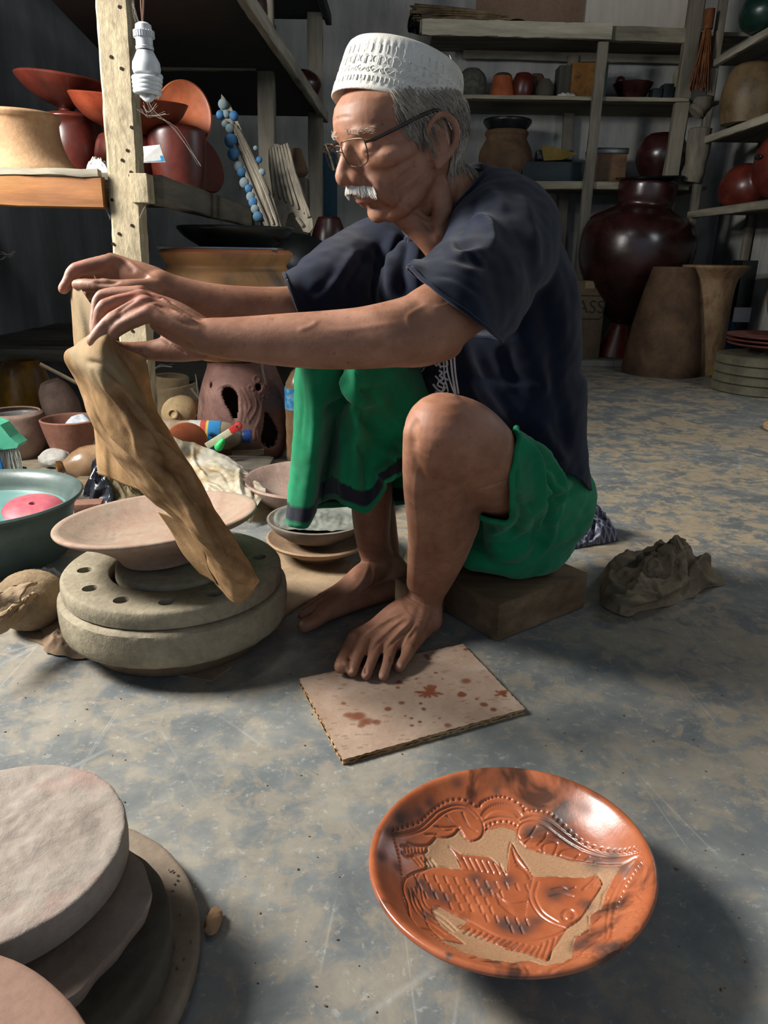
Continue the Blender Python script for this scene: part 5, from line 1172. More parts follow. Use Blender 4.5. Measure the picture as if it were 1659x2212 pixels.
# ---- the cloth in his hands
def loft(rows, nu, nv, mb=None, nzs=0, seed=0, fq=18):
    "rows of (px,py,Y) -> dense surface"
    R_ = [[tuple(at(*p)) for p in r] for r in rows]; A_ = [cr(r, nu) for r in R_]; out = []
    cols_ = [cr([A_[i][j] for i in range(len(A_))], nv) for j in range(nu)]
    mb = mb or MB(); G_ = []
    for i in range(nv):
        row = []
        for j in range(nu):
            p = Vector(cols_[j][i]); d = Vector((nz(p, fq, seed), nz(p, fq, seed+5), nz(p, fq, seed+9)*.5))*nzs; row.append(p+d)
        G_.append(row)
    mb.grid(G_); return mb
front = [[(215, 706, .945), (228, 700, .93), (238, 712, .915), (262, 742, .925), (318, 772, .95)],
         [(165, 745, .955), (188, 738, .925), (220, 755, .895), (270, 785, .91), (325, 815, .95)],
         [(140, 770, .965), (170, 782, .92), (215, 800, .885), (275, 840, .90), (334, 872, .95)],
         [(162, 822, .985), (190, 840, .935), (235, 862, .895), (300, 885, .905), (362, 925, .95)],
         [(190, 890, .985), (215, 905, .93), (270, 925, .89), (330, 945, .905), (398, 985, .95)],
         [(222, 960, .985), (250, 975, .93), (310, 985, .895), (370, 1005, .91), (437, 1050, .955)],
         [(262, 1012, .985), (300, 1030, .935), (350, 1040, .90), (410, 1065, .915), (472, 1105, .955)],
         [(305, 1062, .985), (350, 1085, .94), (400, 1105, .905), (450, 1125, .92), (510, 1165, .955)],
         [(375, 1120, .99), (405, 1145, .95), (440, 1165, .915), (485, 1180, .925), (535, 1212, .955)],
         [(432, 1165, .99), (445, 1195, .96), (470, 1215, .925), (505, 1222, .93), (548, 1238, .955)],
         [(446, 1215, 1.0), (470, 1245, .97), (495, 1258, .945), (528, 1255, .94), (556, 1252, .955)],
         [(462, 1262, 1.02), (482, 1280, 1.0), (508, 1300, .975), (535, 1285, .965), (558, 1256, .96)]]
cm = loft(front, 90, 170, None, .004, 2, 16)
CS = sculpt_from(cm)
for pts, w_, a_ in (([(205, 800), (250, 860), (290, 930), (300, 990)], .006, .004), ([(240, 830), (320, 920), (370, 1000)], .006, -.004), ([(300, 870), (340, 950), (400, 1010), (440, 1090)], .006, .004), ([(190, 860), (230, 940), (290, 1000), (350, 1060)], .005, -.003), ([(330, 1000), (380, 1050), (430, 1130), (470, 1200)], .005, .004), ([(400, 1040), (450, 1110), (480, 1170)], .004, -.004), ([(250, 750), (290, 800), (310, 850)], .004, -.003), ([(180, 780), (220, 790), (270, 830)], .004, -.003), ([(440, 1110), (475, 1150), (500, 1210)], .003, -.003), ([(355, 1090), (410, 1130), (455, 1190)], .004, .003), ([(300, 960), (360, 975), (400, 1005)], .003, -.002), ([(280, 930), (330, 935), (375, 960)], .003, .002)): CS.sp(pts, w_, a_*1.5, True)
CS.noise(20, .0035, 4); CS.noise(60, .0012, 8)
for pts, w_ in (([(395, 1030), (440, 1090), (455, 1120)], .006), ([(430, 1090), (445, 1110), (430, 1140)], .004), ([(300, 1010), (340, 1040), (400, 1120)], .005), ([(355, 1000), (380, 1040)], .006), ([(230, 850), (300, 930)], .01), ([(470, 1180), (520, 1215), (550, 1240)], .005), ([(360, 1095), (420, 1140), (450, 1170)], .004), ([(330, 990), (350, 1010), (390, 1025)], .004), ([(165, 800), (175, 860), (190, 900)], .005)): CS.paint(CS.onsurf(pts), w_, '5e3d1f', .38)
for pts, w_ in (([(205, 720), (160, 760), (200, 800), (240, 790)], .02), ([(270, 820), (310, 870)], .008)): CS.paint(CS.onsurf(pts), w_, 'a99c7c', .6)
g = NT('tan_damp_cloth'); v = g.coord(); n1 = g.noise(v, 9, 7, .62, .8); n2 = g.noise(v, 420, 3, .6); n3 = g.noise(v, 30, 6, .65, 1.0)
c = g.ramp(g.mix(.45, n1, n3), [(0.34, '866744'), (0.46, 'a28058'), (0.58, 'b9966d'), (0.70, 'c7aa82')]); a_ = g.n('Attribute', attribute_name='tint'); c = g.mix(a_.outputs['Alpha'], c, a_.outputs['Color'])
CLOTH = g.fin(c, .75, g.bump(g.mix(.5, n2, n3), .35, .002), Specular_IOR_Level=.2)
# thin cloth lets some light through
tr = g.n('BsdfTranslucent'); g.l(c, tr.inputs[0]); mx = g.n('MixShader'); mx.inputs[0].default_value = .38; g.l(g.b.outputs[0], mx.inputs[1]); g.l(tr.outputs[0], mx.inputs[2]); g.l(mx.outputs[0], g.out.inputs[0])
cloth = thing('damp_cloth', 'long twisted tan cloth hanging from both of the man\'s hands', 'cloth', tuple(at(300, 900, .95)))
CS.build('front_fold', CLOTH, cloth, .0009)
backp = [[(157, 606, 1.13), (166, 612, 1.12), (185, 640, 1.09), (205, 668, 1.06), (228, 700, 1.0)],
         [(152, 640, 1.13), (164, 645, 1.11), (188, 670, 1.09), (212, 705, 1.06), (240, 735, 1.01)],
         [(157, 700, 1.13), (172, 700, 1.10), (198, 720, 1.09), (225, 745, 1.06), (255, 775, 1.02)],
         [(166, 770, 1.13), (185, 775, 1.10), (212, 790, 1.09), (240, 810, 1.06), (285, 850, 1.02)],
         [(192, 870, 1.13), (208, 880, 1.10), (232, 890, 1.09), (262, 905, 1.06), (310, 940, 1.02)],
         [(203, 950, 1.13), (218, 955, 1.10), (238, 965, 1.09), (268, 985, 1.06), (320, 1020, 1.02)],
         [(214, 1025, 1.14), (230, 1030, 1.11), (248, 1038, 1.10), (275, 1050, 1.07), (330, 1070, 1.03)]]
bm2 = loft(backp, 60, 90, None, .004, 7, 16); BS2 = sculpt_from(bm2)
BS2.paint([tuple(at(190, 680, 1.09))], .06, 'a39a80', .6); BS2.build('hanging_fold', CLOTH, cloth, .0009)
under = [[(340, 1105, 1.02), (372, 1118, 1.00), (430, 1160, .985)], [(368, 1150, 1.03), (400, 1165, 1.01), (445, 1200, .985)], [(395, 1195, 1.035), (420, 1205, 1.015), (452, 1230, .995)], [(435, 1242, 1.04), (450, 1250, 1.02), (470, 1262, 1.0)]]
um = loft(under, 24, 40, None, .002, 3, 20); US = sculpt_from(um); US.build('lower_fold', CLOTH, cloth, .0009)
# ================================================================ POTS AND CLUTTER
def sil(cx, Y, pts, z0=None, zoff=0.0):
    "photo half-widths and rows on a vertical axis -> metric (r,z) pairs, bottom first"
    out = []
    for hw, py in pts:
        a = at(cx, py, Y); b = at(cx+1, py, Y); out.append((hw*(b.x-a.x), a.z+zoff))
    out.sort(key=lambda t: t[1])
    if z0 is not None:
        d = out[0][1]; H_ = out[-1][1]; out = [(r, z0+(z-d)*(H_-z0)/(H_-d)) for r, z in out]
    return out
def pot(name, label, cat, cx, Y, pts, m_, z0=None, wall=.008, group=None, seg=56, tilt=None, n=34, wob=.006, lid=None, par=None, closed=False, cut=None, cyb=None):
    s_ = sil(cx, Y, pts, z0); x = at(cx, cyb if cyb else pts[-1][1], Y).x; zb = s_[0][1]
    pr = [(max(.001, a), b-zb) for a, b in cr(s_, n)]
    P = [(0, 0)]+pr
    if closed: P += [(0, pr[-1][1])]
    else: P += [(max(.001, r-wall*.5), z+wall*.35) for r, z in pr[-1:]]+[(max(.001, r-wall), max(wall, z)) for r, z in reversed(pr)]+[(0, wall)]
    mb = MB(); mb.lathe(P, (0, 0, 0), seg, tilt, wob=wob); mb.v = [(v[0]+x, v[1]+Y, v[2]) for v in mb.v]
    o_ = min(v[2] for v in mb.v); mb.v = [(v[0], v[1], v[2]-o_+zb) for v in mb.v]
    o = mk(name, mb, m_, par, True, 50)
    if par is None: tag(o, label, cat, group)
    return o
SHZ = ZS+.0095
# ---- on the left rack shelf
g1 = 'red bowls and pots on the left rack shelf'
o = pot('upturned_pot', 'cream-tan pot standing upside down on the left shelf', 'pot', 45, 2.36, [(88, 246), (92, 250), (90, 256), (86, 264), (88, 290), (100, 318), (118, 336), (124, 343)], C_TAN, z0=SHZ+.012, closed=True)
m = MB(); x = at(45, 345, 2.36).x; m.lathe([(.19, SHZ), (.2, SHZ+.003), (.203, SHZ+.009), (.198, SHZ+.014), (.15, SHZ+.0145)], (x, 2.36, 0), 64, wob=.01); mk('rim', m, clay('scorched_rim', ['6b2f22', 'a0653d', 'b08a63', '5b3a30'], scale=14, rough=.5), o)
pot('tall_red_pot', 'dark red pot under the pedestal bowl on the left shelf', 'pot', 168, 2.75, [(60, 252), (66, 256), (60, 268), (62, 300), (52, 345), (48, 358)], C_RED, z0=SHZ, group=g1)
o = pot('pedestal_bowl', 'wide shallow red bowl with a foot, topmost on the left shelf', 'bowl', 145, 2.70, [(104, 178), (101, 184), (86, 202), (56, 224), (24, 235), (15, 241), (24, 250)], C_RED, wall=.007, group=g1, tilt=euler(0, 6, 0), wob=.004)
pot('red_bowl', 'wide red bowl half hidden behind the front post', 'bowl', 282, 2.62, [(124, 222), (121, 228), (108, 252), (84, 274), (56, 288), (50, 294)], clay('red_orange_bowl', ['5d2416', '77331f', '874028'], rough=.4, bump=.1), tilt=euler(6, 5, 0), group=g1, wall=.008)
pot('red_pot', 'dark red pot under the wide bowl behind the post', 'pot', 290, 2.66, [(66, 296), (74, 310), (78, 335), (64, 365), (55, 380)], C_RED, z0=SHZ, group=g1)
pot('round_red_pot', 'rounded dark red pot with an orange lip, right end of the left shelf', 'pot', 388, 2.62, [(54, 278), (60, 282), (62, 296), (60, 330), (55, 370), (50, 392)], C_RED, z0=SHZ, group=g1)
m = MB(); R_ = euler(78, 0, 12); c = at(398, 252, 2.86); m.lathe([(0, -.01), (.086, -.01), (.100, -.002), (.103, .006), (.098, .010), (.088, .004), (.0, .002)], c, 64, R_, sx=.92, sy=1.15); o = tag(mk('standing_red_dish', m, C_ORANGE, None), 'orange dish standing on edge behind the round red pot', 'dish', g1)
m = MB(); m.box(Vector((c.x, 2.90, (SHZ+c.z-.12)/2)), (.10, .05, c.z-.12-SHZ), bev=.006); tag(mk('clay_block', m, C_BROWN, None), 'plain brown clay block propping the standing orange dish', 'block')
m = MB(); R_ = euler(74, 0, 65); c = at(438, 355, 2.95); m.lathe([(0, -.006), (.10, -.006), (.112, .002), (.108, .008), (.0, .004)], Vector((c.x, c.y, SHZ+.108)), 48, R_, sx=1, sy=.9); tag(mk('leaning_red_dish', m, C_RED, None), 'dark red dish seen edge-on at the shelf end', 'dish', g1)
PLASTIC = mat('thin_white_plastic', ['b7b4ad', 'cfcdc8'], 20, .35, .2, 60, fine=.1, spec=.5)
def crumple(name, outline, z0, hgt, m_, label, cat, n=46, fold=5.0, amp=.35, seed=1, group=None, Y=None, th_=.0012, strokes=(), par=None, rs=97, rnd=0, rw=.005, ra=.008):
    "crumpled cloth or plastic heap filling an outline of floor points"
    P = [Vector(p) for p in outline]; c = sum(P, Vector())/len(P); k = len(P); ring = cr([tuple(p) for p in P]+[tuple(P[0])], rs)[:-1]; rows = []
    for i in range(n):
        t = i/(n-1); row = []
        for j, q in enumerate(ring):
            q = Vector(q); p = c.lerp(q, t**.8); 
            rid = 1-abs(nz((p.x*fold*4, p.y*fold*4, seed), 1, seed)); rid2 = 1-abs(nz((p.x*fold*9, p.y*fold*9, seed+3), 1, seed)); dome = (1-t**2.4)
            z = z0+hgt*(dome*(1-amp)+amp*(rid**2*.8+rid2**2*.4-.35)*(dome+.12)*1.6)
            lat = Vector((nz(p, fold*5, seed+7), nz(p, fold*5, seed+11), 0))*hgt*.25*(.3+t)
            row.append(Vector((p.x+lat.x, p.y+lat.y, max(z0+.0005, z))))
        rows.append(row)
    mb = MB(); mb.grid(rows, closeu=True); S_ = sculpt_from(mb)
    S_.V[:, 2] = np.maximum(S_.V[:, 2], z0+.0004)
    for s_ in strokes: S_.sp(*s_)
    ax = max(((a-b) for a in P for b in P), key=lambda d: d.length).normalized()
    for k_ in range(rnd):
        o0 = P[random.randrange(k)].lerp(c, random.uniform(.15, 1)); dr = (ax+Vector((random.uniform(-.7, .7), random.uniform(-.7, .7), 0))).normalized(); L_ = random.uniform(.05, .14); sd = Vector((-dr.y, dr.x, 0))*random.uniform(-.03, .03); q_ = []
        for t_ in (-.5, -.2, .1, .5):
            w_ = o0+dr*(L_*t_)+sd*(t_*t_*4-.5); hh = z0; dd = np.hypot(S_.V[:, 0]-w_.x, S_.V[:, 1]-w_.y); q_.append((w_.x, w_.y, float(S_.V[int(np.argmin(dd)), 2])))
        S_.stroke([tuple(v__) for v__ in cr(q_, 10)], rw*random.uniform(.7, 1.3), ra*random.choice((1, 1, -1))*random.uniform(.6, 1.2))
    S_.V[:, 2] = np.maximum(S_.V[:, 2], z0+.0004)
    o = S_.build(name, m_, par)
    if par is None: tag(o, label, cat, group)
    return o
crumple('plastic_bag', [at(x, 352, Y) for x, Y in ((186, 2.2), (232, 2.2), (236, 2.32), (184, 2.32))], SHZ, .045, PLASTIC, 'small clear plastic bag on the shelf left of the post', 'bag', 20, 8, .4, 3)
pc = thing('paper_card', 'white card printed pink and blue leaning on the shelf by the post', 'card', tuple(at(330, 352, 2.25)))
m = MB(); A_, B_, C_, D_ = at(300, 318, 2.24), at(345, 313, 2.26), at(357, 350, 2.22), at(300, 352, 2.18); m.add([A_, B_, C_, D_]+[p+Vector((0, .002, .001)) for p in (A_, B_, C_, D_)], [(3, 2, 1, 0), (4, 5, 6, 7), (0, 1, 5, 4), (1, 2, 6, 5), (2, 3, 7, 6), (3, 0, 4, 7)]); mk('card', m, mat('card_white', ['c9c8c4'], 5, .6), pc, False)
def bil(u, v_): return (A_.lerp(B_, u)).lerp(D_.lerp(C_, u), v_)+Vector((0, -.0012, -.0003))
for nm, (u0, v0, u1, v1), hx in (('pink_band', (.0, .42, .7, .62), 'b0508a'), ('blue_band', (.35, .62, .98, .95), '2f86b8'), ('dark_band', (.0, .62, .35, .95), '3a3550')):
    m = MB(); m.add([bil(u0, v0), bil(u1, v0), bil(u1, v1), bil(u0, v1)], [(0, 1, 2, 3)]); mk(nm, m, mat('ink_'+nm, [hx], 5, .5), pc, False)
# ---- energy-saving lamp hanging by its wire
LY = 1.72; lb = thing('hanging_lamp', 'unlit spiral energy-saving bulb in a white socket hanging by a wire', 'lamp', tuple(at(318, 130, LY)))
WPL = mat('white_plastic', ['b9bcc0', 'cdd0d3'], 9, .4, .05, fine=.08, spec=.5)
a = at(305, -60, LY); b = at(308, 50, LY); m = MB(); m.tube(cr([a, a.lerp(b, .5)+Vector((.003, 0, 0)), b], 10), .0022, 6); m.tube(cr([a+Vector((.004, 0, 0)), a.lerp(b, .5)+Vector((-.002, 0, 0)), b], 10), .0018, 6); mk('wire', m, mat('brown_flex', ['5b3f30', '7a5a48'], 20, .6), lb)
def axis_lathe(pts, p0, p1, m_, nm, seg=40, fn=None, par=None):
    ax = (p1-p0); L = ax.length; z = ax.normalized(); R_ = z.to_track_quat('Z', 'Y').to_matrix(); mb = MB(); mb.lathe([(r, t*L) for r, t in pts], p0, seg, R_, fn=fn); return mk(nm, mb, m_, par)
s0, s1, s2, s3 = at(319, 213, LY), at(318, 163, LY), at(313, 108, LY), at(309, 48, LY)
axis_lathe([(.0, 0), (.0175, 0), (.018, .10), (.0165, .13), (.0168, .45), (.0195, .46), (.0198, .66), (.0165, .70), (.0155, .9), (.010, .98), (.004, 1.0)], s2, s3, WPL, 'socket', par=lb)
m = MB(); 
for k in range(26):
    a_ = 2*PI*k/26; q = s2.lerp(s3, .56); m.box(q+Vector((math.cos(a_)*.0198, math.sin(a_)*.0198, 0)), (.0022, .0022, .012), rotm('Z', math.degrees(a_)))
mk('socket_ribs', m, WPL, lb)['kind'] = 'stuff'
axis_lathe([(.0, 0), (.020, 0), (.0265, .08), (.0285, .25), (.027, .5), (.021, .75), (.0165, .95), (.0, 1.0)], s1, s2, WPL, 'ballast', par=lb)
sp_ = []; N_ = 150
for k in range(N_):
    t = k/(N_-1); ang = 2*PI*4.3*t; q = s1.lerp(s0, .04+.78*t); r_ = .0265*(1-.12*t) ; sp_.append(q+Vector((math.cos(ang)*r_, math.sin(ang)*r_, 0)))
m = MB(); m.tube(sp_, .0052, 10); q = s0; m.tube(cr([sp_[-1], q+Vector((.01, 0, .004)), q+Vector((0, 0, -.002)), q+Vector((-.012, 0, .008))], 12), .0058, 10)
gl_ = mat('frosted_tube', ['c4c9cc', 'd9dddf'], 9, .25, 0, fine=.03, spec=.5); mk('spiral_tube', m, gl_, lb)
# cobwebs
cw = MB()
for (pts, Y) in ([[(215, 425), (232, 455), (238, 475)], 2.07], [[(200, 425), (205, 445)], 2.07], [[(325, 425), (312, 455), (303, 470)], 2.07], [[(322, 418), (308, 440), (300, 445)], 2.07], [[(318, 215), (330, 245), (380, 280), (430, 355)], 1.95], [[(300, 235), (325, 250), (360, 245)], 1.9], [[(310, 225), (322, 245), (335, 228)], 1.85], [[(0, 545), (20, 552), (32, 545)], 2.3], [[(0, 560), (12, 555)], 2.3], [[(330, 800), (345, 790), (372, 790)], 2.5], [[(422, 810), (430, 860), (440, 900)], 2.4], [[(415, 840), (432, 870), (428, 900)], 2.4], [[(563, 775), (568, 810), (575, 830)], 2.3], [[(290, 5), (296, 40), (304, 60)], 1.9]):
    q = [at(x, y, Y) for x, y in pts]
    for k in range(4): cw.tube(cr([p+Vector((random.uniform(-.006, .006), random.uniform(-.01, .01), random.uniform(-.006, .006))) for p in q], 10), .00022 if k else .0004, 4)
tag(mk('cobwebs', cw, mat('dusty_web', ['9a968c'], 5, .9), None), 'dusty cobweb threads hanging from the rack, post and lamp', 'cobweb', kind='stuff')
# ---- upper shelf pots and top
UZT = UZ+.021
for lab, cx, Y, pts in (('dark pot at the front of the high shelf, cut off by the frame top', 545, 3.2, [(30, -20), (34, 0), (32, 40), (22, 62)]), ('rounded dark pot on the high shelf right of the middle post', 612, 3.95, [(18, 118), (27, 130), (28, 150), (20, 180)]), ('largest dark maroon jar at the end of the high shelf', 655, 4.04, [(22, 155), (34, 170), (40, 195), (34, 225), (26, 240)])):
    pot('dark_pot', lab, 'pot', cx, Y, pts, C_MAROON, z0=UZT, group='dark pots on the high shelf')
pot('slim_black_vase', 'slim black vase beside the middle post on the high shelf', 'vase', 594, 3.75, [(4, 55), (5, 80), (9, 100), (10, 125)], C_BLACK, z0=UZT)
# ---- carved fans with blue beads
FANM = mat('striped_grey_brown_clay', ['4f4a42', '6e675a', '857d6d'], 3, .85, .3, 50, (6, 6, .8)); BLUE = mat('blue_paint', ['1a3a5c', '28587f', '4a6676'], 14, .7); BEADG = mat('grey_bead', ['55666b', '6d7b7d'], 10, .8)
def fan(label, outl, Y0, Y1, yA, yB, ridges, th_=.02, name='carved_leaf_panel'):
    dp = lambda y: Y0+(Y1-Y0)*(y-yA)/(yB-yA)
    t = thing(name, label, 'carving', tuple(at(outl[0][0], outl[0][1], dp(outl[0][1]))), 'carved leaf panels leaning behind the rack')
    P = [at(x, y, dp(y)) for x, y in outl]; n_ = len(P); back = [p+Vector((0, th_, 0)) for p in P]; mb = MB(); mb.add(P+back, [tuple(range(n_)), tuple(range(2*n_-1, n_-1, -1))]+[(i, i+n_, (i+1) % n_+n_, (i+1) % n_) for i in range(n_)]); mk('panel', mb, FANM, t, False)
    rb = MB()
    for r_ in ridges: rb.tube(cr([at(x, y, dp(y)-.004) for x, y in r_], 12), [.004]+[.0065]*10+[.003], 6)
    mk('ridges', rb, FANM, t)['kind'] = 'stuff'; return t, dp
tA, dA = fan('narrow carved panel edged with blue balls, leaning left of the middle post', [(478, 203), (496, 225), (512, 258), (530, 300), (560, 365), (590, 430), (608, 492), (572, 492), (548, 430), (520, 350), (492, 285), (476, 240)], 2.75, 2.62, 203, 492, [[(500, 262), (525, 320), (560, 400), (590, 485)], [(508, 270), (535, 330), (570, 405), (600, 488)], [(495, 290), (520, 345), (550, 420), (580, 488)], [(515, 280), (545, 340), (580, 420)]])
for (x, y, r, m_) in ((482, 225, 13, BEADG), (476, 248, 11, BLUE), (489, 246, 10, BEADG), (505, 250, 12, BLUE), (486, 268, 9, BEADG), (497, 278, 12, BEADG), (499, 304, 17, BLUE), (505, 333, 16, BLUE), (516, 360, 13, BEADG), (522, 372, 12, BLUE), (528, 395, 13, BEADG), (538, 408, 11, BLUE), (542, 425, 12, BEADG), (547, 437, 12, BLUE), (551, 452, 11, BEADG), (557, 468, 13, BLUE), (552, 320, 6, BEADG), (560, 345, 8, BLUE), (566, 372, 9, BEADG)):
    m = MB(); s_ = 2.6/1.12/1597; m.ball(at(x, y, dA(y)-.006), (r*s_*.9, r*s_*.55, r*s_*.9), None, 14, 8); mk('bead', m, m_, tA)
fan('broad feather-ribbed carved panel with a scooped foot, right of the middle post', [(580, 322), (592, 310), (603, 312), (620, 335), (635, 362), (650, 400), (662, 440), (675, 475), (676, 492), (668, 503), (655, 500), (643, 478), (634, 458), (624, 462), (618, 480), (614, 500), (600, 496), (592, 450), (586, 400), (580, 360)], 2.8, 2.68, 310, 503, [[(584+k*6, 322-k*2), (588+k*9, 370+k*4), (592+k*13, 420+k*8)] for k in range(7)]+[[(625, 350), (645, 400), (665, 470)], [(615, 340), (640, 400), (658, 455)], [(640, 470), (655, 490)]])
# ---- pierced stand, big orange pot, silver tray, black bowl
PSY = 2.50
ps = MB(); s_ = sil(530, PSY, [(73, 776), (72, 785), (75, 800), (86, 835), (93, 870), (98, 915), (99, 950), (93, 980), (84, 1000)], z0=0.0); px0 = at(530, 960, PSY).x
prc = cr(s_, 150); ps.lathe([(a, b) for a, b in prc], (px0, PSY, 0), 260); ps.f = [f for f in ps.f if len(f) == 4]; ps.mi = [0]*len(ps.f)
QS = sculpt_from(ps); PX = pxs(QS); KZ = lambda *p: [(320+x/4.879, 780+y/4.879) for x, y in p]
fr = QS.V[:, 1] < PSY
hole = np.zeros(len(QS.V), bool)
t1 = KZ((780, 330), (800, 285), (835, 272), (885, 290), (925, 335), (945, 400), (945, 500), (925, 608), (900, 590), (870, 530), (820, 450), (785, 380)); t2 = KZ((1240, 545), (1265, 560), (1300, 615), (1350, 690), (1380, 760), (1385, 830), (1350, 890), (1290, 918), (1235, 900), (1205, 860), (1200, 800), (1220, 720), (1232, 630)); t3 = KZ(*[(1166+33*math.cos(k*.5), 274+34*math.sin(k*.5)) for k in range(13)]); t4 = KZ(*[(657+14*math.cos(k*.5), 252+30*math.sin(k*.5)) for k in range(13)])
for k in range(4): QS.sp(t1+[t1[0]], .004, .0022, False)
for k in range(2): QS.sp(t2+[t2[0]], .004, .003, False)
for p_ in ([(620, 330), (640, 430), (630, 560)], [(650, 320), (690, 420), (740, 560), (850, 640)], [(720, 300), (740, 380), (790, 480), (880, 620)], [(700, 310), (700, 400), (650, 560), (640, 640)], [(960, 300), (1000, 360), (1030, 480), (1010, 640)], [(1000, 280), (1050, 380), (1080, 470), (1040, 560), (1060, 660)], [(1100, 300), (1140, 420), (1130, 520), (1060, 640)], [(1130, 330), (1180, 430), (1200, 560), (1130, 700), (1120, 830)], [(970, 450), (985, 540), (970, 640)], [(1210, 400), (1180, 560), (1150, 700), (1160, 860)], [(1230, 420), (1290, 470), (1400, 560)], [(1250, 380), (1330, 440), (1440, 540)], [(1280, 330), (1370, 400), (1430, 470)], [(740, 280), (820, 245), (900, 260), (960, 330), (985, 420)], [(730, 300), (770, 260)], [(1270, 480), (1360, 600), (1420, 720)], [(600, 340), (600, 450), (580, 560)]): QS.sp(KZ(*p_), .0022, -.0022, False)
for (cx_, cy_, rx, ry) in ((1145, 190, 32, 34), (1085, 285, 30, 30), (1195, 355, 26, 28), (1245, 262, 22, 28), (683, 180, 16, 28), (690, 275, 14, 22)): QS.sp(KZ(*[(cx_+rx*math.cos(k*.6), cy_+ry*math.sin(k*.6)) for k in range(11)]), .002, -.002, False)
for q in (t1, t2, t3, t4): hole |= inpoly(PX, q) & fr
QS.keep(~hole)
bt = PX  # second pair of openings on the far side so light can pass
STM = tint_mat('dusty_maroon_stand', ['4d352f', '65473f', '7a5c52'], .75, 8, .4, 70, .2, .3); stand = QS.build('pierced_pot_stand', STM, None, .014); tag(stand, 'dark reddish clay stand pierced with teardrop holes and a flower', 'stand')
zt_ = s_[-1][1]
ORP = NT('fire_clouded_orange_pot'); v = ORP.coord(); c = ORP.ramp(ORP.noise(v, 5, 5, .6, .5), [(0.35, '8f6a45'), (0.5, 'ab7c4e'), (0.62, 'b98858')]); c = ORP.mix(ORP.ramp(ORP.noise(v, 3.2, 4, .55, .8), [(.52, (0, 0, 0, 1)), (.66, (.9, .9, .9, 1))]), c, '4c4844'); sx_ = ORP.n('SeparateXYZ'); ORP.l(ORP.tc.outputs['Object'], sx_.inputs[0]); rz = ORP.mrange(sx_.outputs[2], .325, .345); c = ORP.mix(rz, c, ORP.ramp(ORP.noise(v, 6, 4, .5), [(.4, 'b06c3f'), (.6, 'c05f33')])); ORP = ORP.fin(c, .55, None)
pot('large_orange_pot', 'big wide orange clay pot with grey fire marks on the pierced stand', 'pot', 498, PSY, [(138, 542), (142, 547), (139, 556), (130, 568), (127, 577), (137, 590), (149, 610), (154, 640), (148, 680), (130, 720), (100, 755), (72, 774), (66, 780)], ORP, z0=zt_+.002, wall=.012, seg=96, n=50, cyb=700)
rz_ = at(498, 542, PSY).z
m = MB(); c = at(484, 537, PSY); m.box((c.x, PSY, rz_+.007), (.36, .26, .008), euler(0, 0, 3), bev=.002); tag(mk('metal_tray', m, mat('dull_aluminium', ['8b8d8c', 'a5a6a4'], 8, .35, .1, spec=.6, Metallic=.7), None), 'thin silvery tray lying across the mouth of the orange pot', 'tray')
o = pot('black_bowl', 'wide shallow black bowl on the tray above the orange pot', 'bowl', 510, PSY, [(125, 492), (123, 497), (110, 510), (90, 522), (78, 529)], C_BLACK, z0=rz_+.0125, wall=.008, seg=72)
m = MB(); c = at(638, 640, 2.9); m.lathe([(0, .03), (.10, .026), (.20, .0), (.245, -.02), (.252, -.014), (.20, .012), (.1, .036), (0, .04)], c, 72, euler(68, 0, 14)); o_ = min(v_[2] for v_ in m.v); m.v = [(v_[0], v_[1], v_[2]) for v_ in m.v]; tag(mk('large_black_dish', m, C_BLACK, None), 'big black dish standing on edge behind the orange pot', 'dish')
m = MB(); m.box((c.x, 3.02, (o_+.03)/2+.0), (.3, .16, o_+.02), bev=.01); tag(mk('clay_crate', m, C_DK, None), 'dark crate in the shade holding up the black dish', 'crate')
pot('shaded_jar', 'dark round jar in shadow behind the man\'s far shoulder', 'jar', 712, 3.6, [(24, 470), (38, 488), (46, 520), (44, 560), (30, 600), (26, 640)], C_MAROON, z0=0.0)
m = MB(); a = at(704, 330, 4.45); b = at(704, 470, 4.45); m.box((a.x, 4.45, (a.z+b.z)/2), (.12, .03, a.z-b.z), bev=.004); m.box((a.x, 4.45, b.z/2), (.05, .03, b.z)); tag(mk('teal_panel', m, mat('dark_teal_paint', ['0e2e3c', '143c4c'], 5, .6), None), 'narrow dark teal panel in the gap left of the man\'s face', 'panel')
pot('stacked_grey_pot', 'small grey pot with a knob behind the ribbed panel', 'pot', 642, 3.6, [(10, 322), (14, 335), (20, 355), (24, 372), (14, 385)], C_BROWN, z0=None); 
m = MB(); p_ = at(642, 385, 3.6); m.box((p_.x, 3.6, p_.z/2-.002), (.10, .12, p_.z), bev=.005); tag(mk('clay_plinth', m, C_DK, None), 'tall dark plinth under the small knobbed grey pot', 'plinth')
# ---- left floor clutter
m = MB()
cx_, Y = 58, 2.78
def starfn(p, a, i): k = 1+.20*max(0, math.cos(2.5*a*1.0+.7))**2*(1 if 2 < i < 20 else .4); return Vector((p.x*k, p.y*k, p.z))
s_ = sil(cx_, Y, [(34, 778), (44, 790), (52, 815), (58, 845), (56, 880), (46, 905)], z0=0.0); x0 = at(cx_, 870, Y).x
m.lathe([(0, 0)]+[(a, b) for a, b in cr(s_, 22)]+[(a-.012, b) for a, b in reversed(cr(s_, 22))]+[(0, .012)], (x0, Y, 0), 64, fn=starfn)
o = tag(mk('star_shaped_pot', m, mat('yellow_brown_paint', ['4c3320', '8a6418', '6d4a22', 'a07a1e'], 5, .4, .2, 40, spec=.45), None), 'yellow and brown angular pot at the far left of the floor', 'pot')
pot('grey_jug', 'dusty grey round jug behind the hanging cloth at left', 'jug', 156, 2.68, [(20, 822), (32, 832), (38, 850), (34, 872), (22, 892)], C_PINK, z0=0.0, closed=True, tilt=euler(10, -14, 0))
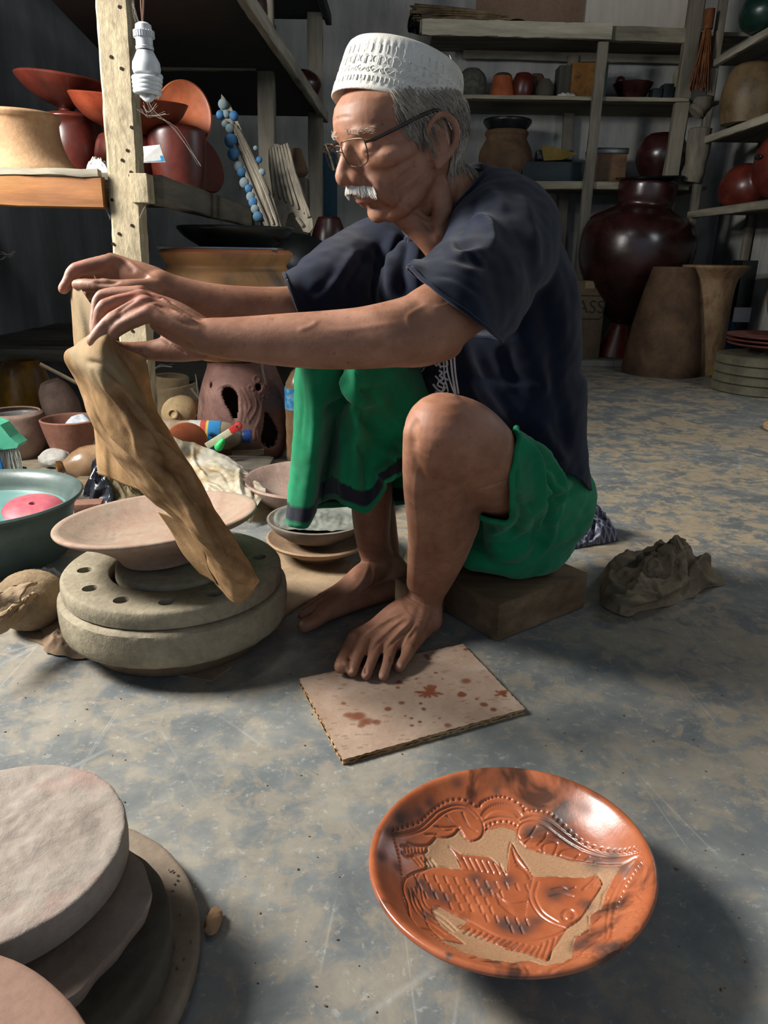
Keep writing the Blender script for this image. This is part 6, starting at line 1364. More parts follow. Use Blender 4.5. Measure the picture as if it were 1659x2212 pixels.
m = MB(); m.tube([at(86, 786, 1.98), at(175, 832, 2.01), at(296, 893, 2.05)], .005, 8); tag(mk('wooden_stick', m, DIRTW, None), 'thin pale stick slanting down behind the hanging cloth', 'stick')
fp = pot('wide_grey_pot', 'wide pinkish-grey pot holding a clear tub, left behind the basin', 'pot', 45, 2.42, [(58, 890), (62, 896), (63, 915), (64, 945), (58, 975), (44, 1006)], C_PINK, z0=0.0, wall=.010)
pot('clear_plastic_tub', 'cloudy plastic tub set inside the wide grey pot', 'tub', 42, 2.42, [(50, 897), (48, 902), (44, 930), (40, 950)], mat('cloudy_plastic', ['8f8b86', 'a7a39e'], 12, .3, .1, spec=.5), z0=.060, wall=.004, cyb=945)
bw = pot('clay_bowl', 'terracotta bowl with pale lump inside, behind the brown bottle', 'bowl', 160, 2.38, [(62, 905), (60, 911), (54, 930), (44, 955), (30, 972)], clay('rose_terracotta', ['7d5546', '8f6352', '9d7261']), z0=0.0, wall=.010)
m = MB(); c = at(172, 915, 2.38); m.ball(Vector((c.x, 2.38, .088)), (.055, .05, .062), None, 20, 14, fn=lambda p: 1+.12*nz(p, 2.4, 4)); tag(mk('foam_lump', m, mat('bluish_white_foam', ['a4b0bb', 'bcc4cb', 'd0d4d6'], 30, .95, .6, 90), None), 'bluish-white foam lump in the terracotta bowl', 'foam')
def bottle(name, label, p0, p1, r, m_, cap_m, lab=None, prof_=None, labm=None, capL=.08, text=None):
    t = thing(name, label, 'bottle', tuple(p0)); ax = p1-p0; L = ax.length
    pr = prof_ or [(0, 0), (.8, 0), (.97, .02), (1, .06), (.97, .12), (1, .2), (.97, .28), (1, .36), (.97, .44), (1, .52), (1, .64), (.92, .76), (.6, .86), (.34, .90), (.33, .94)]
    axis_lathe([(a*r, b) for a, b in pr]+[(0, .94)], p0, p1, m_, 'body', par=t)
    axis_lathe([(0, .92), (.38*r, .92), (.40*r, .93), (.40*r, .99), (.36*r, 1.0), (0, 1.0)], p0, p1, cap_m, 'bottle_cap', 24, par=t)
    if lab: axis_lathe([(1.012*r, lab[0]), (1.012*r, lab[1])], p0, p1, labm, 'label', par=t)
    return t
BRW = mat('brown_pet_plastic', ['7c5f42', '94775a', 'a98d6d'], 6, .3, .2, 30, spec=.5); DUSTB = mat('dusty_clear_plastic', ['6f5f4d', '8d7b66', '9e8d78'], 9, .4, .3, 40, spec=.45)
bottle('brown_bottle', 'dusty amber bottle lying on its side behind the teal basin', gp(232, 990, .045)+Vector((.05, 0, 0)), gp(122, 1012, .038), .056, BRW, mat('amber_glass', ['5b3a1a', '8a5c28'], 9, .15, 0, spec=.6), prof_=[(0, 0), (.7, 0), (.95, .05), (1, .2), (1, .5), (.95, .62), (.75, .74), (.42, .86), (.30, .90), (.30, .94)])
bb2 = bottle('label_bottle', 'clear drink bottle with blue cap and beach label lying on its side', gp(352, 950, .045), gp(542, 950, .045), .046, DUSTB, mat('blue_cap', ['1f3c7a', '2c4f96'], 9, .4, .1), (.42, .72), labm=None) if False else None
p0, p1 = at(338, 937, 2.27), at(543, 943, 2.30); tB = thing('drink_bottle', 'clear drink bottle with blue cap and beach-scene label lying on its side', 'bottle', tuple(p0))
axis_lathe([(a*.046, b) for a, b in [(0, 0), (.8, 0), (1, .03), (.97, .10), (1, .18), (.96, .26), (1, .34), (1, .66), (.92, .76), (.6, .86), (.34, .90), (.33, .94)]]+[(0, .94)], p0, p1, DUSTB, 'body', par=tB)
axis_lathe([(0, .91), (.019, .91), (.0205, .92), (.0205, .99), (.018, 1.0), (0, 1.0)], p0, p1, mat('blue_cap', ['1f3c7a', '2c4f96'], 9, .4, .1), 'bottle_cap', 24, par=tB)
for t0, t1_, hx in ((.35, .47, 'a3a39d'), (.47, .53, 'a8483c'), (.53, .555, 'c0a850'), (.555, .68, '2f7fb5')): axis_lathe([(.0468, t0), (.0468, t1_)], p0, p1, mat('label_'+hx, [hx], 9, .35, .05), 'label', par=tB)
m = MB(); qq = p0.lerp(p1, .62)+Vector((0, -.047, .010)); 
for k in range(7): a_ = PI*k/6; m.tube([qq, qq+Vector((math.cos(a_)*.013, 0, math.sin(a_)*.010+.002))], .0011, 4)
m.tube([qq, qq+Vector((.002, 0, -.02))], .0013, 4); mk('palm_print', m, mat('dark_ink', ['1a2a38'], 5, .5), tB)
WB_ = bottle('water_bottle', 'upright brown-tinted water bottle with blue label beside the sarong', gp(652, 1000, 0)+Vector((0, .03, 0)), gp(652, 1000, 0)+Vector((0, .03, .345)), .054, BRW, WPL, (.52, .72), labm=mat('blue_label', ['1f6fa8', '3f94c8', 'a8c8d8'], 40, .35, .05))
# teal basin
TEAL = mat('teal_plastic', ['3a4644', '4a5754', '56655f'], 5, .35, .1, 60, fine=.15, spec=.5); BXc, BYc = -.9, 1.56
bs = thing('plastic_basin', 'round dark teal plastic basin of water at the left edge', 'basin', (BXc, BYc, 0))
m = MB(); m.lathe([(0, 0), (.165, 0), (.170, .004), (.190, .095), (.194, .112), (.200, .122), (.212, .132), (.2155, .138), (.212, .142), (.204, .140), (.196, .134), (.188, .122), (.184, .110), (.181, .100), (.176, .095), (.158, .010), (0, .008)], (BXc, BYc, 0), 96); mk('tub', m, TEAL, bs, True, 60)
m = MB(); m.lathe([(0, .098), (.1, .098), (.177, .098), (.177, .0975), (.16, .012), (0, .011)], (BXc, BYc, 0), 96)
g = NT('basin_water'); WAT = g.fin('5f8580', .04, g.bump(g.noise(g.coord(), 22, 2, .5), .15, .004), Specular_IOR_Level=.6); mk('water', m, WAT, bs, True, 60)
PK = mat('pink_plastic', ['a04a55', 'b05c66', 'b8706a'], 12, .5, .15); pz = .1005
m = MB(); P = [at(x, y, 1.44) for x, y in ((20, 1108),)]; cpk = gp(72, 1098, .104); m.lathe([(.006, -.006), (.060, -.006), (.066, 0), (.060, .007), (.03, .012), (.008, .013), (.006, .010)], (0, 0, 0), 48, euler(9, 4, 0), close=True); m.v = [(v_[0]+cpk.x, v_[1]+cpk.y, v_[2]+cpk.z) for v_ in m.v]; tag(mk('pink_disc', m, PK, None), 'pink plastic disc floating in the teal basin', 'disc')
# scrubbing brush
br_ = thing('scrub_brush', 'green-backed brush with long white bristles behind the basin', 'brush', tuple(at(30, 1015, 1.86)))
m = MB(); P = [at(x, y, 1.86) for x, y in ((-30, 905), (0, 918), (22, 945), (40, 960), (36, 968), (0, 972), (-30, 972))]; n_ = len(P); m.add(P+[p+Vector((0, .05, 0)) for p in P], [tuple(range(n_)), tuple(range(2*n_-1, n_-1, -1))]+[(i, i+n_, (i+1) % n_+n_, (i+1) % n_) for i in range(n_)]); mk('brush_back', m, mat('mint_plastic', ['49a886', '63bd9a'], 9, .4, .1, spec=.5), br_, False)
m = MB()
for k in range(150):
    x = random.uniform(-25, 38); y0 = 966; p = at(x, y0, 1.862+random.uniform(.002, .045)); q = at(x*1.02+random.uniform(-4, 8)+6, 1016+random.uniform(-4, 3), p.y-.01); m.tube(cr([p, (p+q)/2+Vector((random.uniform(-.003, .004), 0, 0)), q], 4), .0011, 3, cap=False)
mk('bristles', m, mat('white_bristle', ['b8b8ac', 'd0d0c6'], 9, .6), br_)['kind'] = 'stuff'
m = MB(); P = [at(x, y, 1.85) for x, y in ((-8, 960), (6, 1016), (-20, 1016), (-20, 960))]; m.add(P+[p+Vector((0, .004, 0)) for p in P], [(0, 1, 2, 3), (7, 6, 5, 4), (0, 4, 5, 1), (1, 5, 6, 2), (2, 6, 7, 3), (3, 7, 4, 0)]); mk('blue_strip', m, mat('bright_blue', ['1f6fb0'], 9, .4), br_, False)
m = MB(); c = at(10, 1040, 1.86); m.box((c.x-.05, 1.90, .052), (.16, .07, .104), bev=.01); tag(mk('clay_brick', m, C_BROWN, None), 'brown clay block behind the basin carrying the scrub brush', 'block')
m = MB(); c = gp(112, 1012, 0); m.ball(c+Vector((0, .03, .025)), (.05, .045, .032), None, 20, 12, fn=lambda p: 1+.2*nz(p, 2.2, 8)); tag(mk('white_plaster_lump', m, mat('white_plaster', ['a7a49c', 'bfbcb4', 'cfccc6'], 20, .9, .5), None), 'white plaster lump between the wide pot and amber bottle', 'lump')
m = MB(); c = gp(118, 985, 0); m.ball(c+Vector((0, .09, .03)), (.05, .045, .035), None, 16, 10, fn=lambda p: 1+.25*nz(p, 2.0, 2)); tag(mk('grey_clay_lump', m, C_PINK, None), 'rough grey clay lump under the terracotta bowl', 'lump')
BLKP = mat('black_bin_plastic', ['15171c', '22252c', '3a3d46'], 8, .25, .3, 40, spec=.55)
crumple('black_plastic_bag', [gp(196, 1088), gp(240, 1092), gp(246, 1050), gp(205, 1045)], .0, .085, BLKP, 'small crumpled black plastic bag between basin and turntable', 'bag', 40, 7, .4, 11)
crumple('khaki_rag', [gp(222, 1090), gp(300, 1080), gp(330, 1050), gp(250, 1040), gp(215, 1060)], .0, .075, mat('khaki_rag_cloth', ['4c4330', '6e6147', '83765a'], 14, .9, .6, 60), 'olive-brown rag heaped beside the black bag', 'rag', 40, 7, .4, 4)
m = MB(); c = gp(184, 1112); m.box(c+Vector((0, .03, .014)), (.07, .05, .026), euler(0, 0, 12), bev=.003); tag(mk('clay_tile', m, clay('pink_brick', ['7a5648', '8f6a5a']), None), 'small pinkish tile beside the basin rim', 'tile')
m = MB(); c = gp(205, 1080); m.box(c+Vector((.02, .16, .009)), (.26, .16, .016), euler(0, 0, -8), bev=.003); tag(mk('short_plank', m, DIRTW, None), 'short pale plank behind the black plastic bag', 'plank')
crumple('newspaper_scrap', [gp(50, 1285), gp(118, 1275), gp(128, 1235), gp(62, 1240)], .0, .022, mat('grey_newsprint', ['5d5c58', '86847e', 'a09d95'], 30, .9, .3, 90), 'crumpled grey newspaper scrap under the basin front', 'paper', 30, 12, .4, 6)
crumple('cloth_scrap', [gp(95, 1415), gp(195, 1422), gp(210, 1350), gp(100, 1345)], .0032, .018, mat('brown_rag_cloth', ['5b4938', '77624d', '8d7860'], 12, .95, .4, 80), 'dull brown rag on the card left of the turntable', 'rag', 36, 9, .4, 9)
# round clay lump and bark-like sheets
m = MB(); c = gp(52, 1385, 0); m.ball(c+Vector((-.005, .055, .054)), (.062, .058, .056), euler(0, 0, 20), 60, 40, fn=lambda p: 1+.03*nz(p, 2.4, 2)+.015*nz(p, 12, 3)); tag(mk('round_clay_lump', m, clay('crusted_tan_clay', ['6d5a44', '8a7559', 'a08b6d'], bump=.9, bscale=60, fine=.35), None), 'round crusty tan clay ball left of the turntable', 'clay lump')
for (lab, pts, rr, z) in (('curled pale bark-like sheet on top of the clay ball, far left', ((-40, 1300), (20, 1272), (62, 1262)), .035, .125), ('lower curled brown sheet against the clay ball, far left', ((-50, 1360), (10, 1330), (66, 1292)), .04, .088)):
    P = cr([gp(x, y, z) for x, y in pts], 16); G_ = []
    for k, p in enumerate(P):
        p = Vector(p); row = []
        for j in range(14):
            a_ = PI*(.05+.75*j/13); row.append(p+Vector((0, -.0-rr*math.cos(a_), rr*.55*math.sin(a_)-.02))+Vector((nz((k*.3, j*.4, z*50), 1)*.004, 0, nz((k*.5, j*.5, z*90), 1)*.004)))
        G_.append(row)
    m = MB(); m.grid(G_); o = tag(mk('curled_sheet', m, clay('pale_bark', ['7c6854', '9a8468', 'b09b7e']), None), lab, 'sheet', 'curled sheets on the clay ball'); md = o.modifiers.new('s', 'SOLIDIFY'); md.thickness = .005
# ---- middle clutter: cups, gourd, tray with brush, plastic sheet
pot('clay_cup', 'larger dusty clay cup under the small one, right of the post', 'cup', 386, 2.72, [(54, 838), (54, 844), (51, 862), (46, 888), (38, 905)], C_CREAM, z0=0.0, tilt=euler(0, -7, 0), group='nested clay cups')
pot('clay_cup', 'small dusty clay cup leaning in the top of the larger cup', 'cup', 370, 2.72, [(37, 815), (38, 820), (37, 835), (33, 852)], C_CREAM, z0=at(370, 858, 2.72).z, tilt=euler(0, 4, 0), wall=.009, group='nested clay cups')
m = MB(); c = gp(392, 925, 0); m.lathe([(0, -.07), (.03, -.066), (.056, -.045), (.066, -.01), (.06, .03), (.04, .055), (.022, .064), (.016, .070), (.017, .078), (.013, .080), (.010, .074), (0, .072)], Vector((at(392, 895, 2.5).x, 2.5, at(392, 895, 2.5).z)), 48, euler(78, 0, -6)); tag(mk('clay_flask', m, clay('speckled_cream_flask', ['8b7655', 'a7906b', 'b9a37d'], scale=12), None), 'round cream clay flask lying with its mouth towards the viewer', 'flask')
m = MB(); c = gp(405, 965, 0); m.lathe([(0, 0), (.045, 0), (.07, .02), (.084, .045), (.09, .062), (.086, .065), (.078, .05), (.06, .022), (0, .012)], (c.x, 2.42, 0), 48, sx=1.5); tag(mk('pink_tray', m, mat('dusty_pink_plastic', ['8a6a68', '9d7d7a', 'ab8d88'], 9, .5, .2), None), 'dusty pink oval tray holding tools beside the plastic sheet', 'tray')
m = MB(); c = at(402, 958, 2.18); m.lathe([(0, -.004), (.062, -.004), (.066, 0), (.062, .005), (0, .007)], Vector((c.x, 2.18, c.z)), 40, euler(62, 0, 10)); tag(mk('small_orange_dish', m, C_ORANGE, None), 'small round orange clay dish leaning in the pink tray', 'dish')
pb = thing('paint_brush', 'cream-handled paint brush with a red tip in the pink tray', 'brush', tuple(at(480, 930, 2.14)))
a, b = at(446, 964, 2.14), at(500, 931, 2.14); c = at(522, 921, 2.14)
m = MB(); m.beam(a, b, .020, .008, Vector((0, 0, 1)), bev=.002); mk('handle', m, mat('cream_paint', ['a9a488', 'c0bb9f'], 12, .5), pb)
m = MB(); m.lathe([(.006, -.006), (.0115, -.004), (.0125, 0), (.0115, .004), (.006, .006)], c-Vector((.01, 0, 0)), 24, euler(90, 0, 0), close=True); m.beam(b-Vector((.004, 0, 0)), c-Vector((.012, 0, .002)), .020, .010, Vector((0, 0, 1)), bev=.003); mk('handle_tip', m, mat('red_plastic', ['a02a26', 'c23a34'], 9, .4), pb)
m = MB(); a, b = at(468, 972, 2.12), at(484, 948, 2.12); m.tube(cr([a, a.lerp(b, .4), a.lerp(b, .8), b], 10), [.006, .012, .013, .013, .011, .011, .008, .007, .006, .003], 12); tag(mk('green_bulb', m, mat('bright_green_plastic', ['1d9a4a', '2fb560'], 9, .4), None), 'small bright green plastic bulb beside the paint brush', 'bulb')
SHEET = NT('yellowed_polythene'); v = SHEET.coord(); c_ = SHEET.ramp(SHEET.noise(v, 8, 7, .65, .8), [(.38, '9c8560'), (.5, 'bdb29a'), (.64, 'cfcabc')]); m0 = SHEET.fin(c_, .32, SHEET.bump(SHEET.noise(v, 60, 5, .7, 1.0), .5, .003), Specular_IOR_Level=.5)
tr = SHEET.n('BsdfTranslucent'); SHEET.l(c_, tr.inputs[0]); mx = SHEET.n('MixShader'); mx.inputs[0].default_value = .3; SHEET.l(SHEET.b.outputs[0], mx.inputs[1]); SHEET.l(tr.outputs[0], mx.inputs[2]); SHEET.l(mx.outputs[0], SHEET.out.inputs[0])
shr = [[(340, 948, 2.0), (372, 944, 2.04), (430, 962, 2.1), (490, 985, 2.12), (540, 1022, 2.05), (560, 1040, 2.0)],
       [(350, 985, 2.02), (385, 985, 2.04), (440, 1000, 2.02), (495, 1020, 1.98), (545, 1045, 1.93), (568, 1055, 1.9)],
       [(375, 1030, 1.93), (410, 1035, 1.93), (460, 1045, 1.9), (505, 1050, 1.87), (540, 1065, 1.84), (562, 1078, 1.83)],
       [(410, 1065, 1.87), (450, 1075, 1.86), (485, 1080, 1.83), (515, 1085, 1.80), (545, 1095, 1.79), (556, 1100, 1.79)],
       [(440, 1090, 1.84), (480, 1100, 1.82), (505, 1105, 1.79), (525, 1110, 1.77), (540, 1125, 1.76), (545, 1130, 1.76)]]
sm = loft(shr, 90, 80, None, .016, 5, 14); SS = sculpt_from(sm)
for pts, w_, a_ in (([(415, 960), (420, 1000), (450, 1040)], .006, .008), ([(520, 1000), (515, 1040), (525, 1080)], .006, .010), ([(530, 1005), (545, 1040), (550, 1080)], .005, -.008), ([(430, 1005), (480, 1020), (500, 1060)], .006, -.006), ([(495, 1062), (515, 1075), (540, 1085)], .006, .009), ([(480, 1080), (510, 1090), (530, 1110)], .005, -.007), ([(440, 1040), (480, 1060), (500, 1095)], .005, .006)): SS.sp(pts, w_, a_)
SS.noise(45, .005, 3); SS.V[:, 2] = np.maximum(SS.V[:, 2], .003); sheet_o = SS.build('polythene_sheet', m0, None); tag(sheet_o, 'crumpled yellowed plastic sheet draped beside the turntable', 'plastic sheet')
m = MB(); c = gp(455, 1060); m.box((c.x+.04, 2.14, .035), (.26, .16, .07), bev=.02); tag(mk('clay_slab_bag', m, C_DK, None), 'dark clay block under the plastic sheet', 'block')
for i, (lab, pts) in enumerate((('flat wood scrap nearest the pierced stand', ((500, 985), (575, 975), (570, 992), (502, 1002))), ('pale wood scrap sticking out under the drink bottle', ((488, 1008), (520, 1000), (530, 1006), (495, 1016))), ('small grey wood scrap in front of the pierced stand', ((500, 1020), (555, 1000), (560, 1020), (515, 1040))), ('thin wood splinter on the floor beside the plastic sheet', ((555, 1022), (612, 1030), (600, 1036), (552, 1030))))):
    P = [gp(x, y, .02+.012*(i % 3)) for x, y in pts]; m = MB(); m.prism([(p.x, p.y) for p in P], .014, (0, 0, .002 if i == 3 else .004+.016*(2-i if i < 3 else 0))); tag(mk('wood_scrap', m, [DIRTW, W_PALE][i % 2], None, False), lab, 'wood scrap', 'wood scraps by the stand')
# big low bowl behind, and the stacked bowls with wet clay
m = MB(); m.lathe([(0, 0), (.11, 0), (.12, .006), (.165, .045), (.182, .07), (.180, .076), (.172, .074), (.15, .05), (.1, .02), (0, .014)], (-.205, 1.96, 0), 80, wob=.004); tag(mk('low_clay_bowl', m, C_PINK, None), 'large low pinkish bowl behind the sarong', 'bowl')
SBX, SBY = -.150, 1.585
m = MB(); m.lathe([(0, .006), (.06, .006), (.066, .014), (.095, .03), (.118, .043), (.121, .049), (.117, .052), (.10, .045), (0, .02)], (SBX+.004, SBY-.008, 0), 80, wob=.004); tag(mk('stacked_clay_bowl', m, clay('dusty_tan_bowl', ['7d6651', '94795f', 'a38a70']), None), 'lower of two bowls stacked on the floor behind the far foot', 'bowl', 'stacked bowls behind the far foot')
m = MB(); m.lathe([(0, .046), (.05, .047), (.075, .052), (.098, .070), (.112, .088), (.1135, .093), (.108, .094), (.098, .088), (.0, .083)], (SBX-.002, SBY, 0), 80, euler(0, 0, 0), wob=.004); tag(mk('stacked_clay_bowl', m, clay('grey_clay_bowl', ['5f574d', '746b60', '857c70']), None), 'upper of the stacked bowls, filled with wet grey slip', 'bowl', 'stacked bowls behind the far foot')
m = MB(); rows = []
for i in range(26):
    t = i/25; rows.append([Vector((SBX-.002+.098*t*math.cos(a_), SBY+.098*t*math.sin(a_), .0885+.0030*nz((t*math.cos(a_)*9, t*math.sin(a_)*3, 1), 1, 2)+.005*smoothstep(.75, 1, t)*(1+math.sin(3*a_))+.002*nz((t*math.cos(a_)*3, t*math.sin(a_)*3, 0), 2, 3))) for a_ in [2*PI*j/60 for j in range(60)]])
m.grid(rows, closeu=True); tag(mk('wet_clay', m, C_SLIP, None), 'grey wet clay filling the upper stacked bowl', 'clay', kind='stuff')
# ---- rags at the right
def plaid():
    g = NT('blue_grey_plaid'); v = g.coord(); br_ = []
    base = g.ramp(g.noise(v, 6, 4), [(.3, '3a3d4d'), (.7, '4c4f60')]); c = base
    for rot in (.3, .3+PI/2):
        w_ = g.n('TexWave', wave_type='BANDS'); w_.inputs['Scale'].default_value = 26; w_.inputs['Distortion'].default_value = .8; g.l(g.coord((1, 1, 1), (0, 0, rot)), w_.inputs['Vector']); r = g.ramp(w_.outputs[0], [(.72, (0, 0, 0, 1)), (.85, (.65, .65, .65, 1))]); c = g.mix(r, c, '8d8c96')
    return g.fin(c, .95, None, Specular_IOR_Level=.1)
crumple('plaid_rag', [gp(1212, 1188), gp(1262, 1184), (gp(1322, 1170)), gp(1318, 1150), gp(1290, 1140), gp(1215, 1142)], 0, .060, plaid(), 'blue-grey checked rag on the floor behind the man', 'rag', 70, 4, .35, 15, rs=161, rnd=26, rw=.005, ra=.009)
RAGM = mat('grey_brown_rag', ['6a5d4b', '84755f', '98886f'], 7, .95, .5, 160, spec=.1)
crumple('brown_rag', [gp(1282, 1255), gp(1300, 1300), gp(1345, 1340), gp(1400, 1322), gp(1470, 1300), gp(1512, 1285), gp(1562, 1262), gp(1510, 1240), gp(1495, 1215), gp(1430, 1225), gp(1350, 1235)], 0, .078, RAGM, 'heaped grey-brown rag on the floor at right of the block', 'rag', 110, 2.2, .38, 21, rs=241, rnd=46, rw=.0055, ra=.011,
    strokes=[([(1290, 1240), (1350, 1215), (1440, 1190), (1495, 1195)], .009, .020), ([(1340, 1260), (1400, 1245), (1460, 1250)], .007, -.012), ([(1300, 1290), (1360, 1300), (1430, 1280), (1500, 1240)], .009, .018), ([(1340, 1320), (1400, 1300), (1470, 1280)], .006, -.010), ([(1500, 1215), (1520, 1250), (1550, 1262)], .006, .010), ([(1480, 1220), (1485, 1260), (1470, 1290)], .006, -.010), ([(1350, 1235), (1370, 1250), (1400, 1262)], .005, .010)])
for (x, y) in ((1303, 1393), (1345, 1463), (1312, 1398)): pass
# ---- right background
CARDB = mat('cardboard_dim', ['4a3d2e', '5c4c39', '685742'], 5, .9)
PZ = .0375
jb = at(1326, 768, 5.05); jx = jb.x
jar = thing('large_maroon_jar', 'very large glossy maroon jar with black lid at the back right', 'jar', (jx, 5.05, PZ))
tj = euler(0, 5, 0)
s_ = sil(1409, 5.05, [(58, 408), (62, 414), (60, 440), (57, 458), (76, 470), (104, 486), (119, 512), (122, 545), (116, 585), (98, 620), (72, 655), (40, 685), (20, 698), (22, 705), (33, 740), (38, 762), (39, 768)], z0=0.0)
pr = [(a, b) for a, b in cr(s_, 70)]; ft_ = [p for p in pr if p[1] < pr[-1][1]*.20]; bd_ = [p for p in pr if p[1] >= pr[-1][1]*.20]
m = MB(); m.lathe([(0, 0)]+ft_, (jx, 5.05, PZ), 72, tj); mk('foot', m, C_RED, jar)
m = MB(); m.lathe(bd_+[(bd_[-1][0]-.02, bd_[-1][1]), (bd_[-1][0]-.025, bd_[-1][1]-.1)], (jx, 5.05, PZ), 96, tj, wob=.002); mk('body', m, C_MAROON, jar)
m = MB(); tp_ = Vector((jx, 5.05, PZ))+tj @ Vector((0, 0, pr[-1][1]+.004)); m.lathe([(0, 0), (.13, .0), (.20, .022), (.205, .03), (.19, .028), (.0, .012)], tp_, 60, euler(3, -2, 0)); tag(mk('flat_black_dish', m, C_BLACK, None), 'flat black dish covering the mouth of the large maroon jar', 'dish')
pot('upturned_brown_pot', 'brown cone-shaped pot behind the flared vase', 'pot', 1440, 4.56, [(43, 578), (45, 582), (60, 640), (72, 700), (80, 760), (80, 780)], C_BROWN, z0=0.0, closed=True, cyb=700)
pot('flared_vase', 'tall mottled tan vase with a flared lip at the back right', 'vase', 1524, 4.58, [(69, 574), (68, 578), (58, 590), (48, 606), (44, 640), (43, 690), (43, 750), (43, 790), (41, 806)], clay('mottled_tan_brown', ['5a3a26', '7b6248', '8f7658', '6a4a34'], scale=9, stretch=(1, 1, .5), rough=.6), z0=0.0, wall=.012, cyb=720)
bx_ = thing('cardboard_box', 'brown cardboard box with printed capital letters behind the man', 'box', tuple(gp(1262, 780)))
A_, B_ = at(1205, 605, 4.92), at(1312, 605, 4.92); m = MB(); z1_ = A_.z; m.box(((A_.x+B_.x)/2-.04, 5.0, PZ+(z1_-PZ)/2), (B_.x-A_.x+.08, .16, z1_-PZ), bev=.004); mk('carton', m, CARDB, bx_)
def text_mesh(txt, size, M_, m_, parent, name='lettering', ext=.0006):
    cu_ = bpy.data.curves.new('t', 'FONT'); cu_.body = txt; cu_.size = size; cu_.extrude = ext; cu_.align_x = 'CENTER'; cu_.align_y = 'CENTER'; cu_.resolution_u = 3
    o = bpy.data.objects.new('t', cu_); COL.objects.link(o); me = o.evaluated_get(bpy.context.evaluated_depsgraph_get()).to_mesh(); V = [M_ @ v_.co for v_ in me.vertices]; F = [tuple(p.vertices) for p in me.polygons]; o.to_mesh_clear(); bpy.data.objects.remove(o)
    mb = MB(); mb.add(V, F); return mk(name, mb, m_, parent, False)
INKG = mat('dark_green_print', ['1f2c28'], 9, .8); c = at(1262, 664, 4.915); RX90 = Matrix.Rotation(PI/2, 4, 'X')
text_mesh('GLASS', .115, Matrix.Translation((c.x-.028, 4.9175, c.z)) @ RX90, INKG, bx_)
m = MB(); w_, h_ = .135, .072; q = [(c.x-.30, 4.918, c.z+h_), (c.x+w_-.02, 4.918, c.z+h_), (c.x+w_, 4.918, c.z+h_-.02), (c.x+w_-.01, 4.918, c.z-h_+.02), (c.x+w_-.03, 4.918, c.z-h_), (c.x-.30, 4.918, c.z-h_)]; m.tube(q, .0028, 4); mk('print_border', m, INKG, bx_)
m = MB(); c2 = at(1275, 612, 4.915); m.box((c2.x, 4.9185, c2.z-.01), (.06, .002, .045)); mk('tape', m, mat('tan_tape', ['7a6548'], 5, .5), bx_)
g4 = 'reddish plates stacked on the right'
def rdisc(name, lab, cat, r, z0, h_, m_, grp, x=None, y=None, par=None):
    mb = MB(); mb.lathe([(0, z0), (r*.55, z0), (r*.93, z0+h_*.5), (r, z0+h_*.75), (r, z0+h_), (r*.94, z0+h_), (r*.6, z0+h_*.6), (0, z0+h_*.55)] if cat == 'plate' else [(0, z0), (r-.008, z0), (r, z0+.006), (r, z0+h_-.006), (r-.008, z0+h_), (0, z0+h_)], (x, y, 0), 64, wob=.004)
    tag(mk(name, mb, m_, None), lab, cat, grp)
cx2 = at(1655, 800, 3.98).x; zz = 0.0
for k, lab in enumerate(('bottom grey disc of the right-hand stack', 'second grey disc from the floor in the right stack', 'third grey disc from the floor in the right stack', 'topmost grey disc of the right-hand stack, under the plates')):
    rdisc('grey_disc', lab, 'disc', .262-.004*(k % 2), zz, .047, clay('dim_olive_disc', ['4d4a3c', '625e4d', '716d5c']), 'grey discs stacked at the right edge', cx2, 3.98+.0); zz += .048
m = MB(); m.box((cx2+.02, 4.0, zz+.018), (.16, .16, .034), bev=.004); tag(mk('clay_spacer', m, C_DK, None), 'small dark block between the grey discs and red plates', 'block'); zz += .036
for k, lab in enumerate(('lowest of the three reddish plates at the right edge', 'middle of the three reddish plates at the right edge', 'top reddish plate at the right edge with pale slip')):
    rdisc('red_plate', lab, 'plate', .235+.004*k, zz, .026, clay('dull_red_plate', ['4f2b25', '693a31', '7a5148']), g4, cx2+.01, 3.95); zz += .021
pot('orange_jar', 'orange jar cut off by the right frame edge', 'jar', 1703, 4.0, [(26, 560), (42, 580), (56, 625), (50, 670), (34, 705), (28, 722)], C_ORANGE, z0=zz-.004)
crumple('yellow_plastic_bag', [gp(1512, 812), gp(1560, 815), gp(1562, 790), gp(1515, 788)], 0, .14, mat('yellow_plastic', ['6b5f18', '8f8022'], 8, .35), 'crumpled yellow plastic bag beside the grey discs', 'bag', 40, 3, .4, 31)
crumple('blue_tarp', [(1.98, 4.85, 0), (2.28, 4.85, 0), (2.28, 5.1, 0), (1.98, 5.1, 0)], 0, .30, mat('blue_tarpaulin', ['0f2f4d', '18466e'], 6, .5), 'dark blue plastic heap near the right wall', 'tarp', 40, 4, .5, 12)
m = MB(); c = at(1600, 665, 4.98); m.box((c.x, 4.98, .33), (.14, .16, .66), bev=.01); tag(mk('black_case', m, C_BLACK, None), 'upright black case against the back wall by the flared vase', 'case')
m = MB(); c = at(1604, 680, 4.89); m.box((c.x, 4.89, c.z), (.12, .01, .09)); mk('white_face', m, WPL, bpy.data.objects['black_case'])
rdisc('pale_disc', 'pale tan disc on the floor cut off by the right edge', 'disc', .135, 0, .025, C_TAN, None, gp(1710, 925).x, 2.98)
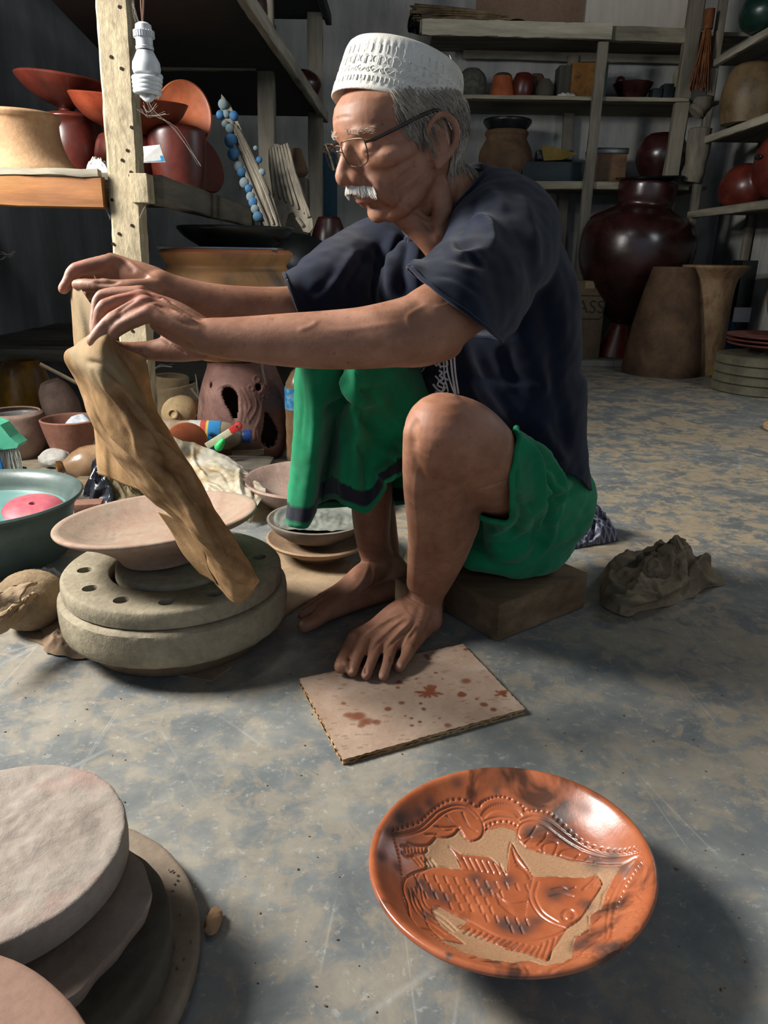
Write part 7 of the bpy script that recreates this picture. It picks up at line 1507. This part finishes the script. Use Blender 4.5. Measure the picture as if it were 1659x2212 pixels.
# ---- back wall shelves
ZA, ZB, ZC = at(1100, 66, SY).z+.02, at(1200, 213, SY).z+.011, at(1200, 401, SY).z+.011
tb = thing('twig_bundle', 'bundle of dry twigs lying on the top back shelf', 'twigs', tuple(at(980, 45, SY+.1)))
m = MB()
for k in range(90):
    y0 = random.uniform(14, 44); a = at(892+random.uniform(-8, 20), y0+random.uniform(-8, 8), SY+.03+random.uniform(0, .15)); b = at(1095+random.uniform(-30, 5), 36+(y0-30)*.35, SY+.03+random.uniform(0, .12)); a.z = max(a.z, ZA+.008); b.z = max(b.z, ZA+.008); m.tube(cr([a, (a+b)/2+Vector((0, 0, random.uniform(-.004, .012))), b], 6), [.0035, .0032, .003, .003, .0028, .002], 4)
mk('twigs', m, mat('dry_twig', ['4a4033', '6f5e47', '8d7a5c'], 9, .9), tb)['kind'] = 'stuff'
m = MB(); c = at(1118, 35, SY+.12); m.ball(Vector((c.x, SY+.14, ZA+.03)), (.075, .07, .045), None, 24, 12); m.lathe([(0, ZA), (.09, ZA), (.10, ZA+.006), (.0, ZA+.012)], (c.x+.03, SY+.13, 0), 30); tag(mk('felt_hat', m, mat('black_felt', ['0e1316', '161d21'], 9, .7), None), 'small dark cap at the end of the twig bundle', 'hat')
crumple('black_rag', [at(885, 50, SY+.05), at(915, 50, SY+.05), at(915, 50, SY+.2), at(885, 50, SY+.2)], ZA, .10, C_BLACK, 'black rag at the left end of the top back shelf', 'rag', 24, 8, .5, 5)
m = MB(); a, b = at(1032, -60, SY+.40), at(1258, 56, SY+.40); m.box(((a.x+b.x)/2, SY+.40, (a.z+ZA)/2), (b.x-a.x, .012, a.z-ZA)); tag(mk('tall_cardboard', m, mat('pale_cardboard', ['6e5848', '7f6856', '8a7462'], 2, .9, .1), None, False), 'large brown cardboard sheet standing on the top back shelf', 'cardboard')
m = MB(); a, b = at(1258, -60, SY+.42), at(1500, 56, SY+.42); m.box(((a.x+b.x)/2, SY+.42, (a.z+ZA)/2), (b.x-a.x, .008, a.z-ZA)); tag(mk('stained_white_sheet', m, wall_mat('stained_white', 'a5a096', 'b8b2a6', 'c4beb2'), None, False), 'stained whitish sheet standing right of the brown cardboard', 'sheet')
g2 = 'small pots on the second back shelf'
def bpot(lab, cx, pts, m_, Y=SY+.2, z0=None, name='small_pot', cat='pot', grp=None, **k): return pot(name, lab, cat, cx, Y, pts, m_, z0=z0, group=grp, seg=40, n=24, **k)
pb_ = bpot('round grey basket with a wire handle on the second back shelf', 1018, [(16, 150), (28, 160), (33, 175), (30, 192), (20, 204)], mat('grey_basket', ['393a34', '4a4b43', '5b5b52'], 40, .9, .6, 90), z0=ZB, name='wire_basket', cat='basket')
m = MB(); c = at(1018, 150, SY+.2); m.tube([Vector((c.x+.07*math.cos(t_*.33)*1.3, SY+.2, ZB+.09+.075*math.sin(t_*.33))) for t_ in range(10)], .0022, 5); mk('handle', m, mat('thin_wire', ['6b665a'], 5, .5), pb_)
bpot('bright orange upturned pot on the second back shelf', 1084, [(19, 166), (20, 170), (24, 185), (30, 203)], C_ORANGE, z0=ZB, closed=True, grp=g2); bpot('dark round pot behind the orange one, second back shelf', 1084, [(15, 160), (20, 164), (22, 180), (18, 203)], C_BROWN, Y=SY+.36, z0=ZB, grp=g2)
bpot('reddish round pot right of the orange pot', 1128, [(16, 160), (22, 172), (22, 188), (16, 203)], C_RED, z0=ZB, grp=g2); bpot('dark brown pot third on the second back shelf', 1156, [(14, 162), (20, 172), (22, 188), (16, 204)], C_BROWN, Y=SY+.3, z0=ZB, grp=g2); bpot('blackish round pot next to the boxes on the second shelf', 1176, [(10, 172), (18, 182), (18, 195), (12, 204)], C_DK, z0=ZB, grp=g2)
def bbox(name, lab, cat, x0, x1, y0, z0, m_, Y, dp=.14, rz=0):
    a, b = at(x0, y0, Y), at(x1, y0, Y); mb = MB(); mb.box(((a.x+b.x)/2, Y+dp/2, (a.z+z0)/2), (b.x-a.x, dp, a.z-z0), rotm('Z', rz), bev=.003); return tag(mk(name, mb, m_, None), lab, cat)
bbox('paper_stack', 'dark standing stack of papers left of the orange-brown box', 'papers', 1210, 1236, 140, ZB, mat('grey_papers', ['2f2f2c', '47463f'], 3, .9, .4, 60, (30, 1, 1)), SY+.16)
bbox('orange_box', 'orange-brown box with dark figures on the second back shelf', 'box', 1238, 1296, 134, ZB, mat('ochre_box', ['5d3f1c', '7a5224', '4a3018'], 14, .8), SY+.14)
bbox('green_tin', 'dark green tin behind the shelf post', 'tin', 1298, 1316, 132, ZB, mat('dark_green_tin', ['10241d', '193328'], 5, .5), SY+.14)
crumple('white_scrap', [at(1200, 205, SY+.03), at(1245, 205, SY+.03), at(1245, 205, SY+.12), at(1200, 205, SY+.12)], ZB, .03, PLASTIC, 'white scrap at the front of the second back shelf', 'scrap', 20, 8, .5, 4)
o = bpot('small dark mortar boat on the second back shelf right of the post', 1365, [(43, 182), (38, 188), (30, 197), (24, 207)], C_MAROON, z0=ZB, name='dark_mortar', cat='mortar')
m = MB(); c = at(1342, 174, SY+.18); m.ball(Vector((c.x, SY+.2, at(1342, 176, SY+.2).z)), .03, None, 20, 12); tag(mk('round_pestle_knob', m, C_RED, None), 'reddish ball resting in the dark mortar', 'ball')
for k, (x0, x1, y0, lab) in enumerate(((1412, 1432, 190, 'small dark tin next to the mortar boat'), (1436, 1458, 180, 'squat dark green bottle among the tins, second shelf'), (1460, 1486, 186, 'dark flat box at the right end of the second shelf'))): bbox('dark_tin', lab, 'tin', x0, x1, y0, ZB, mat('sooty_metal', ['12191b', '1d2729', '2b3234'], 9, .5), SY+.12, .09)
bpot('grey vase at the right end of the second back shelf', 1474, [(10, 130), (18, 140), (24, 155), (20, 180), (14, 204)], C_GREY, Y=SY+.34, z0=ZB, name='grey_vase', cat='vase')
bpot('big brown round pot on the third back shelf behind the head', 1088, [(45, 284), (47, 290), (44, 300), (56, 325), (56, 350), (44, 375), (34, 392)], C_BROWN, z0=ZC, Y=SY+.2, name='big_brown_pot'); zq = at(1088, 284, SY+.2).z
bpot('black wavy-rimmed bowl upside the big brown pot', 1095, [(52, 260), (52, 266), (46, 276), (40, 284)], C_BLACK, z0=zq+.004, name='black_dish', cat='bowl', wob=.03)
bbox('dark_crate', 'dark blue-green crate on the third back shelf', 'crate', 1130, 1258, 348, ZC, mat('teal_black_plastic', ['0c1a1e', '12252a'], 5, .5), SY+.08, .28)
m = MB(); P = [at(x, y, SY+.2) for x, y in ((1170, 318), (1185, 314), (1248, 332), (1215, 345), (1175, 347))]; m.add(P+[p+Vector((0, .02, 0)) for p in P], [tuple(range(5)), tuple(range(9, 4, -1))]+[(i, i+5, (i+1) % 5+5, (i+1) % 5) for i in range(5)]); tag(mk('yellow_paper', m, mat('dull_yellow_paper', ['6b5a26', '857034'], 5, .8), None, False), 'dull yellow paper lying on the dark crate', 'paper')
m = MB(); c = at(1195, 355, SY+.2); m.box((c.x+.02, SY+.30, at(1200, 330, SY+.3).z-.02), (.24, .1, .06), bev=.01); tag(mk('dark_bundle', m, C_BLACK, None), 'dark bundle on the crate behind the yellow paper', 'bundle')
o = bbox('brown_canister', 'brown square canister with dark lid on the third back shelf', 'canister', 1284, 1356, 330, ZC, mat('smeared_brown_tin', ['3e2c1d', '5a4029', '6b4f34'], 12, .6), SY+.1, .2); a, b = at(1282, 322, SY+.1), at(1359, 322, SY+.1); m = MB(); m.box(((a.x+b.x)/2, SY+.2, a.z-.008), (b.x-a.x, .21, .035), bev=.004); mk('lid', m, C_BLACK, o)
bpot('maroon jar with a shoulder at the right end of the third shelf', 1422, [(30, 290), (44, 300), (54, 325), (50, 350), (36, 375), (27, 393)], C_MAROON, z0=ZC, name='maroon_jar', cat='jar')
# ---- right wall shelves
for py, name, lab, cat, cx, pts, m_, Y in ((130, 'dark_green_jar', 'rounded dark green jar on the upper right shelf', 'jar', 1640, [(20, -40), (44, 0), (54, 40), (46, 75), (30, 92)], mat('dark_green_glaze', ['0d1f1a', '14302a'], 5, .3), 4.45), (298, 'brown_round_jar', 'big dull brown jar on the middle right shelf', 'jar', 1622, [(30, 138), (44, 150), (56, 190), (57, 230), (50, 275)], clay('olive_brown_jar', ['3d3222', '574730', '63503a'], rough=.5), 4.55)):
    z = at(1545, py, 5.0).z+.006; s_ = [(min(a_, .19), b_) for a_, b_ in sil(cx, Y, pts, z0=z)]; xx = max(1.905+.02+max(a_ for a_, b_ in s_)*0, at(cx, pts[2][1], Y).x); m = MB(); pr = cr(s_, 26); m.lathe([(0, z)]+[(a_, b_) for a_, b_ in pr]+[(pr[-1][0]-.012, pr[-1][1]), (pr[-1][0]-.02, pr[-1][1]-.03), (0, z+.03)], (min(xx, 2.31-max(a_ for a_, _ in s_)), Y, 0), 48); tag(mk(name, m, m_, None), lab, cat)
z = at(1545, 457, 5.0).z+.006
md_ = thing('carved_red_figure', 'reddish hump-backed clay figure on the lowest right shelf', 'figure', (2.05, 4.55, z))
m = MB(); m.ball((2.03, 4.62, z+.10), (.13, .16, .13), None, 32, 20, fn=lambda p: 1 if p.z > -.72 else .99); m.ball((2.10, 4.42, z+.20), (.11, .15, .17), None, 32, 20); m.v = [(v_[0], v_[1], max(v_[2], z)) for v_ in m.v]; S3 = Sculpt(m, .008); S3.smooth(6); S3.build('body', C_RED, md_, color=True)
m = MB(); m.ball((1.985, 4.40, z+.235), (.012, .04, .014)); mk('dark_slot', m, C_BLACK, md_)
